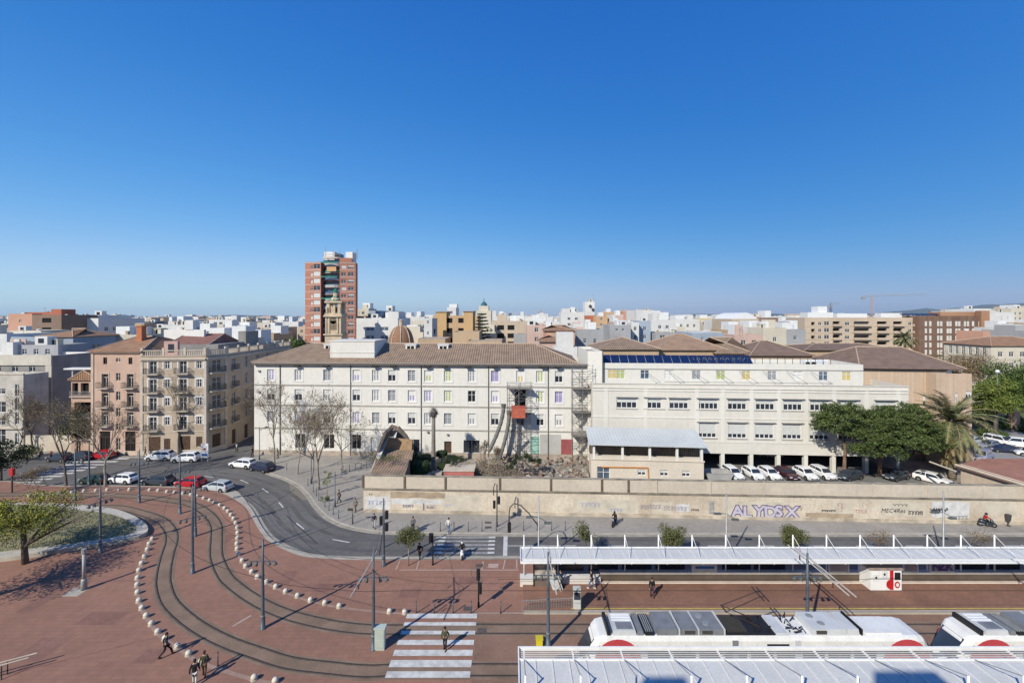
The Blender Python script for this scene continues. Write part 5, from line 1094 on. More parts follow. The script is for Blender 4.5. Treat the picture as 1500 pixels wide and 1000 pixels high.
# tower cranes
def crane(x, yb, yt, d, j0, j1, yj, yj1, label, col):
    g = thing('tower_crane', label, 'crane', (xw(x, d), d, 0), 0, 'tower cranes on the skyline'); h = zc_(yj, d); k = d/F
    mb = MB(); w = .9
    for sx in (-w, w):
        for sy in (-w, w): mb.bar((sx, sy, 0), (sx, sy, h), .28)
    n = int(h/2.5)
    for q in range(n): z0_, z1_ = h*q/n, h*(q+1)/n; mb.bar((-w, -w, z0_), (w, -w, z1_), .18); mb.bar((w, w, z0_), (-w, w, z1_), .18)
    mb.build('mast', col, g)
    mb = MB(); a, b_ = (j0-x)*k, (j1-x)*k; dz = (yj-yj1)*k
    for q in range(20):
        t0, t1 = q/20, (q+1)/20; p = Vector((a+(b_-a)*t0, 0, h+dz*t0)); r_ = Vector((a+(b_-a)*t1, 0, h+dz*t1)); mb.bar(p, r_, .3); mb.bar(p+Vector((0, 0, 1.4)), r_+Vector((0, 0, 1.4)), .25); mb.bar(p, r_+Vector((0, 0, 1.4)), .18)
    mb.bar((a, 0, h-1.5), (a+4*(1 if b_ > a else -1), 0, h-1.5), 2.0, 2.4); mb.build('jib', M_GALV, g)
    mb = MB(); t = zc_(yt, d)-h; mb.bar((0, 0, h), (0, 0, h+t), .4); mb.bar((0, 0, h+t), (b_*.7, 0, h+1.4+dz*.7), .14); mb.bar((0, 0, h+t), (a*.8, 0, h+1.4), .14); mb.build('apex', col, g)
crane(1277.5, 500, 430, 520, 1262, 1357, 435, 432, 'tall red and white tower crane right of the beige flats roof', mat('crane_red', (.50, .36, .34), .6))
crane(1217, 500, 443, 640, 1213, 1231, 448, 444.5, 'small dark tower crane left of the red crane', M_IRON)
# ================================================================== VEGETATION
def rv(r=rnd):
    while 1:
        v = Vector((r.uniform(-1, 1), r.uniform(-1, 1), r.uniform(-1, 1)))
        if .05 < v.length < 1: return v
M_BARK = mat('plane_bark', (.34, .30, .25), .95, .2, 3, .3, 12, col2=(.2, .17, .14)); M_BARKD = mat('dark_bark', (.15, .12, .10), .95, .2, 3, .3, 12); M_BARKP = mat('pine_bark', (.22, .14, .10), .95, .2, 3, .3, 12)
M_TWIG = mat('twig', (.29, .235, .175), .95, .2, 2); M_DRYL = mat('dry_leaf', (.30, .21, .10), .9, .3, 2)
def leafmat(n, c, c2): return mat(n, c, .75, .2, 1.2, col2=c2, spec=.15)
GR = dict(olive=[leafmat('leaf_olive_a', (.15, .15, .06), (.10, .105, .045)), leafmat('leaf_olive_b', (.11, .12, .045), (.07, .08, .03))],
          pine=[leafmat('needle_a', (.10, .14, .045), (.065, .092, .03)), leafmat('needle_b', (.055, .08, .027), (.035, .052, .018)), leafmat('needle_c', (.17, .205, .065), (.12, .15, .045))],
          dark=[leafmat('leaf_dark_a', (.040, .065, .028), (.025, .042, .018)), leafmat('leaf_dark_b', (.025, .04, .02), (.018, .03, .014))],
          lime=[leafmat('leaf_lime_a', (.36, .34, .05), (.26, .26, .04)), leafmat('leaf_lime_b', (.22, .23, .045), (.15, .17, .035))],
          park=[leafmat('leaf_park_a', (.12, .17, .035), (.08, .12, .03)), leafmat('leaf_park_b', (.065, .10, .03), (.04, .07, .02))],
          bright=[leafmat('leaf_bright_a', (.20, .23, .05), (.14, .17, .04)), leafmat('leaf_bright_b', (.12, .15, .04), (.09, .14, .02))],
          dry=[M_DRYL, leafmat('leaf_brown', (.19, .14, .085), (.12, .09, .06))])
def leaves(mb, c, r, n, size, mats=2, flat=1., up=.3, surf=.55):
    for _ in range(n):
        v = rv(); v = v.normalized()*(surf+(1-surf)*rnd.random())*r if rnd.random() < .8 else v*r
        p = Vector((c[0]+v.x, c[1]+v.y, c[2]+v.z*flat)); a = (rv()+Vector((0, 0, up))).normalized(); b = a.cross(rv()).normalized(); s = size*rnd.uniform(.6, 1.4)
        t = a.cross(b)
        mb.face([p-b*s*.5, p+t*s*.35, p+b*s*.5, p-t*s*.35], rnd.randrange(mats))
def grow(tr, cr, p, d, L, r, lev, maxl, spread, twig, rr, up=.15, kids=3):
    n = 3; pts = [p]; q = Vector(p); dd = Vector(d).normalized()
    for k in range(n): dd = (dd+rv(rr)*.22+Vector((0, 0, up*.25))).normalized(); q = q+dd*L/n; pts.append(Vector(q))
    rad = [r*(1-.42*k/n) for k in range(n+1)]
    (tr if lev < 2 else cr).tube(pts, rad, 7 if lev == 0 else 5 if lev == 1 else 4 if lev == 2 else 3, 0, cap=False)
    if lev >= maxl:
        if twig:
            for _ in range(twig):
                b = pts[rr.randrange(1, n+1)]; e = (dd+rv(rr)*1.1).normalized()*rr.uniform(.3, .8); w = e.cross(rv(rr)).normalized()*.014
                cr.face([b-w, b+w, b+e], 0)
                if rr.random() < .35: s = rr.uniform(.05, .10); o = b+e*rr.uniform(.5, 1); x = rv(rr).normalized()*s; y = x.cross(rv(rr)).normalized()*s; cr.face([o-x, o-y, o+x, o+y], 1)
        return
    for k in range(kids if lev else kids+1):
        t = pts[-1] if k < 2 or lev == 0 else pts[rr.randrange(1, n+1)]
        nd = (dd+rv(rr)*spread+Vector((0, 0, up))).normalized(); grow(tr, cr, t, nd, L*rr.uniform(.62, .85), r*.58*rr.uniform(.8, 1.05), lev+1, maxl, spread, twig, rr, up, kids)
def bare_tree(label, loc, h, seed, lean=(0, 0), spread=.9, maxl=5, twig=5, bark=M_BARK, name='bare_tree', group='bare plane trees', r=.2, trunk=.3, kids=3, up=.18):
    t = thing(name, label, 'tree', loc, 0, group); rr = random.Random(seed); tr, cr = MB(), MB()
    grow(tr, cr, Vector((0, 0, 0)), Vector((lean[0], lean[1], 1)), h*trunk, r, 0, maxl, spread, twig, rr, up, kids)
    tr.build('trunk', bark, t, True); cr.build('crown', [M_TWIG, M_DRYL], t); return t
def leafy(label, loc, h, cw, kind, clumps, per, lsz, name='leafy_tree', trunk=.35, bark=M_BARKD, group=None, r=.12, flat=.8, ch=None, lean=(0, 0), cat='tree', cl=None):
    """tree with a crown of separate leaf clumps: cw crown half width, ch crown half height"""
    t = thing(name, label, cat, loc, 0, group); ch = ch or cw*.8; cz = h-ch; tr = MB(); top = Vector((lean[0], lean[1], cz))
    tr.tube([(0, 0, -.05), (lean[0]*.3, lean[1]*.3, cz*.4), (lean[0]*.7, lean[1]*.7, cz*.8), tuple(top)], [r*1.25, r, r*.85, r*.6], 8)
    cr = MB(); cl = cl or cw*.38; M_ = GR[kind]
    for _ in range(clumps):
        v = rv(); v = v.normalized()*(.35+.6*rnd.random()); c = Vector((top.x+v.x*cw*.82, top.y+v.y*cw*.82, cz+v.z*ch*.82))
        if rnd.random() < .5: tr.tube([top-Vector((0, 0, cz*.25)), (top+c)/2-Vector((0, 0, ch*.1)), c], [r*.4, r*.25, r*.08], 4, cap=False)
        leaves(cr, c, cl*rnd.uniform(.7, 1.25), per, lsz, len(M_), flat)
    tr.build('trunk', bark, t, True); cr.build('crown', M_, t); return t
# street planes
bare_tree('tall bare plane tree in front of the corner apartment house', P(262, 667), 14.5, 3, r=.22)
bare_tree('leaning bare plane tree with dark trunk at the left end of the parked row', P(97, 711, PZ), 13.0, 11, lean=(-.42, .3), spread=.95, bark=M_BARKD)
bare_tree('bare plane tree with pale leaning trunk beside the white parked hatchback', P(154, 712, PZ), 12.5, 5, lean=(-.22, .1), spread=.8)
bare_tree('bare tree nearest the weathered garden wall on the left', P(48, 662, PZ), 11, 21, bark=M_BARKD, spread=.7)
bare_tree('thin bare tree in front of the white townhouse', P(28, 664, PZ), 9, 22, bark=M_BARKD, spread=.7, r=.14)
bare_tree('slender bare tree by the gabled house', P(128, 660, PZ), 10, 23, bark=M_BARKD, spread=.8, r=.15)
bare_tree('bare tree at the left corner of the long cream building', P(402, 679, PZ), 12.5, 8, r=.18, trunk=.34)
bare_tree('bare plane tree in the middle of the grey pavement', P(467.5, 717, PZ), 12.5, 9, r=.17, spread=.95, trunk=.34, twig=7)
bare_tree('bare plane tree behind the signposts on the grey pavement', P(456, 706, PZ), 11.5, 31, r=.15, twig=7)
bare_tree('bare plane tree closest to the long cream building front', P(500, 692, PZ), 11, 33, r=.13, twig=6, spread=1.0, trunk=.3)
bare_tree('bare plane tree between two lamp posts on the grey pavement', P(436, 694, PZ), 11, 34, r=.14, twig=6, trunk=.3)
bare_tree('bare tree inside the side street beside the corner apartment house', Vector((-51.5, 92, PZ)), 10, 35, r=.14, twig=6)
bare_tree('second bare tree inside the side street', Vector((-52.0, 98, PZ)), 10, 37, r=.14, twig=6)
bare_tree('small bare sapling left of the lawn', P(43, 729, PZ), 4.2, 41, r=.06, maxl=4, group='saplings by the tram loop'); bare_tree('second small bare sapling left of the lawn', P(56, 729, PZ), 4.4, 42, r=.06, maxl=4, group='saplings by the tram loop')
leafy('dark ivy covered tree by the gabled house', P(113, 663, PZ), 7.8, 3.4, 'olive', 26, 150, .26, ch=3.0)
leafy('dark evergreen at the left frame edge behind the crossing', P(2, 703, PZ), 6.5, 3.4, 'dark', 26, 160, .24, ch=2.8)
leafy('low dark shrub row left of the red car', P(40, 672, PZ), 2.2, 3.0, 'olive', 14, 120, .2, ch=.9, cat='shrub', name='shrub')
# foreground tree with yellow green crown
t = leafy('foreground tree with yellow green leaves and long dark branches over the lawn', P(37, 825, PZ), 7.2, 5.6, 'lime', 64, 130, .17, ch=2.6, r=.24, lean=(-1.0, .6), cl=1.0)
mb = MB(); rr = random.Random(4)
for a in ((4.6, .8, 5.0), (5.4, 1.8, 4.6), (3.8, -.6, 4.2), (3.0, 2, 5.6)):
    p = [Vector((0, 0, 1.8)), Vector((a[0]*.35, a[1]*.35, a[2]*.62)), Vector((a[0]*.7, a[1]*.7, a[2]*.85)), Vector(a)]; mb.tube(p, [.13, .09, .06, .03], 6, cap=False)
    for k in range(26):
        b = p[1+k % 3]*rr.random()+p[min(2+k % 3, 3)]*(1-rr.random()*.8); b = p[1].lerp(p[3], rr.random()); e = Vector((rr.uniform(-.3, 1), rr.uniform(-.6, .6), rr.uniform(-.1, .5)))*1.3; mb.tube([b, b+e*.5+rv(rr)*.1, b+e], [.025, .015, .006], 3, cap=False)
mb.build('limb', M_BARKD, t)
leafy('plane tree just outside the left frame edge shading the plaza', P(-95, 900, PZ), 8, 5.0, 'lime', 50, 120, .18, ch=2.4, r=.3)
# small street trees
leafy('small leafy tree on the plaza beside the road crossing', P(598.5, 828, PZ), 3.9, 1.75, 'olive', 24, 130, .13, ch=1.0, r=.05, bark=M_BARK, group='small trees along the road')
leafy('olive tree with two crowns behind the canopy left end', P(858, 817, PZ), 3.8, 1.5, 'olive', 15, 110, .13, ch=1.1, r=.06, group='small trees along the road')
leafy('rounder olive tree behind the canopy below the fence post', P(983, 819, PZ), 4.0, 1.6, 'olive', 26, 150, .13, ch=1.5, r=.06, group='small trees along the road')
leafy('dense olive tree in front of the purple graffiti', P(1160, 819, PZ), 4.2, 1.65, 'olive', 30, 170, .13, ch=1.7, r=.06, group='small trees along the road')
leafy('sparse bronze leaved tree right of the purple graffiti', P(1287, 818, PZ), 3.3, 1.3, 'dry', 14, 50, .10, ch=1.1, r=.04, group='small trees along the road')
leafy('sparse brown tree near the red scooter', P(1438, 818, PZ), 3.3, 1.7, 'dry', 14, 50, .10, ch=1.1, r=.04, group='small trees along the road')
leafy('sapling with fresh green leaves between the kerb bollards', P(479, 727, PZ), 4.6, .7, 'bright', 9, 40, .14, ch=1.9, r=.05, bark=M_BARK)
leafy('little green bush at the foot of the pavement bollards', P(476, 735, PZ), .9, .7, 'park', 8, 40, .12, ch=.45, r=.03, cat='shrub', name='shrub')
# pines in the yard
def pine(label, loc, h, lobes, trunks):
    t = thing('stone_pine', label, 'tree', loc, 0, 'stone pines in the yard'); tr, cr = MB(), MB()
    for (pts, r0) in trunks: tr.tube(pts, [r0*(1-.18*i) for i in range(len(pts))], 9)
    for (c, r, fl) in lobes:
        c = Vector(c); b = Vector(trunks[0][0][-1]); tr.tube([b, (b+c)/2-Vector((0, 0, .3)), c], [.16, .1, .05], 5, cap=False)
        n = int(26*r*r/4)
        for _ in range(n):
            v = rv().normalized(); 
            if v.z < -.35: v.z *= -.6
            q = c+Vector((v.x*r, v.y*r, v.z*r*fl))*rnd.uniform(.72, 1.0); leaves(cr, q, rnd.uniform(.45, .85), 105, .20, 3, .7, .8, .3)
        leaves(cr, c, r*.75, 260, .34, 2, fl, 0, .1)
    tr.build('trunk', M_BARKP, t, True); cr.build('crown', GR['pine'], t)
pb = P(1290, 697)
def rel(px, py, d, base): return tuple(PD(px, py, d)-base)
pine('large stone pine with broad dense crown in front of the school', pb, 12, [(rel(1290, 628, 68.5, pb), 3.4, .75), (rel(1322, 620, 69.5, pb), 3.6, .8), (rel(1352, 632, 69, pb), 3.2, .85), (rel(1310, 645, 67, pb), 3.3, .6), (rel(1336, 650, 67.5, pb), 3.2, .6), (rel(1272, 645, 67.5, pb), 2.6, .7), (rel(1366, 650, 68.5, pb), 2.3, .7), (rel(1285, 612, 70.5, pb), 2.6, .7), (rel(1330, 602, 71.5, pb), 2.6, .6), (rel(1262, 660, 67, pb), 1.8, .6), (rel(1300, 662, 66.5, pb), 2.4, .5), (rel(1372, 632, 70, pb), 1.7, .7)],
     [([(0, 0, -.1), (-.1, 0, 2.2), (.1, 0, 4.0), (.6, 0, 6.0)], .42)])
pb2 = P(1236, 700)
pine('smaller stone pine leaning left beside the large one', pb2, 12, [(rel(1228, 612, 69, pb2), 2.8, .8), (rel(1212, 625, 68.5, pb2), 1.9, .7), (rel(1244, 603, 70, pb2), 2.0, .7), (rel(1246, 632, 68.5, pb2), 1.7, .6), (rel(1206, 610, 70, pb2), 1.4, .6)],
     [([(0, 0, -.1), (.1, 0, 2.0), (.2, 0, 4.5), (-.2, 0, 7.0)], .32)])
# date palm
M_FROND = [leafmat('frond_green', (.20, .215, .10), (.13, .15, .07)), leafmat('frond_dry', (.34, .27, .14), (.22, .17, .09)), leafmat('frond_dark', (.07, .085, .045), (.05, .06, .03))]
def palm(label, loc, h, fl, nf, droop, name='date_palm', tr_r=.42, low=60):
    t = thing(name, label, 'palm', loc); tr = MB(); n = 14
    tr.tube([(0, 0, h*k/n) for k in range(n+1)], [tr_r*(1.1 if k < 2 else 1)+.05*(k % 2) for k in range(n+1)], 12); tr.tube([(0, 0, h-1.0), (0, 0, h-.2), (0, 0, h+.4)], [tr_r, tr_r*1.5, tr_r*.7], 12)
    tr.build('trunk', mat('palm_trunk', (.22, .185, .14), .95, .2, 2, .5, 8, wave=(2, .35, .4)), t, True); cr = MB()
    for k in range(nf):
        az = rnd.uniform(0, 6.283); el = R(85-(115+low)*(k/nf)**.9); el = max(el, R(-70)); L = fl*rnd.uniform(.8, 1.1); mi = 1 if el < R(-20) and rnd.random() < .7 else (0 if rnd.random() < .7 else 2)
        p = Vector((0, 0, h)); pts = [Vector(p)]; e = el; ns = 10
        for s_ in range(ns): d = Vector((math.cos(e)*math.cos(az), math.cos(e)*math.sin(az), math.sin(e))); p = p+d*L/ns; pts.append(Vector(p)); e = max(e-droop*(1 if el > 0 else .5)/ns, R(-88))
        cr.tube(pts, [.085*(1-.75*i/ns) for i in range(ns+1)], 4, 1 if k % 3 else mi, cap=False)
        for i in range(2, ns*4):
            a = i/4; j = min(int(a), ns-1); q = pts[j].lerp(pts[j+1], a-j); d = (pts[j+1]-pts[j]).normalized(); sd = d.cross(Vector((0, 0, 1)))
            if sd.length < .05: sd = Vector((1, 0, 0))
            sd.normalize(); up_ = sd.cross(d); ll = fl*.17*math.sin(math.pi*min(a/ns*.85+.12, 1))+.08
            for s2 in (-1, 1):
                e2 = (sd*s2*.8+d*.75+up_*rnd.uniform(-.1, .35)-Vector((0, 0, .25))).normalized()*ll; w = d*.075; cr.face([q-w, q+w, q+e2], mi if rnd.random() < .85 else 1)
    cr.build('crown', M_FROND, t); return t
palm('large date palm with drooping dry fronds beside the pines', P(1395, 702), 8.9, 6.6, 105, 1.25)
palm('short palm in front of the beige flats', Vector((xw(1326, 150), 150, 0)), 17.5, 4.6, 46, 1.6, name='palm', low=20)
# Norfolk like conifer in the centre
t = thing('conifer', 'tall dark layered conifer left of the balcony flats', 'tree', (xw(706, 128), 128, 0)); tr = MB(); tr.tube([(0, 0, 0), (0, 0, zc_(458, 128))], [.35, .08], 8); tr.build('trunk', M_BARKD, t); cr = MB()
hc = zc_(458, 128)
for k in range(15):
    z = hc-.5-k*.95; rr_ = 1.0+k*.20
    for a in range(7):
        an_ = a*.9+k*.5
        for s_ in range(4): q = rr_*(s_+1)/4; leaves(cr, (math.cos(an_)*q, math.sin(an_)*q, z+q*.12), .42, 26, .26, 2, .45)
cr.build('crown', GR['dark'], t)
# yard greenery
def topiary(label, px, py, w, h, d, stem=.0, kind='dark', cone=False):
    c = PD(px, py, d); t = thing('clipped_bush', label, 'shrub', (c.x, c.y, 0), 0, 'clipped bushes in the walled garden'); k = d/F; r = w*k/2; hh = h*k; z0_ = c.z-hh/2
    cr = MB(); cr.tube([(0, 0, z0_), (0, 0, z0_+hh*.12), (0, 0, z0_+hh*.85), (0, 0, z0_+hh)], [r*.8, r*.93, r*.93, r*.6], 14)
    for _ in range(int(260*r*max(hh, .6))+160):
        a = rnd.uniform(0, 6.283); 
        if rnd.random() < .4: q = r*math.sqrt(rnd.random())*.95; p = Vector((q*math.cos(a), q*math.sin(a), z0_+hh*(1.0 if q < r*.7 else .93)))
        else: p = Vector((r*.96*math.cos(a), r*.96*math.sin(a), z0_+hh*rnd.uniform(0, .92)))
        x = rv().normalized()*.10; y = x.cross(rv()).normalized()*.08; cr.face([p-x, p-y, p+x, p+y], rnd.randrange(2))
    cr.build('foliage', GR[kind], t)
    tr = MB(); tr.tube([(0, 0, -.05), (0, 0, z0_+.2)], [.13, .09], 7); tr.build('trunk', M_BARKD, t)
topiary('round clipped bush touching the ruined tiled roof', 600.5, 669.5, 22, 14, 70)
topiary('clipped dark bush left of the tall bare trunk', 622, 671, 22, 9, 76); topiary('wide low clipped bush in front of the tall bare trunk', 614, 684, 32, 16, 68)
topiary('flat clipped bush under the dark doorway', 647, 664, 17, 7, 78); topiary('flat clipped bush at the foot of the tall bare trunk', 651, 682, 21, 7, 71)
c = P(666, 700); t = thing('umbrella_tree', 'umbrella shaped clipped tree with thick pale trunk above the red planter', 'tree', (c.x, c.y, 0)); tr = MB(); zt_ = zc_(676, c.y); tr.tube([(0, 0, 0), (0, 0, zt_*.5), (-.15, 0, zt_*.8), (0, 0, zt_)], [.33, .24, .3, .45], 9); tr.build('trunk', mat('pale_trunk', (.38, .33, .27), .9, .2, 2), t, True)
cr = MB(); 
for k in range(26): a = rnd.uniform(0, 6.28); q = 1.75*math.sqrt(rnd.random()); leaves(cr, (q*math.cos(a), q*math.sin(a), zt_+.45+.25*rnd.random()*(1-q/1.8)), .5, 90, .13, 2, .6)
cr.build('crown', GR['dark'], t)
c = P(635, 690); t = thing('bare_palm_trunk', 'tall branchless palm trunk with a small shaggy head in the walled garden', 'palm', (c.x, c.y, 0)); tr = MB(); zt_ = zc_(607, c.y); tr.tube([(0, 0, 0), (0, 0, .6), (0, 0, 1.2), (0, 0, zt_*.6), (0, 0, zt_)], [.62, .5, .36, .30, .30], 10); tr.build('trunk', mat('grey_trunk', (.27, .24, .20), .95, .15, 2, .3, 10, wave=(2, .3, .25)), t, True)
cr = MB(); cr.tube([(0, 0, zt_-.3), (0, 0, zt_), (0, 0, zt_+.5), (0, 0, zt_+.9)], [.35, .6, .55, .2], 9)
for k in range(160): v = rv().normalized(); p = Vector((0, 0, zt_+.3))+Vector((v.x*.55, v.y*.55, v.z*.65)); e = (v+Vector((0, 0, -.6))).normalized()*.45; w = e.cross(rv()).normalized()*.05; cr.face([p-w, p+w, p+e], 0)
cr.build('crown', mat('shaggy_palm', (.16, .14, .125), .95, .2, 3), t, True)
c = P(770, 700); t = thing('windswept_bush', 'dark spreading bush tree right of the rubble in the yard', 'tree', (c.x, c.y, 0)); tr = MB()
tr.tube([(1.6, 0, 0), (1.0, 0, 1.4), (0, 0, 2.4), (-.8, 0, 3.0)], [.22, .18, .14, .08], 7); tr.tube([(1.0, 0, 1.4), (1.9, 0, 2.3), (2.3, 0, 2.6)], [.14, .1, .06], 6); tr.build('trunk', M_BARKD, t, True); cr = MB()
for (x, y, z, r) in ((-1.4, 0, 3.1, 1.1), (-.4, .4, 3.6, 1.1), (.5, 0, 3.1, .9), (1.2, .2, 2.5, .8), (2.2, 0, 2.6, .7), (-1.9, .3, 2.4, .8), (-2.6, .2, 1.6, .9)):
    for _ in range(7): leaves(cr, (x+rnd.uniform(-.5, .5)*r, y+rnd.uniform(-.5, .5)*r, z+rnd.uniform(-.3, .3)*r), r*.45, 70, .13, 2, .7)
cr.build('crown', GR['dark'], t)
c = P(716, 702); t = thing('dry_thicket', 'large tangle of dry tan brushwood in the yard below the rubble chutes', 'shrub', (c.x, c.y, 0)); cr = MB()
for k in range(5200):
    a = rnd.uniform(0, 6.28); q = math.sqrt(rnd.random()); x = q*math.cos(a)*5.2; y = q*math.sin(a)*2.6+1; hmax = 2.3*(1-q**2)+.5; z = rnd.uniform(0, hmax); p = Vector((x, y, z)); e = (rv()+Vector((0, 0, .5)))*rnd.uniform(.3, .75); w = e.cross(rv()).normalized()*.018; cr.face([p-w, p+w, p+e], rnd.randrange(2))
for k in range(1700): a = rnd.uniform(0, 6.28); q = math.sqrt(rnd.random()); x = q*math.cos(a)*5; y = q*math.sin(a)*2.5+1; z = rnd.uniform(0, 2.6*(1-q**2)+.5); v = rv().normalized()*.09; u = v.cross(rv()).normalized()*.09; p = Vector((x, y, z)); cr.face([p-v, p-u, p+v, p+u], rnd.choice((0, 1, 2)))
cr.build('branches', [mat('brush_tan', (.42, .34, .25), .95, .15, 2), M_TWIG, mat('brush_leaf', (.36, .30, .18), .9, .2, 2)], t)
bare_tree('young bare tree rising from the brushwood beside the chutes', P(708, 698), 5.4, 51, r=.07, maxl=4, spread=.5, up=.5, group='bare trees in the yard')
bare_tree('second young bare tree in the brushwood', P(729, 700), 5.0, 52, r=.07, maxl=4, spread=.5, up=.5, group='bare trees in the yard')
# ivy on the ruined roof
t = thing('ivy', 'dark green ivy growing over the ruined tiled roof', 'plant', tuple(PD(558, 672, 62))); cr = MB()
for k in range(12): leaves(cr, (rnd.uniform(-2, 2.6), rnd.uniform(-.4, 2.2), rnd.uniform(-.5, .5)), .6, 60, .14, 2, .5)
cr.build('foliage', GR['olive'], t)
# park and background trees
for i, (x, yt, yb, d, w, kind, lab) in enumerate(((1458, 548, 634, 92, 4.2, 'bright', 'bright green tree touching the brick annex'), (1478, 517, 630, 100, 6.0, 'park', 'large park tree in the middle right'), (1506, 520, 630, 98, 6.5, 'park', 'large park tree cut by the right frame edge'), (1496, 548, 625, 118, 5.5, 'dark', 'dark tree deep in the park shade'),
        (1520, 540, 640, 90, 5, 'park', 'park tree nearest the right frame edge'), (1444, 560, 640, 96, 2.8, 'bright', 'small bright tree beside the brick annex corner'), (1468, 570, 640, 120, 6.0, 'dark', 'dark hedge like tree behind the park lawn'))):
    leafy(lab, Vector((xw(x, d), d, 0)), zc_(yt, d), w, kind, 34, 170, .34, ch=(zc_(yt, d))*.36, r=.28, group='park trees on the right')
for i, (x, yt, d, w, lab) in enumerate(((1395, 512, 112, 5.5, 'bare brown tree in front of the brown hotel'), (1418, 508, 116, 5.5, 'second bare brown tree in front of the brown hotel'), (1375, 512, 120, 5, 'dusky tree between the brown roof and the hotel'), (1436, 512, 112, 5, 'bare brown tree right of the hotel'))):
    leafy(lab, Vector((xw(x, d), d, 0)), zc_(yt, d), w, 'dry' if i != 2 else 'olive', 30, 90, .26, ch=4.5, r=.2, group='brownish trees by the hotel')
for i, (x, d, yt, w) in enumerate(((272, 210, 481, 7), (288, 200, 479, 8), (302, 190, 482, 6), (380, 150, 494, 6), (395, 146, 497, 6.5), (410, 150, 494, 6), (425, 155, 492, 6), (438, 150, 497, 5), (330, 220, 484, 7), (355, 220, 484, 7), (160, 140, 490, 4), (30, 260, 469, 8), (5, 250, 468, 8), (97, 170, 470, 5), (450, 150, 500, 5))):
    leafy(f"{ordn[i] if i < 14 else 'fifteenth'} far round tree counted in the left distance", Vector((xw(x, d), d, 0)), zc_(yt, d), w, 'park' if 370 < x < 440 else 'dark', 20, 120, .5, ch=w*.7, r=.3, group='distant trees on the left')
for i, (x, y, w, h) in enumerate(((1452, 640, 3.2, 1.6), (1470, 628, 3.5, 1.8), (1490, 620, 4, 1.8), (1512, 634, 3, 1.6), (1440, 622, 2.5, 2))):
    leafy(['clipped hedge nearest the parked vans', 'second hedge of the park behind the vans', 'third hedge further back in the park', 'hedge at the right edge by the cars', 'small hedge by the brick annex'][i], P(x, y, 0), h, w, 'park', 16, 150, .22, ch=h*.5, r=.06, cat='shrub', name='hedge', group='hedges in the park', cl=1.0)
# ================================================================== STREET FURNITURE
def place(proto, first, label, loc, rz=0, group=None, scale=None):
    if first: proto.location = loc; proto.rotation_euler = (0, 0, rz); proto['label'] = label; 
    if first and scale: proto.scale = (scale,)*3
    if first and group: proto['group'] = group
    return proto if first else dup(proto, label, loc, rz, group, scale)
# stone studs ---------------------------------------------------------
st = tag(thing('stone_bollard', 'x', 'bollard'), group='round stone bollards edging the tram loop')
mb = MB(); mb.tube([(0, 0, 0), (0, 0, .06), (0, 0, .1)], [.24, .24, .17], 12); mb.build('base', M_KERB, st)
mb = MB(); mb.ball((0, 0, .20), .215, 12, 8, sz=(1, 1, .92)); mb.build('stone_head', mat('stud_stone', (.66, .60, .50), .8, .12, 4, .2, 20), st, True)
z5 = lambda x, y: (x/3.947, 620+y/3.947)
z1 = lambda x, y: (x/3.947, 780+y/3.947)
z2 = lambda x, y: (340+x/3.571, 760+y/3.571)
def dens(l): return l
SO = [z5(880, 668)]+[z1(*p) for p in ((862, 65), (852, 97), (836, 137), (818, 178), (803, 218), (795, 262), (793, 303), (795, 347), (803, 395), (820, 437), (845, 482), (875, 528), (912, 575), (955, 612), (1025, 660), (1090, 702), (1165, 748))]+[z2(115, 835), z2(225, 851)]
SI = [z5(*p) for p in ((170, 420), (255, 410), (340, 402), (415, 398), (485, 390), (555, 388), (620, 383), (685, 383), (748, 382), (808, 382), (865, 384), (915, 387), (965, 394), (1010, 397), (1058, 404), (1103, 411), (1140, 420), (1178, 432), (1212, 443), (1240, 456), (1270, 472), (1298, 489), (1318, 507), (1335, 528), (1350, 550), (1363, 575), (1372, 602), (1374, 632), (1373, 663), (1370, 695), (1371, 725), (1378, 757), (1400, 793), (1420, 826), (1455, 858), (1488, 888))]+[z2(*p) for p in ((135, 303), (180, 330), (228, 355), (280, 380), (342, 403), (410, 425), (485, 440), (560, 457), (823, 485), (903, 488))]
for k, p in enumerate(SO): place(st, k == 0, f"{nth(k)} pale stone bollard along the outer tram curve starting at the lawn", P(p[0], p[1]+1.3, PZ))
for k, p in enumerate(SI): place(st, False, f"{nth(k)} pale stone bollard of the inner row counted from the far left", P(p[0], p[1]+1.3, PZ))
mb = MB(); oc = crom([P(p[0], p[1]+1.3, PZ) for p in SO], 3); ribbon(mb, oc, -.16, .16, PZ, PZ+.012); ic = crom([P(p[0], p[1]+1.3, PZ) for p in SI], 2); ribbon(mb, ic, -.13, .13, PZ, PZ+.012); struct(mb, 'paving_strip', mat('strip_stone', (.36, .24, .19), .9, .12, 2))
# dark post bollards
pbp = tag(thing('post_bollard', 'x', 'bollard'), group='dark post bollards'); mb = MB(); mb.tube([(0, 0, 0), (0, 0, .95)], .045, 8); mb.build('post', M_POLE, pbp, True)
mb = MB(); mb.tube([(0, 0, .95), (0, 0, 1.0), (0, 0, 1.04)], [.06, .06, .03], 8); mb.tube([(0, 0, 0), (0, 0, .05)], .08, 8); mb.build('cap', M_IRON, pbp)
pos = [((x, 777.5), 'on the pavement edge by the worn road crossing') for x in (645, 665, 686, 706, 727)]+[((x, 776.5), 'on the pavement edge right of the worn road crossing') for x in (747, 767, 787, 808, 828)]
pos += [(q, 'along the curved kerb of the grey pavement') for q in ((420, 687.5), (451, 711), (459, 720), (463.5, 726), (467, 732.5), (476, 742), (482, 747), (488, 753), (496, 759), (517, 766))]
pos += [(q, 'in the far row on the grey pavement beside the side wall') for q in ((502.5, 691), (512, 690), (520.5, 688), (529, 686.5), (537, 685))]
pos += [((x, 897.7), 'at the head of the bold white zebra crossing') for x in (609.6, 636, 663.7, 690, 733.5)]
cn = {}
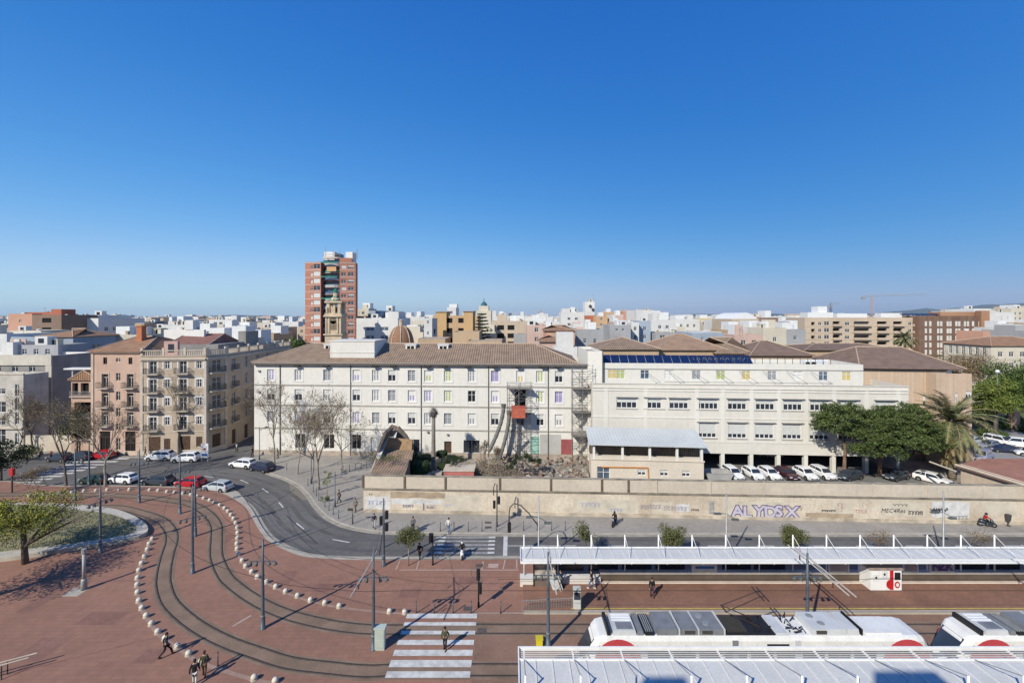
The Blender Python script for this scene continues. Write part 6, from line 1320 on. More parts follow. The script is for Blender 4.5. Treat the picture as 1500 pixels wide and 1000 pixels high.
for k, (q, t_) in enumerate(pos): cn[t_] = cn.get(t_, 0)+1; place(pbp, k == 0, f"{nth(cn[t_]-1)} dark post bollard {t_}", P(q[0], q[1], PZ))
place(pbp, False, 'single dark post bollard beside the three walkers at the bottom', P(319, 975, PZ))
# catenary and lamp poles ---------------------------------------------
def pole(label, loc, h=7.4, arm=None, lamps=True, rz=0, thick=1., cat='pole'):
    t = thing('catenary_pole' if arm else 'tram_pole', label, cat, loc, rz, 'tall dark tram poles'); mb = MB(); k = thick
    mb.tube([(0, 0, 0), (0, 0, .05), (0, 0, .06), (0, 0, .9), (0, 0, 1.0), (0, 0, h*.6), (0, 0, h)], [.26*k, .26*k, .19*k, .17*k, .13*k, .11*k, .07*k], 10); mb.build('shaft', M_POLE, t, True)
    mb = MB(); mb.tube([(0, 0, h), (0, 0, h+.5)], [.03, .01], 5); mb.tube([(0, 0, 1.0), (0, 0, 1.08)], .16*k, 10); mb.build('finial', M_GALV, t)
    if lamps:
        mb = MB(); mb.bar((-1.05, 0, 5.35), (1.05, 0, 5.35), .06); mb.bar((-.6, 0, 5.3), (0, 0, 5.9), .035); mb.bar((.6, 0, 5.3), (0, 0, 5.9), .035); mb.build('lamp_bracket', M_POLE, t)
        for s_ in (-1, 1):
            mb = MB(); mb.tube([(s_*.45, 0, 5.28), (s_*.5, -.02, 5.16), (s_*.55, -.05, 5.05)], [.07, .13, .16], 10); mb.tube([(s_*.9, 0, 5.32), (s_*.97, 0, 5.2), (s_*1.05, -.04, 5.08)], [.07, .13, .16], 10); mb.build('lamp_head', mat('lamp_green_grey', (.11, .13, .13), .8, .1, 2), t, True)
    if arm:
        y0, y1, x = arm; mb = MB(); mb.tube([(x, y0, 6.0), (x*.6, (y0+y1)/2, 6.25), (x, y1, 6.0)], .045, 6); mb.tube([(0, 0, 6.8), (x, y0*.8, 6.05)], .02, 4); mb.tube([(0, 0, 6.8), (x, y1*.8, 6.05)], .02, 4)
        if label.startswith('tram pole rising'): mb.tube([(x+.5, y0, 5.9), (x*.6+.5, (y0+y1)/2, 6.15), (x+.5, y1, 5.9)], .045, 6)
        mb.build('cantilever_arm', mat('arm_pale', (.50, .46, .42), .6, .1, 2), t)
        for y in (y0*.55, y1*.55):
            mb = MB(); mb.tube([(x, y, 5.95), (x, y, 5.6)], .05, 6); mb.build('insulator', mat('insulator_brown', (.12, .06, .04), .4), t)
    return t
pole('tram pole with long pale arm beside the pale green cabinet', P(547, 950, PZ), 7.2, (-3.4, 2.6, -.5))
pole('tram pole at the left end of the near canopy', P(803, 946, PZ), 7.1, (-3.4, 2.6, .3))
pole('tram pole rising between the tracks behind the long tram', Vector((22.2, 34.2, PZ)), 7.1, (-3.4, 3.4, .6))
pole('next tram pole at the far right between the tracks', Vector((41.5, 34.2, PZ)), 7.1, (-3.4, 3.4, .6))
pole('tram pole between the two tram tracks left of the zebra crossing', P(385, 920, PZ), 7.1)
pole('tallest tram pole standing in the middle of the double curve', P(282, 839, PZ), 8.2, rz=.6)
pole('tram pole on the pavement in front of the lawn oval', P(147, 809, PZ), 7.0, rz=1.2)
pole('tram pole on the inside of the curve below the red hatchback', P(263.5, 752, PZ), 7.3, rz=.4); pole('tram pole below the white parked hatchback', P(204, 736, PZ), 7.0, rz=.2)
pole('tram pole standing just behind the tallest pole in the curve', P(286, 785, PZ), 7.0, rz=.6)
pole('tram pole left of the dark fallen shadow on the paving', P(110, 733, PZ), 7.0); pole('thick dark pole beside the leaning pale tree', P(130.5, 711, PZ), 6.6, lamps=False)
pole('lamp pole standing at the kerb left of the small leafy tree', P(562, 828, PZ), 6.2, lamps=False); 
# short stone column light
p = P(123, 863, PZ); t = thing('lit_stone_column', 'short pale column light standing alone on the red plaza', 'lamp post', p); mb = MB(); mb.tube([(0, 0, 0), (0, 0, .9), (0, 0, 1.0)], [.24, .22, .16], 8); mb.build('base', M_GALV, t, True)
mb = MB(); mb.tube([(0, 0, 1.0), (0, 0, 3.3)], .13, 8); mb.build('shaft', mat('column_pale', (.42, .41, .40), .7, .1, 2), t, True); mb = MB(); mb.tube([(0, 0, 3.3), (0, 0, 3.7)], .19, 8); mb.build('lamp_head', M_GALV, t)
mb = MB(); q = P(113, 872, PZ); mb.box(-1.1, .35, -1.0, .3, 0, .012); mb.build('base_plate', M_KERB, t)
# grey pavement street lamps (single head)
def lamp(label, loc, h=6.3, rz=0, double=False, r=.07):
    t = thing('street_lamp', label, 'street lamp', loc, rz, 'street lamps on the grey pavement'); mb = MB(); mb.tube([(0, 0, 0), (0, 0, .8), (0, 0, .85), (0, 0, h)], [r*1.9, r*1.8, r, r*.8], 8); mb.build('shaft', M_POLE, t, True)
    mb = MB(); mb.tube([(0, 0, h-.6), (.5, 0, h-.35), (1.0, 0, h-.25)], [.04, .035, .03], 6); mb.tube([(.8, 0, h-.22), (1.1, 0, h-.2), (1.6, 0, h-.25)], [.06, .14, .08], 8); mb.build('lamp_head', M_POLE, t, True); return t
lamp('dark street lamp at the kerb beside the walking pedestrians', P(490.7, 742, PZ), 4.6); lamp('street lamp in front of the left end of the long cream building', P(380, 673, PZ), 5.6, 1); lamp('street lamp between bare trees on the grey pavement', P(456, 708, PZ), 4.2, 2)
# lamp posts along the platform behind the canopy with cross banners
for x, top, lab in ((789, 727, 'galvanised lamp post with curved signal arm behind the far canopy'), (1064, 722, 'galvanised lamp post left of the purple graffiti'), (1382, 720, 'galvanised lamp post in front of the black graffiti')):
    b = P(x, 822, PZ); h = EYE-(top-HY)/F*b.y-PZ; t = thing('lamp_post', lab, 'lamp post', b, 0, 'galvanised lamp posts behind the far canopy')
    mb = MB(); mb.tube([(0, 0, 0), (0, 0, .7), (0, 0, .75), (0, 0, h)], [.14, .13, .09, .06], 8); mb.build('shaft', M_GALV, t, True)
    for s_ in (-1, 1): mb = MB(); mb.bar((0, 0, h-2.1), (s_*.9, 0, h-2.3+s_*-.3), .06); mb.box(s_*.9-.35, s_*.9+.35, -.14, .14, h-2.45-s_*.3, h-2.3-s_*.3); mb.build('lamp_head', mat('lamp_green_grey', (0, 0, 0)), t)
    if x == 789:
        mb = MB(); mb.tube([(0, 0, 3.6), (-1.0, 0, 4.9), (-1.8, 0, 5.7), (-2.5, 0, 5.9), (-2.9, 0, 5.5), (-3.0, 0, 4.8), (-3.0, 0, 3.9)], .06, 7); mb.build('signal_arm', M_IRON, t, True)
        mb = MB(); mb.box(-3.15, -2.8, -.15, .15, 3.0, 3.9); mb.build('signal_head', M_BLACK, t)
# traffic signals
def signal(label, loc, h=2.9, heads=((0, 2.0),), rz=0, hoop=False, group='traffic signals'):
    t = thing('traffic_signal', label, 'traffic light', loc, rz, group); mb = MB(); mb.tube([(0, 0, 0), (0, 0, h)], .065, 8); mb.tube([(0, 0, 0), (0, 0, .4)], .1, 8); mb.build('pole', M_BLACK, t, True)
    for dx, z in heads:
        mb = MB(); mb.box(dx+.08, dx+.38, -.16, .16, z, z+.85); [mb.tube([(dx+.23, -.16, z+.15+k*.27), (dx+.23, -.26, z+.15+k*.27)], .1, 8) for k in range(3)]; mb.build('signal_head', M_BLACK, t)
    if hoop:
        mb = MB(); mb.tube([(-.35+.28*math.cos(a/10*6.283), 0, h-.35+.45*math.sin(a/10*6.283)) for a in range(11)], .02, 5); mb.build('hoop', M_POLE, t)
    return t
signal('traffic signal with a round hoop at the zebra crossing', P(701, 889, PZ), 3.3, ((-.1, 1.2), (-.25, 2.4)), hoop=True); signal('traffic signal in front of the small leafy tree shadow', P(634, 827, PZ), 3.2, ((-.45, 2.3),))
s1 = signal('tall traffic signal pole with hoop arm in front of the wall', P(728, 771, PZ), 4.9, ((-.55, 2.2), (0, 2.7)))
mb = MB(); mb.tube([(0, 0, 4.2), (0, 0, 4.95), (-.25, 0, 5.1), (-.4, 0, 4.6), (-.4, 0, 3.7)], .05, 7); mb.build('arm', M_BLACK, s1, True)
signal('signpost with dark panels at the wall corner', P(562, 800, PZ), 5.2, ((.1, 3.0), (-.5, 2.4), (.1, 1.7)), group='traffic signals')
# green cabinet, small yellow bin, bin on post, parking sign, red sign
t = thing('cabinet', 'pale green electrical cabinet beside the tram pole', 'cabinet', P(557, 949, PZ)); mb = MB(); mb.box(-.36, .36, -.22, .22, 0, 1.55); mb.box(-.42, .42, -.28, .28, 1.55, 1.66); mb.build('housing', mat('cabinet_green', (.46, .52, .48), .6, .05, 2), t); mb = MB(); mb.box(-.30, .30, -.235, -.22, .12, .75); mb.box(-.30, .30, -.235, -.22, .80, 1.45); mb.build('door', mat('cabinet_door', (.42, .48, .44), .6, .05, 2), t)
t = thing('yellow_box', 'small yellow box at the left end of the near canopy', 'box', P(790, 945, PZ)); mb = MB(); mb.box(-.24, .24, -.2, .2, 0, .55); mb.build('box_body', mat('yellow_plastic', (.62, .52, .03), .5), t); mb = MB(); mb.box(-.28, .28, -.24, .24, .55, .64); mb.build('lid', mat('yellow_plastic', (0, 0, 0)), t)
t = thing('litter_bin', 'dark litter bin on a post near the wall on the right', 'bin', P(1477, 770, PZ)); mb = MB(); mb.tube([(0, 0, 0), (0, 0, 1.0)], .05, 7); mb.tube([(0, 0, 0), (0, 0, .08)], .2, 8); mb.build('post', M_IRON, t); mb = MB(); mb.tube([(0, 0, .65), (0, 0, 1.35)], [.22, .3], 10); mb.build('bin_body', mat('bin_dark', (.06, .06, .06), .7), t)
t = thing('info_sign', 'white information panel on posts beside the parked white cars', 'sign', P(300, 676, PZ)); mb = MB(); mb.box(-.62, .62, -.08, .08, .7, 3.1); mb.build('panel', M_WFR, t); mb = MB(); mb.box(-.6, -.5, -.1, .1, 0, .7); mb.box(.5, .6, -.1, .1, 0, .7); mb.build('posts', M_GALV, t)
mb = MB(); mb.tube([(0, -.09, 2.2), (0, -.12, 2.2)], .22, 5); mb.build('red_disc', mat('sign_red', (.5, .04, .04), .5), t); mb = MB(); mb.box(-.5, .5, -.1, -.085, 1.0, 1.4); mb.build('blue_strip', mat('sign_blue', (.04, .12, .4), .5), t)
t = thing('red_sign', 'red box sign on a dark post at the far left plaza', 'sign', P(17.7, 721, PZ)); mb = MB(); mb.tube([(0, 0, 0), (0, 0, 2.4)], .1, 8); mb.build('post', M_IRON, t); mb = MB(); mb.box(-.26, .26, -.2, .2, 2.4, 3.4); mb.build('sign_box', mat('sign_red', (0, 0, 0)), t)
t = thing('pavement_sign', 'small street sign on a post beside the curved kerb', 'sign', P(516, 768, PZ)); mb = MB(); mb.tube([(0, 0, 0), (0, 0, 1.9)], .04, 6); mb.build('post', M_IRON, t); mb = MB(); mb.box(-.55, .1, -.03, .03, 1.65, 1.95); mb.build('panel', M_IRON, t)
# bicycle rack at the bottom left, benches
t = thing('handrail', 'pair of pale stair handrails at the bottom left corner', 'handrail', P(12, 985, PZ)); mb = MB()
for o_ in (0, .45): mb.tube([(-1.8, -1.2+o_*-1, .95), (1.4-o_*.3, .6-o_, .95)], .05, 7)
mb.build('rail', M_STONE, t); mb = MB(); [mb.tube([(x, y, 0), (x, y, .93)], .035, 6) for x, y in ((.1, -.13), (.2, -.6), (-1.4, -1.0))]; mb.build('legs', M_IRON, t)
# ------------------------------------------------------------------ far platform and canopies
M_CANR = mat('canopy_sheet', (.60, .59, .565), .6, .05, .5, spec=.25); M_CANRIB = mat('canopy_rib', (.68, .67, .65), .4, .05, 2); M_CANGLASS = mat('canopy_glass', (.42, .47, .51), .2, .08, .8, metal=.15, spec=.6)
mb = MB(); mb.prism([(1.0, 38.1), (140, 38.1), (140, 42.95), (1.0, 42.95)], PZ, .32); struct(mb, 'platform', M_REDW)
mb = MB(); mb.box(6, 140, 38.02, 38.25, PZ, .335); mb.box(1, 6, 38.02, 38.2, PZ, .33); struct(mb, 'platform_edge', M_KERB)
mb = MB(); mb.box(5.0, 140, 38.42, 38.54, .325, .331); struct(mb, 'yellow_line', mat('yellow_paint', (.50, .42, .10), .8, .15, 2))
mb = MB(); mb.box(.75, 3.2, 41.9, 42.9, PZ, .78); mb.box(3.2, 8.2, 42.0, 42.9, .3, .8); w_ = tag(mb.build('low_wall', mat('white_plinth', (.70, .66, .62), .7, .08, 1)), 'white low wall block at the left end of the far platform', 'wall')
mb = MB(); mb.box(8.21, 140, 42.35, 42.75, .3, 1.05); mb.box(8.21, 140, 42.22, 42.9, 1.05, 1.15, 1); mb.box(8.21, 140, 42.05, 42.3, .31, .40, 2)
tag(mb.build('platform_parapet', [mat('parapet_brown', (.12, .09, .07), .9, .15, 1), mat('parapet_grey', (.42, .38, .35), .8, .1, 1), mat('white_line', (.72, .62, .55), .8, .1, 1)]), 'long low brown parapet under the far canopy', 'wall')
def canopy(label, x0, x1, yp, yfar, sgn, spacing, z, slat):
    """roof on a row of posts at y=yp, carried towards sgn; stays run from the mast heads to the roof edge"""
    t = thing('platform_canopy', label, 'canopy', (x0, yp, PZ)); y1 = yfar; ya, yb = min(yp, y1), max(yp, y1)
    mb = MB(); e = yp-x0*0
    ys = y1-sgn*slat
    mb.box(x0, x1, min(yp-sgn*.06, ys), max(yp-sgn*.06, ys), z, z+.06); n = int((x1-x0)/1.05)
    for k in range(n+1): mb.box(x0+k*1.05-.03, x0+k*1.05+.03, min(yp, ys), max(yp, ys), z+.055, z+.10, 1)
    mb.build('roof', [M_CANR, M_CANRIB], t, world=True)
    mb = MB()
    for y in (ys, y1, yp-sgn*.06): mb.box(x0-.02, x1, y-.05, y+.05, z-.06, z+.14)
    mb.box(x0-.04, x0+.04, ya, yb, z-.05, z+.15); mb.build('edge_beam', M_WHITE, t, world=True)
    mb = MB(); q = 6
    for k in range(1, q): y = ys+(y1-ys)*k/q; mb.box(x0, x1, y-.018, y+.018, z-.01, z+.03)
    mb.build('louvre_slats', M_CANRIB, t, world=True)
    k = 0
    while x0+.35+k*spacing < x1:
        x = x0+.35+k*spacing; mb = MB(); mb.tube([(x, yp, PZ), (x, yp, z+1.3)], .06, 8); mb.build('post', M_WHITE, t, True, world=True)
        if True:
            mb = MB(); mb.tube([(x, yp, z+1.25), (x, ys+sgn*.0, z+.1)], .028, 5); mb.build('stay_rod', M_CANRIB if sgn < 0 else M_GALV, t, world=True)
            mb = MB(); mb.tube([(x, yp, z-.7), (x, ys, z-.02)], .05, 6); mb.box(x-.04, x+.04, ya, yb, z-.14, z-.02); mb.build('bracket', M_WHITE, t, world=True)
        k += 1
    return t
canopy('far platform canopy with white masts along the road', .78, 62, 42.6, 40.15, -1, 3.145, 3.26, .5)
canopy('near platform canopy with white masts and louvred front edge in the foreground', .42, 44, 25.85, 29.7, 1, 3.145, 3.32, 1.05)
mb = MB(); mb.prism([(1.0, 20), (120, 20), (120, 30.55), (1.0, 30.55)], PZ, .32); struct(mb, 'platform', M_REDW)
mb = MB(); mb.box(1, 120, 30.45, 30.66, PZ, .335); struct(mb, 'platform_edge', M_KERB)
# shelter panels under the far canopy
def ad(x0, x1, label, col, inner=None, name='shelter_panel', z0=1.16, z1=2.5, grp='panels under the far canopy'):
    a = P(x0, 840, .3).x*42.5/P(0, 840, .3).y; b = P(x1, 840, .3).x*42.5/P(0, 840, .3).y; t = thing(name, label, 'panel', ((a+b)/2, 42.45, 0), 0, grp)
    mb = MB(); mb.box(a, b, 42.40, 42.5, z0, z1); mb.build('frame', M_WFR, t, world=True); mb = MB(); mb.box(a+.12, b-.12, 42.37, 42.40, z0+.12, z1-.12); mb.build('panel_face', col, t, world=True)
    if inner: mb = MB(); mb.box(a+.3, b-.3, 42.35, 42.37, z0+.35, z1-.3); mb.build('inner_panel', inner, t, world=True)
    return t
ad(1013, 1050, 'blue and white poster under the far canopy', M_WFR, mat('poster_blue', (.04, .20, .52), .5), z1=2.05)
ad(1213, 1243, 'grey glass panel left of the ticket kiosk', mat('panel_grey', (.38, .36, .38), .4)); ad(1322, 1344, 'grey glass panel right of the ticket kiosk', MATS['panel_grey'])
a_ = ad(1361, 1396, 'panel covered in purple graffiti under the far canopy', mat('panel_pink', (.45, .40, .46), .6))
for k, (ch, c_) in enumerate((('N', gp), ('Z', gp), ('K', gp))):
    cu = bpy.data.curves.new('graffiti', 'FONT'); cu.body = ch; cu.size = 1.0; cu.offset = .05; cu.extrude = .005; cu.materials.append(c_); o = bpy.data.objects.new('graffiti', cu); COL.objects.link(o); o.parent = a_; o.location = (-.95+k*.62, -.10, 1.4); o.rotation_euler = (R(90), 0, 0)
# dark sheets between the posts carry the shade under the canopy in their colour
for x0, x1, l in ((1058, 1100, 'dark sheet standing for canopy shade, right of the blue poster'), (1104, 1150, 'dark sheet standing for canopy shade, behind the crossing catenary arm'), (1400, 1444, 'dark sheet standing for canopy shade, right of the graffiti panel'), (1449, 1494, 'dark sheet standing for canopy shade, at the right frame edge'), (813, 855, 'dark sheet standing for canopy shade, beside the map stand'), (862, 905, 'dark sheet standing for canopy shade, behind the person in blue trousers'), (911, 954, 'dark sheet standing for canopy shade, left of the platform walker'), (960, 1003, 'dark sheet standing for canopy shade, right of the platform walker')):
    a = (x0-CX)/F*43.3; b = (x1-CX)/F*43.3; t = thing('shelter_panel', l, 'panel', ((a+b)/2, 43.3, 0), 0, 'panels under the far canopy'); mb = MB(); mb.box(a, b, 43.28, 43.32, .9, 2.3); mb.build('glass', mat('shade_sheet', (.05, .035, .04), .25, .2, 1, alpha=.72), t, world=True); mb = MB(); mb.box(a, b, 43.26, 43.34, 2.3, 2.36); mb.box(a, b, 43.26, 43.34, .84, .9); mb.build('frame', M_IRON, t, world=True)
# map stand, kiosk, barrier, ticket column
b0 = P(782, 861, PZ); t = thing('map_stand', 'tall framed map board at the left end of the far platform', 'sign', b0)
mb = MB(); mb.box(-.06, .06, -.06, .06, 0, 2.9); mb.box(2.0, 2.1, -.05, .05, 0, 2.9); mb.box(.06, 2.0, -.05, .05, 2.78, 2.9); mb.build('frame', M_BLACK, t)
mb = MB(); mb.box(.07, 1.99, -.02, .02, 2.3, 2.76); mb.build('header', mat('board_grey', (.42, .44, .44), .6), t); mb = MB(); mb.box(.07, 1.99, -.02, .02, .95, 2.22); mb.build('map_face', mat('map_paper', (.55, .50, .42), .5, .35, 2.5, col2=(.2, .18, .18)), t); mb = MB(); mb.box(.07, 1.99, -.02, .02, .15, .9); mb.build('lower_panel', mat('panel_brown', (.17, .13, .11), .6), t)
b0 = P(1298, 864, .32); t = thing('ticket_kiosk', 'white and red ticket machine kiosk on the far platform', 'kiosk', b0)
mb = MB(); mb.box(-1.75, 1.75, 0, 1.5, 0, 1.85); mb.build('housing', M_WHITE, t); t.scale = (.80, 1, 1); mb = MB(); mb.box(-1.85, 1.85, -.1, 1.6, 1.85, 1.98); mb.build('roof', mat('kiosk_roof', (.42, .33, .29), .8, .2, 2), t)
mb = MB(); mb.box(.42, .82, -.02, 0, .05, 1.84); mb.build('red_stripe', mat('kiosk_red', (.55, .02, .03), .4), t); mb = MB(); mb.box(.95, 1.6, -.03, 0, .95, 1.6); mb.build('screen', M_BLACK, t)
for x, z, r in ((-1.15, 1.15, .16), (-.2, 1.45, .16)): mb = MB(); mb.box(x-.35, x+.35, -.025, 0, z-.35, z+.3); mb.build('panel', M_WFR, t); mb = MB(); mb.tube([(x, -.03, z), (x, -.05, z)], r*.7, 10); mb.build('button', M_BLACK, t)
mb = MB(); mb.tube([(1.25, -.01, .5), (1.25, -.03, .5)], .3, 16); mb.tube([(.42, -.021, .55), (.42, -.028, .55)], .42, 16); mb.build('red_disc', MATS['kiosk_red'], t); mb = MB(); mb.tube([(1.25, -.03, .5), (1.25, -.045, .5)], .17, 14); mb.build('emblem', M_WFR, t)
for kx, xs_ in ((0, (764, 842)),):
    A_ = P(764, 897, PZ); B__ = P(842, 892, PZ); t = thing('barrier', 'low slatted grey fence at the left end of the far platform', 'fence', A_); mb = MB(); railing(mb, [A_, B__], 1.0, .14, .012); mb.build('railing', M_GALV, t, world=True); mb = MB(); mb.bar(A_, B__, .25, .12); mb.build('base', M_KERB, t, world=True)
b0 = P(845, 893, PZ); t = thing('ticket_validator', 'pale column machine with dark screen at the fence end', 'ticket machine', b0); mb = MB(); mb.box(-.32, .32, -.2, .2, 0, 1.95); mb.build('housing', mat('validator_pale', (.58, .60, .56), .5), t); mb = MB(); mb.box(-.27, .27, -.22, -.2, 1.0, 1.6); mb.build('screen', mat('validator_screen', (.05, .06, .08), .3), t)
b0 = P(826, 866, PZ); t = thing('tilted_board', 'pale tilted board leaning against the tram pole', 'board', b0)
mb = MB(); q = Matrix.Rotation(R(-18), 4, 'Y'); mb.box(-.9, .0, -.1, -.04, 0, 1.6, 0, q); mb.build('board', mat('board_pale', (.55, .58, .60), .5, .1, 2), t); mb = MB(); mb.tube([(-.2, -.3, .0), (-1.0, -.1, 2.3)], .05, 6); mb.build('prop', M_STONE, t)
# overhead wires ------------------------------------------------------
M_WIRE = mat('contact_wire', (.03, .028, .025), .6)
for T_, lb in ((OT, 'contact wire hung over the outer tram track'), (IT, 'contact wire hung over the inner tram track')):
    mb = MB(); mb.tube([(p.x, p.y, 5.7) for p in T_[::2]], .015, 4, cap=False); q = T_[-34:]; mb.tube([(p.x, p.y, 6.5) for p in q], .013, 4, cap=False); tag(mb.build('contact_wire', M_WIRE), lb, 'wire', 'overhead wires')
def wire(a, b, label, sag=.4):
    a, b = Vector(a), Vector(b); mb = MB(); mb.tube([a.lerp(b, k/10)-Vector((0, 0, sag*4*(k/10)*(1-k/10))) for k in range(11)], .012, 4, cap=False); tag(mb.build('span_wire', M_WIRE), label, 'wire', 'overhead wires')
pp_ = {k: P(*v, PZ)+Vector((0, 0, 6.4)) for k, v in dict(a=(547, 950), b=(385, 920), c=(282, 839), d=(147, 809), e=(263.5, 752), f=(204, 736), g=(110, 733), h=(562, 828)).items()}
for a, b, l in (('b', 'c', 'span wire between the track pole and the tallest pole'), ('c', 'd', 'span wire from the tallest pole to the lawn pole'), ('c', 'e', 'span wire from the tallest pole to the red hatchback pole'), ('e', 'f', 'span wire between the two poles below the parked cars'), ('f', 'g', 'span wire to the pole at the dark fallen shadow'), ('h', 'b', 'span wire from the kerb lamp pole across the curve'), ('a', 'h', 'span wire from the cabinet pole to the kerb lamp pole')): wire(pp_[a], pp_[b], l)
# ------------------------------------------------------------------ TRAMS
M_TW = mat('tram_white', (.74, .73, .70), .35, .05, .7, spec=.45, fine=.06, streak=.25); M_TD = mat('tram_roof_grey', (.20, .21, .225), .6, .12, 1.5); M_TL = mat('tram_roof_light', (.55, .56, .57), .5, .08, 1.2); M_TR = mat('tram_red', (.50, .07, .08), .35, .05, 1)
def tram(label, X0, X1, yc, full=True):
    t = thing('tram', label, 'tram', (X0, yc, PZ)); hw = 1.2
    ring = [(-hw, .35), (-hw, 1.2), (-hw, 2.55), (-hw*.985, 2.85), (-hw*.90, 3.05), (-hw*.78, 3.12), (hw*.78, 3.12), (hw*.90, 3.05), (hw*.985, 2.85), (hw, 2.55), (hw, 1.2), (hw, .35)]
    def st(x, s, sz, dx=0): return [(x+(dx*(z/3.1) if z > 1 else 0), y*s, .35+(z-.35)*sz) for y, z in ring]
    xs_ = [(X0, .62, .80, .9), (X0+.35, .80, .90, .8), (X0+.9, .93, .97, .5), (X0+1.7, 1, 1, .15), (X0+3, 1, 1, 0)]
    xe = [(X1-3, 1, 1, 0), (X1-1.7, 1, 1, -.15), (X1-.9, .93, .97, -.5), (X1-.35, .80, .90, -.8), (X1, .62, .80, -.9)]
    mb = MB(); S = [st(*a) for a in xs_+xe]; n = len(ring)
    for a, b in zip(S, S[1:]):
        for k in range(n-1): mb.face([a[k], b[k], b[k+1], a[k+1]])
        mb.face([a[n-1], b[n-1], b[0], a[0]])
    mb.face(S[0][::-1]); mb.face(S[-1]); w = Vector((X0, yc, PZ)); 
    o = mb.mesh('body', M_TW); 
    for v in o.vertices: v.co.x -= X0
    o2 = bpy.data.objects.new('body', o); COL.objects.link(o2); o2.parent = t
    def bx(name, x0, x1, y0, y1, z0, z1, m, tp=0): mb = MB(); mb.box(x0-X0, x1-X0, y0, y1, z0, z1, 0, None, tp); return mb.build(name, m, t)
    for xd in (X0+2.6, X1-2.6):   # red half discs low on both sides
        for s_ in (-1, 1): mb = MB(); mb.tube([(xd-X0, s_*1.195, 1.38), (xd-X0, s_*1.215, 1.38)], 1.62, 30); mb.build('red_disc', M_TR, t)
    for s_ in (-1, 1):
        mb = MB(); y = s_*1.207; q = sorted((y, s_*1.19)); x = X0+4.6
        while x < X1-5.2: mb.box(x-X0, x-X0+1.5, q[0], q[1], 1.35, 2.2); x += 1.75
        mb.build('window_band', M_GLASS, t)
        for xd in (X0+6.6, X0+11.5, X1-7.2):
            mb = MB(); mb.box(xd-X0, xd-X0+1.9, q[0]-.004, q[1]+.004, 2.27, 2.36); mb.box(xd-X0, xd-X0+.05, q[0]-.004, q[1]+.004, .5, 2.27); mb.box(xd-X0+1.85, xd-X0+1.9, q[0]-.004, q[1]+.004, .5, 2.27); mb.build('door_frame', M_TR, t)
    # windscreens
    for e, sg in ((X0, 1), (X1, -1)):
        mb = MB(); a = st(*(xs_[0] if sg == 1 else xe[-1])); b = st(*(xs_[2] if sg == 1 else xe[-3])); off = Vector((-sg*.04-X0, 0, .03))
        def mm(p, q, f): return Vector(p)*(1-f)+Vector(q)*f
        lo0, lo1 = Vector((e+sg*.15, -.70, 1.3)), Vector((e+sg*.15, .70, 1.3)); hi0, hi1 = Vector(mm(a[4], b[4], .35)), Vector(mm(a[7], b[7], .35))
        mb.face([lo0+off, lo1+off, hi1+off, hi0+off]); mb.build('windscreen', M_GLASS, t)
        for s_ in (-1, 1):
            mb = MB(); p1, p2 = mm(a[3 if s_ < 0 else 8], b[3 if s_ < 0 else 8], .5), mm(a[3 if s_ < 0 else 8], b[3 if s_ < 0 else 8], 1); q1 = Vector((p1.x, p1.y, 1.5)); q2 = Vector((p2.x, p2.y, 1.5)); o_ = Vector((-X0, s_*.09, 0)); mb.face([q1+o_, q2+o_, p2+o_-Vector((0, 0, .2)), p1+o_-Vector((0, 0, .2))]); mb.build('side_window', M_GLASS, t)
    L = X1-X0
    # roof equipment
    z = 3.12
    bx('roof_fairing', X0+1.9, X0+2.12, -1.0, 1.0, z, z+.33, M_BLACK)
    bx('roof_unit', X0+2.3, X0+3.9, -.98, .98, z, z+.30, M_TL, .05)
    for k in range(3): bx('unit_slat', X0+2.45, X0+3.8, .1+k*.28, .22+k*.28, z+.30, z+.34, M_WHITE)
    bx('roof_unit', X0+2.6, X0+3.7, -.8, -.1, z+.305, z+.34, M_TD); bx('roof_unit', X0+3.97, X0+4.4, -.98, .98, z, z+.28, M_TD, .04); bx('bellows_top', X0+4.5, X0+5.12, -1.0, 1.0, z, z+.20, M_BLACK)
    for k in range(4): bx('bellows_rib', X0+4.54+k*.14, X0+4.59+k*.14, -.9, .9, z+.20, z+.28, M_GALV)
    for a, b, m_ in ((5.3, 6.75, M_TD), (6.95, 8.1, M_TD), (8.13, 9.85, M_TD), (15.9, 18.25, M_TL), (18.3, 19.15, M_TL)): bx('roof_unit', X0+a, X0+b, -.98, .98, z, z+.38, m_, .05)
    for a in (6.8, 8.1, 9.88, 19.25): bx('roof_strut', X0+a, X0+a+.09, -1.0, 1.0, z, z+.42, M_TL if a < 19 else M_BLACK)
    for a, y in ((8.7, .45), (8.9, -.35), (16.6, .45), (16.9, -.35)): mb = MB(); mb.tube([(a, y, z+.38), (a, y, z+.43)], .24, 14); mb.build('fan', M_GALV, t)
    for a in (7.2, 8.4, 16.2): bx('vent_grille', X0+a, X0+a+.7, -1.0, -.94, z+.08, z+.3, M_IRON)
    bx('roof_recess', X0+10.0, X0+13.4, -.98, .98, z, z+.10, M_BLACK)
    for k in range(10): bx('resistor_fin', X0+10.2+k*.14, X0+10.25+k*.14, -.85, .85, z+.10, z+.24, M_IRON)
    mb = MB(); r3 = random.Random(2)
    for k in range(16): a = Vector((r3.uniform(11.7, 13.2), r3.uniform(-.8, .8), z+.12)); mb.tube([a, a+Vector((r3.uniform(-.3, .3), r3.uniform(-.2, .2), .15)), a+Vector((r3.uniform(-.4, .4), r3.uniform(-.3, .3), .03))], .035, 4)
    for k in range(14): a = Vector((14.4+r3.random()*1.0, r3.uniform(-.8, .8), z+.05)); mb.tube([a, a+Vector((r3.uniform(-.2, .4), r3.uniform(-.3, .3), .22)), a+Vector((r3.uniform(0, .5), r3.uniform(-.4, .4), .03))], .04, 5)
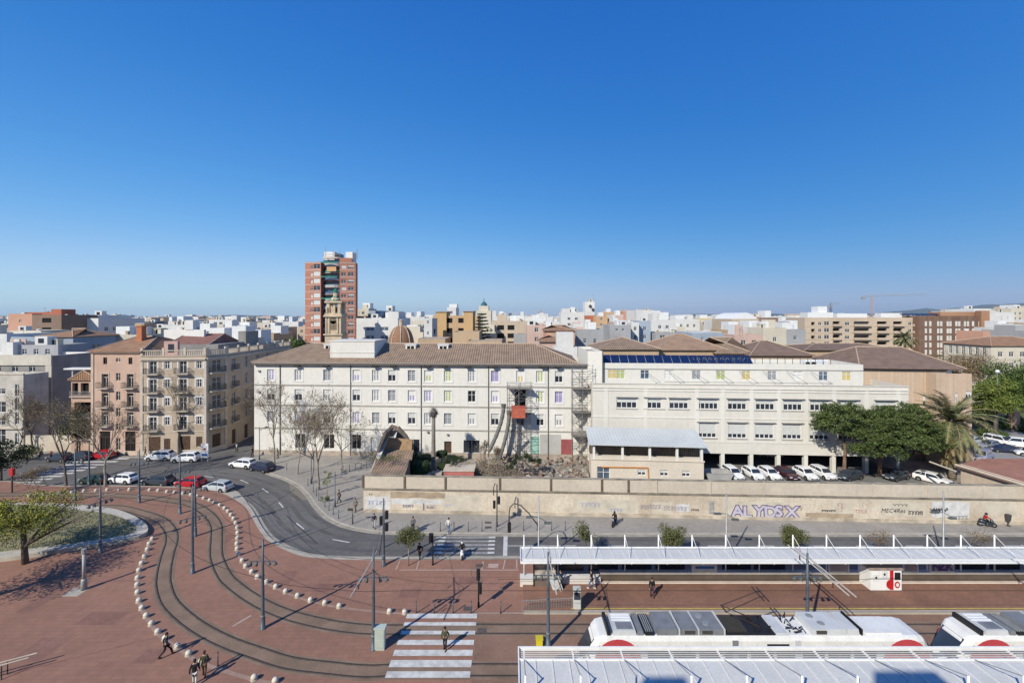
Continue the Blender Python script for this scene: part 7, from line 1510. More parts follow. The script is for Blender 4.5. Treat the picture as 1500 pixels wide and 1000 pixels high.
    mb.build('cable_runs', M_BLACK, t); bx('roof_unit', X0+13.45, X0+14.25, -1.0, 1.0, z, z+.14, M_TL, .04)
    if L > 23: bx('roof_cover', X0+19.6, X1-2.7, -.9, .9, z-.02, z+.09, M_TW, .04)
    bx('side_slot', X0+12.7, X0+14.2, -1.213, 1.213, 2.55, 2.68, M_BLACK)
    for a in (3.9, 7.2, 12.0, 17.4, 20.6): bx('panel_seam', X0+a, X0+a+.025, -1.209, 1.209, .5, 2.62, M_TD)
    if full: bx('bellows', X0+10.35, X0+10.75, -1.215, 1.215, .4, 2.9, M_TD); bx('bellows', X0+14.6, X0+15.0, -1.215, 1.215, .4, 2.9, M_TL)
    # pantograph
    mb = MB(); b0 = Vector((13.2, 0, z+.45)); 
    for y in (-.45, .45): mb.tube([(12.6, y, z+.2), (10.3, y*.8, z+1.2), (12.7, y*.6, z+2.2)], .045, 5)
    mb.tube([(10.3, -.4, z+1.2), (10.3, .4, z+1.2)], .06, 5); mb.tube([(12.7, -.8, z+2.25), (12.7, .8, z+2.25)], .05, 6); mb.tube([(13.05, -.8, z+2.2), (13.05, .8, z+2.2)], .05, 6); mb.tube([(12.7, -.3, z+2.2), (13.05, -.3, z+2.2)], .04, 5); mb.tube([(12.7, .3, z+2.2), (13.05, .3, z+2.2)], .04, 5); mb.build('pantograph', mat('pantograph_red', (.06, .035, .03), .6), t)
    for xx in (X0+2.5, X0+9.5, X1-9.5, X1-2.5):
        for s_ in (-1, 1): mb = MB(); mb.tube([(xx-X0, s_*.45, .30), (xx-X0, s_*.6, .30)], .29, 14); mb.build('wheel', M_IRON, t)
    for e, sg in ((X0, -1), (X1, 1)):
        for s_ in (-1, 1): mb = MB(); mb.box(e-X0+sg*.0-.04, e-X0+.04, s_*.5-.16, s_*.5+.16, .75, .92); mb.build('headlight', M_WFR, t)
    return t
tram('long white tram with grey roof units and red disc stopped at the near platform', 4.6, 29.4, NT)
tram('second white tram at the right edge with a red disc near its cab', 30.05, 54.8, NT)
# ================================================================== CARS
M_TYRE = mat('tyre', (.015, .015, .016), .9); M_RIM = mat('rim', (.35, .35, .36), .35, metal=.7); M_HL = mat('headlight_glass', (.55, .57, .6), .1, spec=.8); M_TLT = mat('tail_light', (.30, .01, .012), .3); M_PLATE = mat('number_plate', (.6, .6, .58), .5); M_TRIM = mat('black_trim', (.02, .02, .022), .6)
def paint(n, c): return mat('car_'+n, c, .28, .02, .5, spec=.6, fine=0)
PC = dict(white=paint('white', (.72, .72, .72)), silver=paint('silver', (.42, .45, .47)), red=paint('red', (.42, .012, .02)), navy=paint('navy', (.022, .028, .06)), slate=paint('slate', (.035, .045, .06)), green=paint('green', (.02, .045, .035)), maroon=paint('maroon', (.05, .012, .02)), grey=paint('grey', (.20, .22, .26)), lilac=paint('lilac', (.25, .26, .36)))
TYPES = dict(hatch=dict(L=4.2, W=1.78, H=1.48, hood=.92, cowl=1.05, rf=1.75, rr=3.55, rb=4.05, belt=.98), suv=dict(L=4.45, W=1.84, H=1.64, hood=1.04, cowl=1.15, rf=1.8, rr=3.8, rb=4.3, belt=1.08),
             estate=dict(L=4.5, W=1.8, H=1.5, hood=.92, cowl=1.1, rf=1.8, rr=3.95, rb=4.38, belt=.98), sedan=dict(L=4.6, W=1.8, H=1.44, hood=.90, cowl=1.2, rf=1.9, rr=3.1, rb=3.8, belt=.96), van=dict(L=4.4, W=1.82, H=1.85, hood=1.12, cowl=.85, rf=1.5, rr=4.15, rb=4.36, belt=1.15))
PROTO = {}
def car_proto(tp, col):
    T_ = TYPES[tp]; L, Wd, Hh = T_['L'], T_['W'], T_['H']; t = thing('parked_car', 'x', 'car'); hw = Wd/2; pm = PC[col]
    X = lambda x: L/2-x      # front at +x
    # lower body
    rear_top = T_['belt']+.02
    prof = [(0, .42, .58, .74), (.08, .28, .68, .86), (.35, .22, T_['hood']-.12, .95), (T_['cowl'], .20, T_['hood'], .99), (T_['rf'], .20, T_['belt'], 1), (T_['rr'], .20, T_['belt']+.02, 1), (T_['rb'], .22, rear_top, .96), (L-.06, .28, rear_top-.10, .90), (L, .42, .70, .80)]
    mb = MB(); S = []
    for (x, zb, zt, wf) in prof:
        w = hw*wf; S.append([(X(x), -w*.86, zb), (X(x), -w*.97, zb+.12), (X(x), -w, (zb+zt)/2), (X(x), -w*.96, zt-.07), (X(x), -w*.86, zt), (X(x), 0, zt+.035), (X(x), w*.86, zt), (X(x), w*.96, zt-.07), (X(x), w, (zb+zt)/2), (X(x), w*.97, zb+.12), (X(x), w*.86, zb)])
    for a, b in zip(S, S[1:]):
        for k in range(10): mb.face([b[k], b[k+1], a[k+1], a[k]])
        mb.face([a[0], a[10], b[10], b[0]])
    mb.face(S[0]); mb.face(S[-1][::-1])
    # greenhouse
    zb = T_['belt']-.01; G = [(T_['cowl'], zb-.02, .86), (T_['rf'], Hh-.04, .70), ((T_['rf']+T_['rr'])/2, Hh, .715), (T_['rr'], Hh-.05, .68), (T_['rb'], zb+.03, .80)]
    R0 = []
    for (x, z, wf) in G: w = hw*wf; R0.append([(X(x), -hw*.86, zb), (X(x), -w, z-.05 if z > zb+.1 else z), (X(x), -w*.88, z), (X(x), w*.88, z), (X(x), w, z-.05 if z > zb+.1 else z), (X(x), hw*.86, zb)])
    for a, b in zip(R0, R0[1:]):
        for k in range(5): mb.face([b[k], b[k+1], a[k+1], a[k]])
    mb.build('body', pm, t, True)
    for p in t.children[-1].data.polygons: p.use_smooth = True
    t.children[-1].data.set_sharp_from_angle(angle=R(28)) if hasattr(t.children[-1].data, 'set_sharp_from_angle') else None
    # glass
    def lp(a, b, f): return Vector(a)*(1-f)+Vector(b)*f
    mb = MB(); a, b = R0[0], R0[1]; n = Vector((.02, 0, .014)); mb.face([lp(a[2], b[2], .08)+n, lp(a[3], b[3], .08)+n, lp(a[3], b[3], .93)+n, lp(a[2], b[2], .93)+n]); mb.build('windscreen', M_GLASS, t)
    mb = MB(); a, b = R0[3], R0[4]; n = Vector((-.02, 0, .014)); mb.face([lp(a[2], b[2], .12)+n, lp(a[3], b[3], .12)+n, lp(a[3], b[3], .75)+n, lp(a[2], b[2], .75)+n]); mb.build('rear_window', M_GLASS, t)
    for s_, i0, i1 in ((-1, 0, 1), (1, 5, 4)):
        mb = MB(); o = Vector((0, s_*.012, 0))
        xs_ = [T_['cowl']+.25, (T_['rf']+T_['rr'])/2-.04, (T_['rf']+T_['rr'])/2+.04, T_['rb']-.28]
        def roof_pt(x):
            for (a, ga), (b, gb) in zip(zip(R0, G), zip(R0[1:], G[1:])):
                if ga[0] <= x <= gb[0]: f = (x-ga[0])/(gb[0]-ga[0]); return lp(a[i1], b[i1], f)
            return Vector(R0[-1][i1])
        def base(x): return Vector((X(x), s_*hw*.86, zb))
        for q in range(2):
            x0, x1 = xs_[q*2], xs_[q*2+1]; m = 4; lo = []; hi = []
            for k in range(m+1): x = x0+(x1-x0)*k/m; bb, rr_ = base(x), roof_pt(x); lo.append(lp(bb, rr_, .08)+o); hi.append(lp(bb, rr_, .9)+o)
            for k in range(m): mb.face([lo[k], lo[k+1], hi[k+1], hi[k]])
        mb.build('side_window', M_GLASS, t)
        mb = MB(); p = base(T_['cowl']+.2); mb.box(p.x-.1, p.x+.06, p.y+(0 if s_ > 0 else -.2), p.y+(.2 if s_ > 0 else 0), zb+.02, zb+.15); mb.build('mirror', pm, t)
        mb = MB(); y = s_*hw*1.002; q = sorted((y, y-s_*.03)); mb.box(X(2.6)-.1, X(2.6)+.08, q[0]-.01, q[1]+.01, zb-.22, zb-.18); mb.build('door_handle', M_TRIM, t)
    for s_ in (-1, 1):
        mb = MB(); mb.box(X(.34), X(.03), s_*hw*.66-.19, s_*hw*.66+.19, .60, .74, 0, None, .02); mb.build('headlight', M_HL, t)
        mb = MB(); mb.box(X(L)-.012, X(L-.22), s_*hw*.74-.13, s_*hw*.74+.13, .72, .92, 0, None, .01); mb.build('tail_light', M_TLT, t)
    mb = MB(); mb.box(X(0)-.05, X(0)+.012, -.5, .5, .40, .55); mb.build('grille', M_TRIM, t); mb = MB(); mb.box(X(0)+.012, X(0)+.022, -.26, .26, .44, .54); mb.build('number_plate', M_PLATE, t)
    mb = MB(); mb.box(X(L)-.02, X(L)+.1, -.62, .62, .30, .46); mb.build('rear_bumper', M_TRIM, t); mb = MB(); mb.box(X(L)-.022, X(L)-.01, -.26, .26, .60, .71); mb.build('number_plate', M_PLATE, t)
    for x in (.82, L-.85):
        for s_ in (-1, 1):
            mb = MB(); yo = s_*(hw*1.0+.004); mb.tube([(X(x), yo-s_*.10, .34), (X(x), yo, .34)], .385, 18); mb.build('wheel_arch', M_TRIM, t)
            mb = MB(); mb.tube([(X(x), yo-s_*.16, .315), (X(x), yo+s_*.012, .315)], .315, 18); w = mb.build('wheel', M_TYRE, t); mb = MB(); mb.tube([(X(x), yo, .315), (X(x), yo+s_*.02, .315)], .2, 12); mb.build('rim', M_RIM, w)
    return t
def car(tp, col, label, loc, hd, group):
    key = (tp, col)
    if key not in PROTO: PROTO[key] = t = car_proto(tp, col); t.location = loc; t.rotation_euler = (0, 0, hd); t['label'] = label; t['group'] = group; t.name = 'parked_car' if tp != 'van' else 'parked_van'; return t
    return dup(PROTO[key], label, loc, hd, group)
g1 = 'cars parked along the near kerb of the bend'; h0 = R(180-9)
car('hatch', 'green', 'very dark green hatchback at the left end of the kerbside row', P(139, 707.5), h0, g1); car('hatch', 'white', 'white hatchback between the dark green and the slate cars', P(181, 706.5), h0, g1)
car('estate', 'slate', 'dark slate estate car between the white and the red hatchback', P(232, 709), h0, g1); car('hatch', 'red', 'bright red hatchback in the kerbside row', P(279, 712), h0, g1); car('hatch', 'silver', 'pale silver hatchback at the right end of the kerbside row', P(320, 718), R(180-14), g1)
g2 = 'cars in front of the old houses'
car('suv', 'white', 'white estate car with dark windows at the corner apartment house, left one', P(235, 673), R(180+4), g2); car('suv', 'white', 'white off road car beside the information panel', P(273, 675.5), R(180+2), g2)
car('estate', 'white', 'white car waiting behind the navy car at the bend', P(356, 684), R(180-14), g2); car('suv', 'navy', 'dark navy car at the corner of the grey pavement', P(384, 689), R(180-24), g2)
car('hatch', 'red', 'red car half hidden behind the bare trees at far left', P(150, 671), R(170), g2); car('hatch', 'slate', 'dark car left of the hidden red car', P(118, 673), R(172), g2); car('hatch', 'slate', 'second dark car near the ivy tree', P(88, 675), R(172), g2)
g3 = 'cars parked nose first in the school yard'
for x, y, tp, cl, lb in ((1086, 706, 'estate', 'white', 'white car at the left end of the school yard row'), (1117, 707, 'hatch', 'white', 'second white car of the school yard row'), (1142, 707, 'hatch', 'white', 'white car left of the maroon one in the school yard'), (1168, 707, 'hatch', 'maroon', 'dark maroon car between white cars in the school yard'), (1196, 707, 'hatch', 'white', 'white car right of the maroon one in the school yard'), (1222, 706, 'estate', 'white', 'white car next to the pine trunk in the school yard')):
    p = P(x, y); car(tp, cl, lb, (p.x-.2, p.y+2.3, .03), R(-90+2), g3)
car('van', 'white', 'white van parked in the dark under the school building', (((1126-CX)/F*81), 81, .03), R(180), g3)
for x, y, lb in ((1255, 707, 'dark car under the large pine left of its trunk'), (1325, 707, 'dark car in the pine shade beside the motorbikes')): p = P(x, y); car('hatch', 'slate', lb, (p.x, p.y+1.5, .03), R(200), g3)
car('estate', 'white', 'white car half hidden by the wall below the palm', P(1380, 712)+Vector((0, 1.5, 0)), R(-60), g3)
g4 = 'vehicles in the car park by the park'
car('van', 'white', 'white van at the left of the back row in the car park', P(1463, 651), R(-75), g4); car('van', 'white', 'white van with dark side windows in the back row at the right', P(1488, 654), R(150), g4)
car('sedan', 'navy', 'navy saloon in front of the white vans', P(1472, 662), R(160), g4); car('hatch', 'white', 'white car cut by the right frame edge in the car park', P(1510, 668), R(150), g4); car('van', 'lilac', 'lilac grey van nearest the terracotta roof', P(1440, 674), R(210), g4)
car('hatch', 'grey', 'grey car partly behind the palm fronds in the car park', P(1449, 656), R(200), g4); car('estate', 'silver', 'silver car behind the palm trunk in the car park', P(1425, 650), R(195), g4)
# ================================================================== PEOPLE
SKIN = mat('skin', (.42, .26, .19), .6, .05, 3)
def cloth(n, c): return mat('cloth_'+n, c, .9, .1, 6)
CL = dict(black=cloth('black', (.018, .018, .022)), navy=cloth('navy', (.03, .035, .06)), grey=cloth('grey', (.16, .16, .16)), jeans=cloth('jeans', (.10, .17, .32)), white=cloth('white', (.62, .61, .58)), green=cloth('green', (.07, .075, .04)), brown=cloth('brown', (.12, .075, .045)), red=cloth('red', (.36, .02, .03)), ltgrey=cloth('ltgrey', (.45, .45, .46)), plum=cloth('plum', (.08, .04, .07)))
HAIR = dict(black=mat('hair_black', (.012, .01, .009), .7), brown=mat('hair_brown', (.06, .035, .02), .7), grey=mat('hair_grey', (.3, .29, .28), .7))
def skin_mesh(name, nodes, edges, m, parent, sub=1):
    me = bpy.data.meshes.new(name); me.from_pydata([n[:3] for n in nodes], edges, []); me.materials.append(m)
    o = bpy.data.objects.new(name, me); COL.objects.link(o); o.parent = parent
    md = o.modifiers.new('skin', 'SKIN'); md.use_smooth_shade = True
    for i, n in enumerate(nodes): v = me.skin_vertices[0].data[i]; v.radius = (n[3], n[4] if len(n) > 4 else n[3]); v.use_root = (i == 0)
    s_ = o.modifiers.new('sub', 'SUBSURF'); s_.levels = sub; s_.render_levels = sub; return o
HANDM = {}
def person(label, loc, hd, top, bot, hair='black', step=.28, h=1.72, seat=False, coat=False, arms='walk', group='people', skirt=None, head_down=0.):
    """faces +y; step is the stride reach"""
    t = thing('person', label, 'person', loc, hd, group); t.scale = (h/1.72,)*3
    ph = 0. if not seat else 0
    if seat:
        hip = .78; kn = [(-.13, .34, .80), (.13, .34, .80)]; an_ = [(-.14, .26, .36), (.14, .26, .36)]; lean = .14
        hd_ = [(-.22, .48, 1.02), (.22, .48, 1.02)]; el = [(-.28, .20, 1.04), (.28, .20, 1.04)]
    else:
        hip = .92; kn = [(-.10, step*.55+.04, .50), (.10, -step*.30+.05, .49)]; an_ = [(-.10, step*.9, .09), (.10, -step*1.0, .13)]; lean = .03
        if arms == 'walk': el = [(-.25, -.10-step*.2, 1.12), (.25, .04+step*.1, 1.12)]; hd_ = [(-.25, -.06-step*.3, .86), (.24, .16+step*.4, .90)]
        elif arms == 'hold': el = [(-.25, .02, 1.12), (.25, .02, 1.12)]; hd_ = [(-.10, .26, 1.12), (.12, .27, 1.10)]
        else: el = [(-.25, 0, 1.12), (.25, 0, 1.12)]; hd_ = [(-.25, .04, .86), (.25, .04, .86)]
    c1 = (0, lean*.6, hip+.22); c2 = (0, lean, hip+.45); nk = (0, lean+.01, hip+.56); h1 = (0, lean+.03+head_down, hip+.66); h2 = (0, lean+.04+head_down, hip+.76)
    N = [(0, 0, hip, .13, .10), (*c1, .125, .09), (*c2, .15, .10), (*nk, .06), (*h1, .082, .09), (*h2, .07, .08)]; E = [(0, 1), (1, 2), (2, 3), (3, 4), (4, 5)]
    for s_, k in ((-1, 0), (1, 1)):
        i = len(N); N += [(s_*.17, lean, hip+.48, .06), (*el[k], .043), (*hd_[k], .028)]; E += [(2, i), (i, i+1), (i+1, i+2)]
        i = len(N); N += [(s_*.09, 0, hip-.06, .085), (*kn[k], .058), (*an_[k], .04), (an_[k][0], an_[k][1]+.15, an_[k][2]-.05, .035)]; E += [(0, i), (i, i+1), (i+1, i+2), (i+2, i+3)]
    skin_mesh('body', N, E, SKIN, t)
    J = [(0, 0, hip-.04, .145, .115), (*c1, .145, .11), (*c2, .168, .12), (*nk[:2], nk[2]-.03, .07)]; EJ = [(0, 1), (1, 2), (2, 3)]
    if coat: J[0] = (0, 0, hip-.30, .18, .15); J.insert(1, (0, 0, hip, .15, .12)); EJ = [(0, 1), (1, 2), (2, 3), (3, 4)]
    cb_ = 3 if coat else 2
    for s_, k in ((-1, 0), (1, 1)): i = len(J); J += [(s_*.175, lean, hip+.48, .078), (*el[k], .06), (hd_[k][0], hd_[k][1]*.95, hd_[k][2]+.03, .045)]; EJ += [(cb_, i), (i, i+1), (i+1, i+2)]
    skin_mesh('jacket', J, EJ, CL[top], t)
    Tn = [(0, 0, hip, .14, .11)]; ET = []
    for s_, k in ((-1, 0), (1, 1)): i = len(Tn); Tn += [(s_*.095, 0, hip-.07, .10), (*kn[k], .074), (an_[k][0], an_[k][1], an_[k][2]+.02, .06)]; ET += [(0, i), (i, i+1), (i+1, i+2)]
    skin_mesh('trousers', Tn, ET, CL[bot], t)
    for k in (0, 1):
        mb = MB(); a = Vector(an_[k]); mb.tube([a+Vector((0, -.06, -.02)), a+Vector((0, .06, -.035)), a+Vector((0, .19, -.05))], [.055, .055, .035], 8); mb.build('shoe', CL['black'] if bot != 'jeans' else CL['white'], t, True)
        if 'h' not in HANDM:
            mb = MB(); mb.ball((0, 0, -.05), .045, 8, 5, sz=(.55, 1, 1.1))
            for f, (y, l) in enumerate(((-.033, .065), (-.011, .08), (.011, .075), (.033, .055))): mb.tube([(0, y, -.085), (.012, y*1.05, -.085-l*.5), (.035, y*1.05, -.085-l)], [.010, .009, .007], 5)
            mb.tube([(0, -.04, -.03), (.01, -.07, -.06), (.02, -.075, -.09)], [.012, .011, .008], 5); HANDM['h'] = mb.mesh('hand', SKIN, True)
        o = bpy.data.objects.new('hand', HANDM['h']); COL.objects.link(o); o.parent = t; o.location = hd_[k]; o.rotation_euler = (R(15) if not seat else R(60), 0, 0 if k else R(180))
    hc_ = Vector((0, h1[1]-.012, hip+.735)); mb = MB(); mb.ball(hc_, .105, 12, 8, sz=(.92, 1.02, 1.08), half=True); mb.ball(hc_+Vector((0, -.045, -.03)), .09, 10, 6, sz=(.95, .7, 1.1)); mb.build('hair', HAIR[hair], t, True)
    f = MB(); fz_ = hip+.70; fy = h1[1]+.095
    f.tube([(0, fy-.01, fz_+.02), (0, fy+.02, fz_-.02)], [.008, .014], 6); f.build('nose', SKIN, t)
    for s_ in (-1, 1): f = MB(); f.ball((s_*.032, fy-.012, fz_+.025), .010, 6, 4); f.build('eye', HAIR['black'], t); f = MB(); f.ball((s_*.088, h1[1], fz_), .022, 6, 4, sz=(.4, .8, 1.3)); f.build('ear', SKIN, t)
    f = MB(); f.box(-.022, .022, fy-.02, fy-.004, fz_-.055, fz_-.045); f.build('mouth', mat('lips', (.3, .10, .09), .6), t)
    return t
Pz = lambda x, y: P(x, y, PZ)
person('person in dark clothes crossing the bold white zebra crossing', Pz(652, 951), R(170), 'green', 'black', step=.12)
person('person in dark jacket striding past the stone bollards at bottom left', Pz(243, 961), R(-60), 'navy', 'black', step=.42)
person('person in long black coat and white trousers at the bottom edge', Pz(285, 1003), R(20), 'black', 'white', coat=True, step=.15)
person('person in olive jacket walking beside the black coat', Pz(299, 990), R(20), 'green', 'brown', 'brown', step=.2)
person('pedestrian in white jacket and jeans stepping off the pavement by the wall', Pz(657, 780), R(-20), 'white', 'jeans', step=.34)
person('pedestrian in dark top behind the small leafy tree', Pz(605, 778), R(10), 'grey', 'black', step=.1)
person('pedestrian in black in the shade of the small leafy tree', P(615, 819), R(160), 'black', 'black', step=.2)
person('pedestrian in dark coat with pale trousers at the wall corner', Pz(548, 773), R(200), 'navy', 'ltgrey', step=.2)
person('dark dressed pedestrian beside the street lamp on the grey pavement', Pz(497, 736), R(120), 'black', 'navy', step=.25)
person('pedestrian with grey jacket nearest the white side wall', Pz(521, 749), R(150), 'grey', 'brown', 'brown', step=.15)
person('distant pedestrian in olive in front of the long cream building', Pz(407, 671), R(90), 'green', 'grey', step=.1)
person('distant pedestrian in black left of the first drainpipe', Pz(387, 664), R(90), 'black', 'black', step=.2)
person('tall looking pedestrian in black at the side street corner', Pz(370, 669), R(80), 'black', 'black', step=.15, h=1.8)
person('distant pedestrian in white top in the side street', Pz(347, 662), R(90), 'white', 'navy', step=.15)
person('pedestrian with black jacket beside the white parked estate car', Pz(213, 668), R(120), 'black', 'brown', step=.2)
pf = lambda x, y: P(x, y, .32)
person('person in dark coat walking alone on the far tram platform', pf(955, 874), R(180), 'black', 'plum', step=.1, coat=True)
person('person leaning at the platform parapet with blue jeans', pf(867, 862), R(60), 'black', 'jeans', step=.3)
person('person with dark jacket beside the tilted board at the map stand', pf(822, 862), R(100), 'black', 'black', step=.25, arms='hold')
# motor scooters with riders
def scooter(label, loc, hd, col, rider):
    t = thing('motor_scooter', label, 'scooter', loc, hd); cm_ = cloth('x', (0, 0, 0)) if 0 else col
    for y in (-.62, .62):
        mb = MB(); mb.tube([(-.07, y, .27), (.07, y, .27)], .27, 16); w = mb.build('wheel', M_TYRE, t); mb = MB(); mb.tube([(-.075, y, .27), (.075, y, .27)], .14, 10); mb.build('rim', M_RIM, w)
    mb = MB(); mb.tube([(0, .55, .35), (0, .45, .6), (0, .36, .95)], [.11, .19, .12], 8); mb.tube([(0, .42, .32), (0, .1, .28), (0, -.15, .34)], [.16, .2, .2], 8); mb.tube([(0, -.1, .45), (0, -.45, .62), (0, -.8, .68)], [.18, .22, .1], 8); mb.build('body', col, t, True)
    mb = MB(); mb.tube([(0, .02, .72), (0, -.3, .80), (0, -.72, .80)], [.12, .15, .1], 8); mb.build('seat', M_BLACK, t, True)
    mb = MB(); mb.tube([(-.34, .30, 1.02), (0, .38, 1.0), (.34, .30, 1.02)], .02, 6); mb.tube([(0, .38, 1.0), (0, .60, .3)], .03, 6); mb.build('handlebar', M_BLACK, t); mb = MB(); mb.ball((0, .52, .86), .09, 8, 5); mb.build('headlight', M_HL, t, True)
    mb = MB(); mb.tube([(.14, -.3, .3), (.16, -.85, .36)], [.04, .06], 7); mb.build('exhaust', M_GALV, t)
    c_, s_ = math.cos(hd), math.sin(hd); p = Vector(loc)+Vector((0*c_+.25*s_, -.25*c_, .04))
    r_ = person(rider[0], p, hd, rider[1], rider[2], seat=True); mb = MB(); mb.ball((0, .17, 1.47), .14, 12, 8, sz=(.95, 1.1, 1)); mb.build('helmet', rider[3], r_, True)
    return t
hw2 = mat('helmet_white', (.6, .6, .62), .3); hb2 = mat('helmet_black', (.02, .02, .02), .3)
scooter('white scooter crossing the worn road crossing', P(677, 816), R(185), PC['white'], ('scooter rider in black with white helmet on the worn crossing', 'black', 'grey', hw2))
scooter('dark scooter on the pavement in front of the wall', Pz(900, 769), R(150), PC['navy'], ('scooter rider in black on the pavement before the wall', 'black', 'black', hb2))
scooter('dark scooter with red clad rider near the litter bin', Pz(1446, 771), R(-110), PC['slate'], ('scooter rider in bright red jacket near the litter bin', 'red', 'black', hb2))
for i, (x, y) in enumerate(((60, 668), (75, 669), (95, 668), (172, 668), (182, 667))):
    t = thing('parked_motorbike', ['leftmost parked motorbike by the low shrub row', 'second parked motorbike by the low shrub row', 'third parked motorbike near the ivy tree', 'parked motorbike in front of the pink apartment house', 'second parked motorbike in front of the pink apartment house'][i], 'motorbike', P(x, y), R(30+i*7), 'parked motorbikes')
    for yy in (-.65, .65): mb = MB(); mb.tube([(-.06, yy, .3), (.06, yy, .3)], .3, 14); mb.build('wheel', M_TYRE, t)
    mb = MB(); mb.tube([(0, .6, .4), (0, .25, .8), (0, -.1, .72), (0, -.75, .8)], [.06, .17, .16, .07], 8); mb.tube([(0, .25, .4), (0, -.25, .4)], .16, 8); mb.build('body', PC[('slate', 'red', 'navy', 'slate', 'silver')[i]], t, True); mb = MB(); mb.tube([(-.35, .3, 1.0), (.35, .3, 1.0)], .02, 5); mb.tube([(0, .35, 1.0), (0, .65, .3)], .03, 5); mb.build('handlebar', M_BLACK, t)
# ================================================================== YARD: scaffolds, chutes, rubble
M_SCAF = mat('scaffold_tube', (.34, .34, .35), .45, .15, 4, metal=.5); M_BOARD = mat('scaffold_board', (.26, .23, .20), .9, .2, 2)
def scaffold(label, x0, x1, zt, deck, seed):
    u0, u1 = A.px(0, x0), A.px(0, x1); t = thing('scaffold', label, 'scaffold', A.at(0, (u0+u1)/2, 0, 1.2), 0, 'scaffold towers on the cream building'); n = max(2, round((u1-u0)/2.0)); r4 = random.Random(seed)
    mb = MB()
    for k in range(n+1):
        for o_ in (.35, 1.9): u = u0+(u1-u0)*k/n; mb.tube([A.at(0, u, 0, o_), A.at(0, u, zt+r4.uniform(.6, 1.4), o_)], .035, 5)
    mb.build('standards', M_SCAF, t, world=True); mb = MB(); lv = int(zt/2)
    for j in range(1, lv+1):
        z = j*zt/lv
        for o_ in (.35, 1.9): [mb.tube([A.at(0, u0-.2, z+dz, o_), A.at(0, u1+.2, z+dz, o_)], .026, 4) for dz in (0, .5, 1.0)]
        for k in range(n+1): u = u0+(u1-u0)*k/n; mb.tube([A.at(0, u, z, .3), A.at(0, u, z, 1.95)], .026, 4)
    mb.build('ledgers', M_SCAF, t, world=True); mb = MB()
    for j in range(lv):
        for k in range(n): ua, ub = u0+(u1-u0)*k/n, u0+(u1-u0)*(k+1)/n; z = j*zt/lv; z2_ = (j+1)*zt/lv; (mb.tube([A.at(0, ua, z, 1.93), A.at(0, ub, z2_, 1.93)], .024, 4) if (j+k) % 2 else mb.tube([A.at(0, ub, z, 1.93), A.at(0, ua, z2_, 1.93)], .024, 4)); mb.tube([A.at(0, ua, z, .4), A.at(0, ub, z2_, 1.9)], .024, 4)
    mb.build('braces', M_SCAF, t, world=True)
    for z in deck: mb = MB(); A.boxat(mb, 0, u0-.1, u1+.1, .4, 1.9, z, z+.07); mb.build('deck', M_BOARD, t, world=True)
    mb = MB()      # stair flights
    for j in range(lv): z = j*zt/lv; z2_ = (j+1)*zt/lv; um = (u0+u1)/2; (mb.bar(A.at(0, um-1, z, 1.1), A.at(0, um+1, z2_, 1.1), .45, .05) if j % 2 else mb.bar(A.at(0, um+1, z, 1.1), A.at(0, um-1, z2_, 1.1), .45, .05))
    mb.build('stair_flights', M_BOARD, t, world=True); return t
scaffold('scaffold tower around the dark opening with the red skip', 744, 777, 12.6, (12.5, 8.2), 1)
scaffold('tall scaffold with stairs at the right end of the cream building', 837, 866, 15.6, (12.6, 8.6, 4.6), 2)
mb = MB(); u, z = A.px(0, 761, 606); A.boxat(mb, 0, u-1.25, u+1.1, 1.95, 3.3, z, z+1.75); t = thing('red_skip', 'orange red rubble skip hung on the scaffold tower', 'skip', A.at(0, u, z, 2.6)); mb.build('tub', mat('skip_red', (.50, .13, .08), .7, .15, 1.5), t, world=True); mb = MB(); A.boxat(mb, 0, u-1.3, u+1.15, 1.9, 3.35, z+1.75, z+1.85); mb.build('rim', mat('skip_rim', (.42, .10, .07), .7), t, world=True)
mb = MB(); A.boxat(mb, 0, u-1.1, u+1.3, .2, 1.9, z-.1, z+.0); mb.build('platform', M_BOARD, t, world=True)
for i, (a, b) in enumerate((((739, 593), (719, 652)), ((747, 603), (733, 664)))):
    ua, za = A.px(0, *a); ub, zb_ = A.px(0, *b); t = thing('rubble_chute', ['left grey rubble chute hanging from the scaffold', 'right grey rubble chute hanging from the scaffold'][i], 'chute', A.at(0, ua, 0, 2.4), 0, 'rubble chutes')
    pts = [A.at(0, ua+(ub-ua)*f**1.6, za+(zb_-za)*f, 2.3+1.4*f) for f in [k/14 for k in range(15)]]; mb = MB(); mb.tube(pts, [.30+.05*(k % 2) for k in range(15)], 10); mb.build('tube_segments', mat('chute_grey', (.17, .165, .16), .8, .15, 2), t, world=True)
    mb = MB(); mb.tube([pts[0]+Vector((0, 0, .6)), pts[0]], [.5, .32], 10); mb.build('hopper', MATS['chute_grey'], t, world=True)
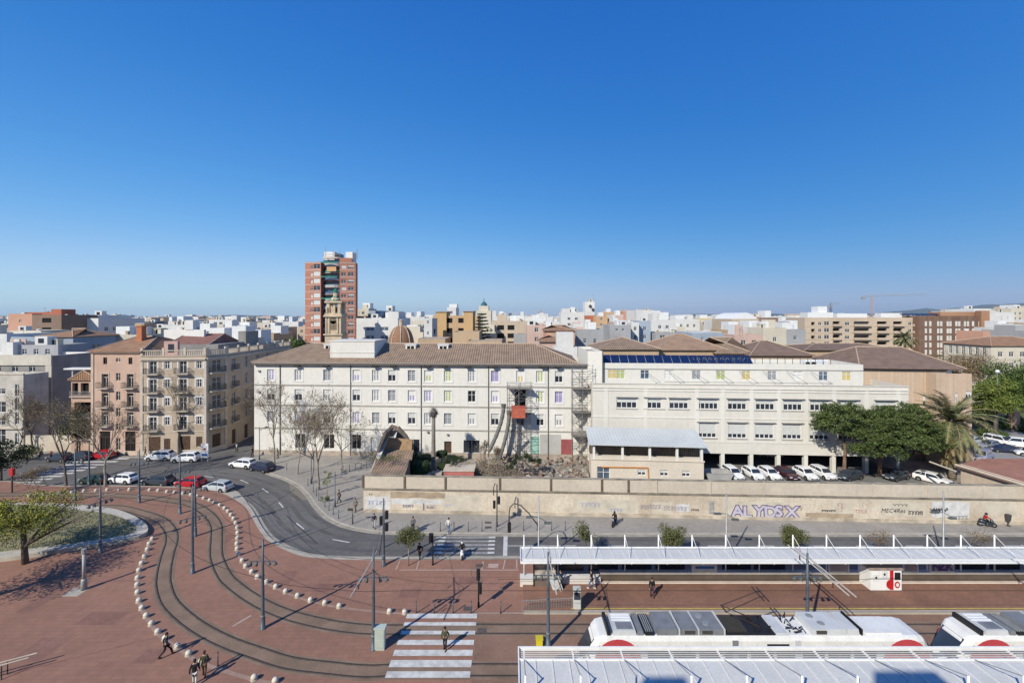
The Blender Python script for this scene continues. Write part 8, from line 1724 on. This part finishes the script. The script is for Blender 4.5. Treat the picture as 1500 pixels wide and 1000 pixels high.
# red planter, low rubble walls, skips
p = P(684, 703); t = thing('red_planter_wall', 'low curved wall painted red in the walled garden', 'wall', p); mb = MB(); A_ = PD(650, 695, 67.5); B__ = PD(694, 692, 67.5)
mb.box(A_.x, B__.x, 67.5, 67.9, 0, zc_(690, 67.5)); mb.build('wall', mat('planter_red', (.45, .16, .14), .85, .1, 1), t, world=True); mb = MB(); mb.box(A_.x-.1, B__.x+.1, 67.4, 70.5, zc_(690, 67.5)+.003, zc_(690, 67.5)+.12); mb.build('coping', M_STONE, t, world=True)
rub = [mat('rubble_grey', (.30, .27, .235), .95, .25, 2), mat('rubble_brick', (.30, .20, .15), .95, .25, 2), mat('rubble_pale', (.42, .38, .33), .95, .2, 2)]
mb = MB()
for k in range(650):
    x = rnd.uniform(690, 862); y = rnd.uniform(664, 712); p = P(x, y); s_ = rnd.uniform(.08, .42); q = Matrix.Translation(p+Vector((0, 0, rnd.uniform(0, .5)))) @ Matrix.Rotation(rnd.uniform(0, 3), 4, rv().normalized()); mb.box(-s_, s_, -s_*.7, s_*.7, -s_*.4, s_*.4, rnd.randrange(3), q)
tag(mb.build('rubble', rub), 'broken masonry scattered over the yard', kind='stuff')
for i, (x0, x1, y, h) in enumerate(((790, 862, 691, 1.0), (745, 800, 704, .7), (800, 850, 673, 1.4), (700, 750, 668, .9))):
    a, b = P(x0, y), P(x1, y); t = thing('ruined_wall', ['low ruined wall left of the lodge', 'broken kerb wall right of the dry thicket', 'grey mesh covered wall under the right scaffold', 'low broken wall behind the dry thicket'][i], 'wall', a); mb = MB(); n = 9
    for k in range(n): xa = a.x+(b.x-a.x)*k/n; mb.box(xa, a.x+(b.x-a.x)*(k+1)/n-.003, a.y, a.y+.35, 0, h*rnd.uniform(.55, 1.1))
    mb.build('masonry', rub[i % 3], t, world=True); mb = MB(); mb.box(a.x, b.x, a.y-.06, a.y+.41, 0, .12); mb.build('footing', rub[2], t, world=True)
p = P(1050, 703); t = thing('grey_skip', 'grey trapezoid skip at the left end of the school yard cars', 'skip', p); mb = MB(); vs = [(-1.5, -1, 0), (1.5, -1, 0), (1.5, 1, 0), (-1.5, 1, 0), (-2.1, -1.1, 1.4), (2.1, -1.1, 1.4), (2.1, 1.1, 1.4), (-2.1, 1.1, 1.4)]; mb.raw(vs, [(0, 3, 2, 1), (0, 1, 5, 4), (1, 2, 6, 5), (2, 3, 7, 6), (3, 0, 4, 7)]); mb.build('tub', mat('skip_grey', (.40, .39, .38), .8, .1, 1), t); mb = MB(); mb.box(-2.15, 2.15, -1.15, -1.05, 1.32, 1.42); mb.box(-2.15, 2.15, 1.05, 1.15, 1.32, 1.42); mb.build('rim', MATS['skip_grey'], t)
p = PD(640, 693, 69); t = thing('garden_crate', 'pale box standing at the foot of the tall bare trunk', 'box', (p.x, 69, 0)); mb = MB(); mb.box(-.8, .8, -.6, .6, 0, 1.4); mb.build('box_body', rub[2], t); mb = MB(); mb.box(-.5, .5, -.62, -.6, .3, 1.1); mb.build('opening', M_IRON, t)
# park details
p = P(1460, 655); t = thing('park_lamp', 'pale park lamp post under the trees', 'lamp post', (xw(1461, 98), 98, 0)); mb = MB(); mb.tube([(0, 0, 0), (0, 0, 13)], [.16, .1], 8); mb.build('shaft', M_GALV, t); mb = MB(); mb.ball((0, 0, 13.1), .4, 10, 6); mb.build('globe', M_WFR, t)
t = thing('garden_pedestal', 'pink stone pedestal in the park at the right', 'monument', (xw(1486, 100), 100, 0)); mb = MB(); mb.box(-1.2, 1.2, -1.2, 1.2, 0, 1.2); mb.box(-.6, .6, -.6, .6, 1.2, 4.2); mb.build('plinth', M_PINK, t); mb = MB(); mb.tube([(0, 0, 4.2), (0, 0, 5.2), (0, 0, 6.0)], [.5, .35, .1], 8); mb.build('finial', M_STONE, t)
# the block the picture is taken from, behind the viewpoint
ob = Bld('apartment_building', 'tall apartment block behind the viewpoint shading the near platform', 'building', [(-75, -16), (45, -16), (45, -2.2), (-75, -2.2)], 27.0, CW['cream'], parapet=.5); ob.auto(2, 1.6, 1.6, 3.6, 3.1, 1.2); ob.finish()
for a, w, h in ((-15.8, 2.4, 3.25), (-2.1, 3.7, 3.65)): mb = MB(); mb.box(a, a+w, -6, -2.6, 26.4, 27.0+h); ob.part(mb, 'roof_house', CW['white'])
# writing turned into plain meshes
dg = bpy.context.evaluated_depsgraph_get(); dg.update()
for o in [o for o in COL.objects if o.type == 'FONT']:
    me = bpy.data.meshes.new_from_object(o.evaluated_get(dg)); n_ = bpy.data.objects.new('graffiti', me); COL.objects.link(n_); n_.parent = o.parent; n_.location = o.location; n_.rotation_euler = o.rotation_euler; n_.scale = o.scale
    if not me.materials: me.materials.append(o.data.materials[0])
    bpy.data.objects.remove(o)
# haze
mb = MB(); mb.box(-30000, 30000, -150, 24000, -1.2, 420)
hz = mb.build('haze', []); hz['kind'] = 'stuff'; m = bpy.data.materials.new('haze_air'); m.use_nodes = True; n = m.node_tree.nodes; n.remove(n['Principled BSDF']); v = n.new('ShaderNodeVolumePrincipled'); v.inputs['Color'].default_value = (.62, .87, 1, 1); v.inputs['Density'].default_value = .00002; v.inputs['Anisotropy'].default_value = .2
m.node_tree.links.new(v.outputs[0], n['Material Output'].inputs['Volume']); hz.data.materials.append(m); hz['label'] = 'thin blue air over the far town and hills'
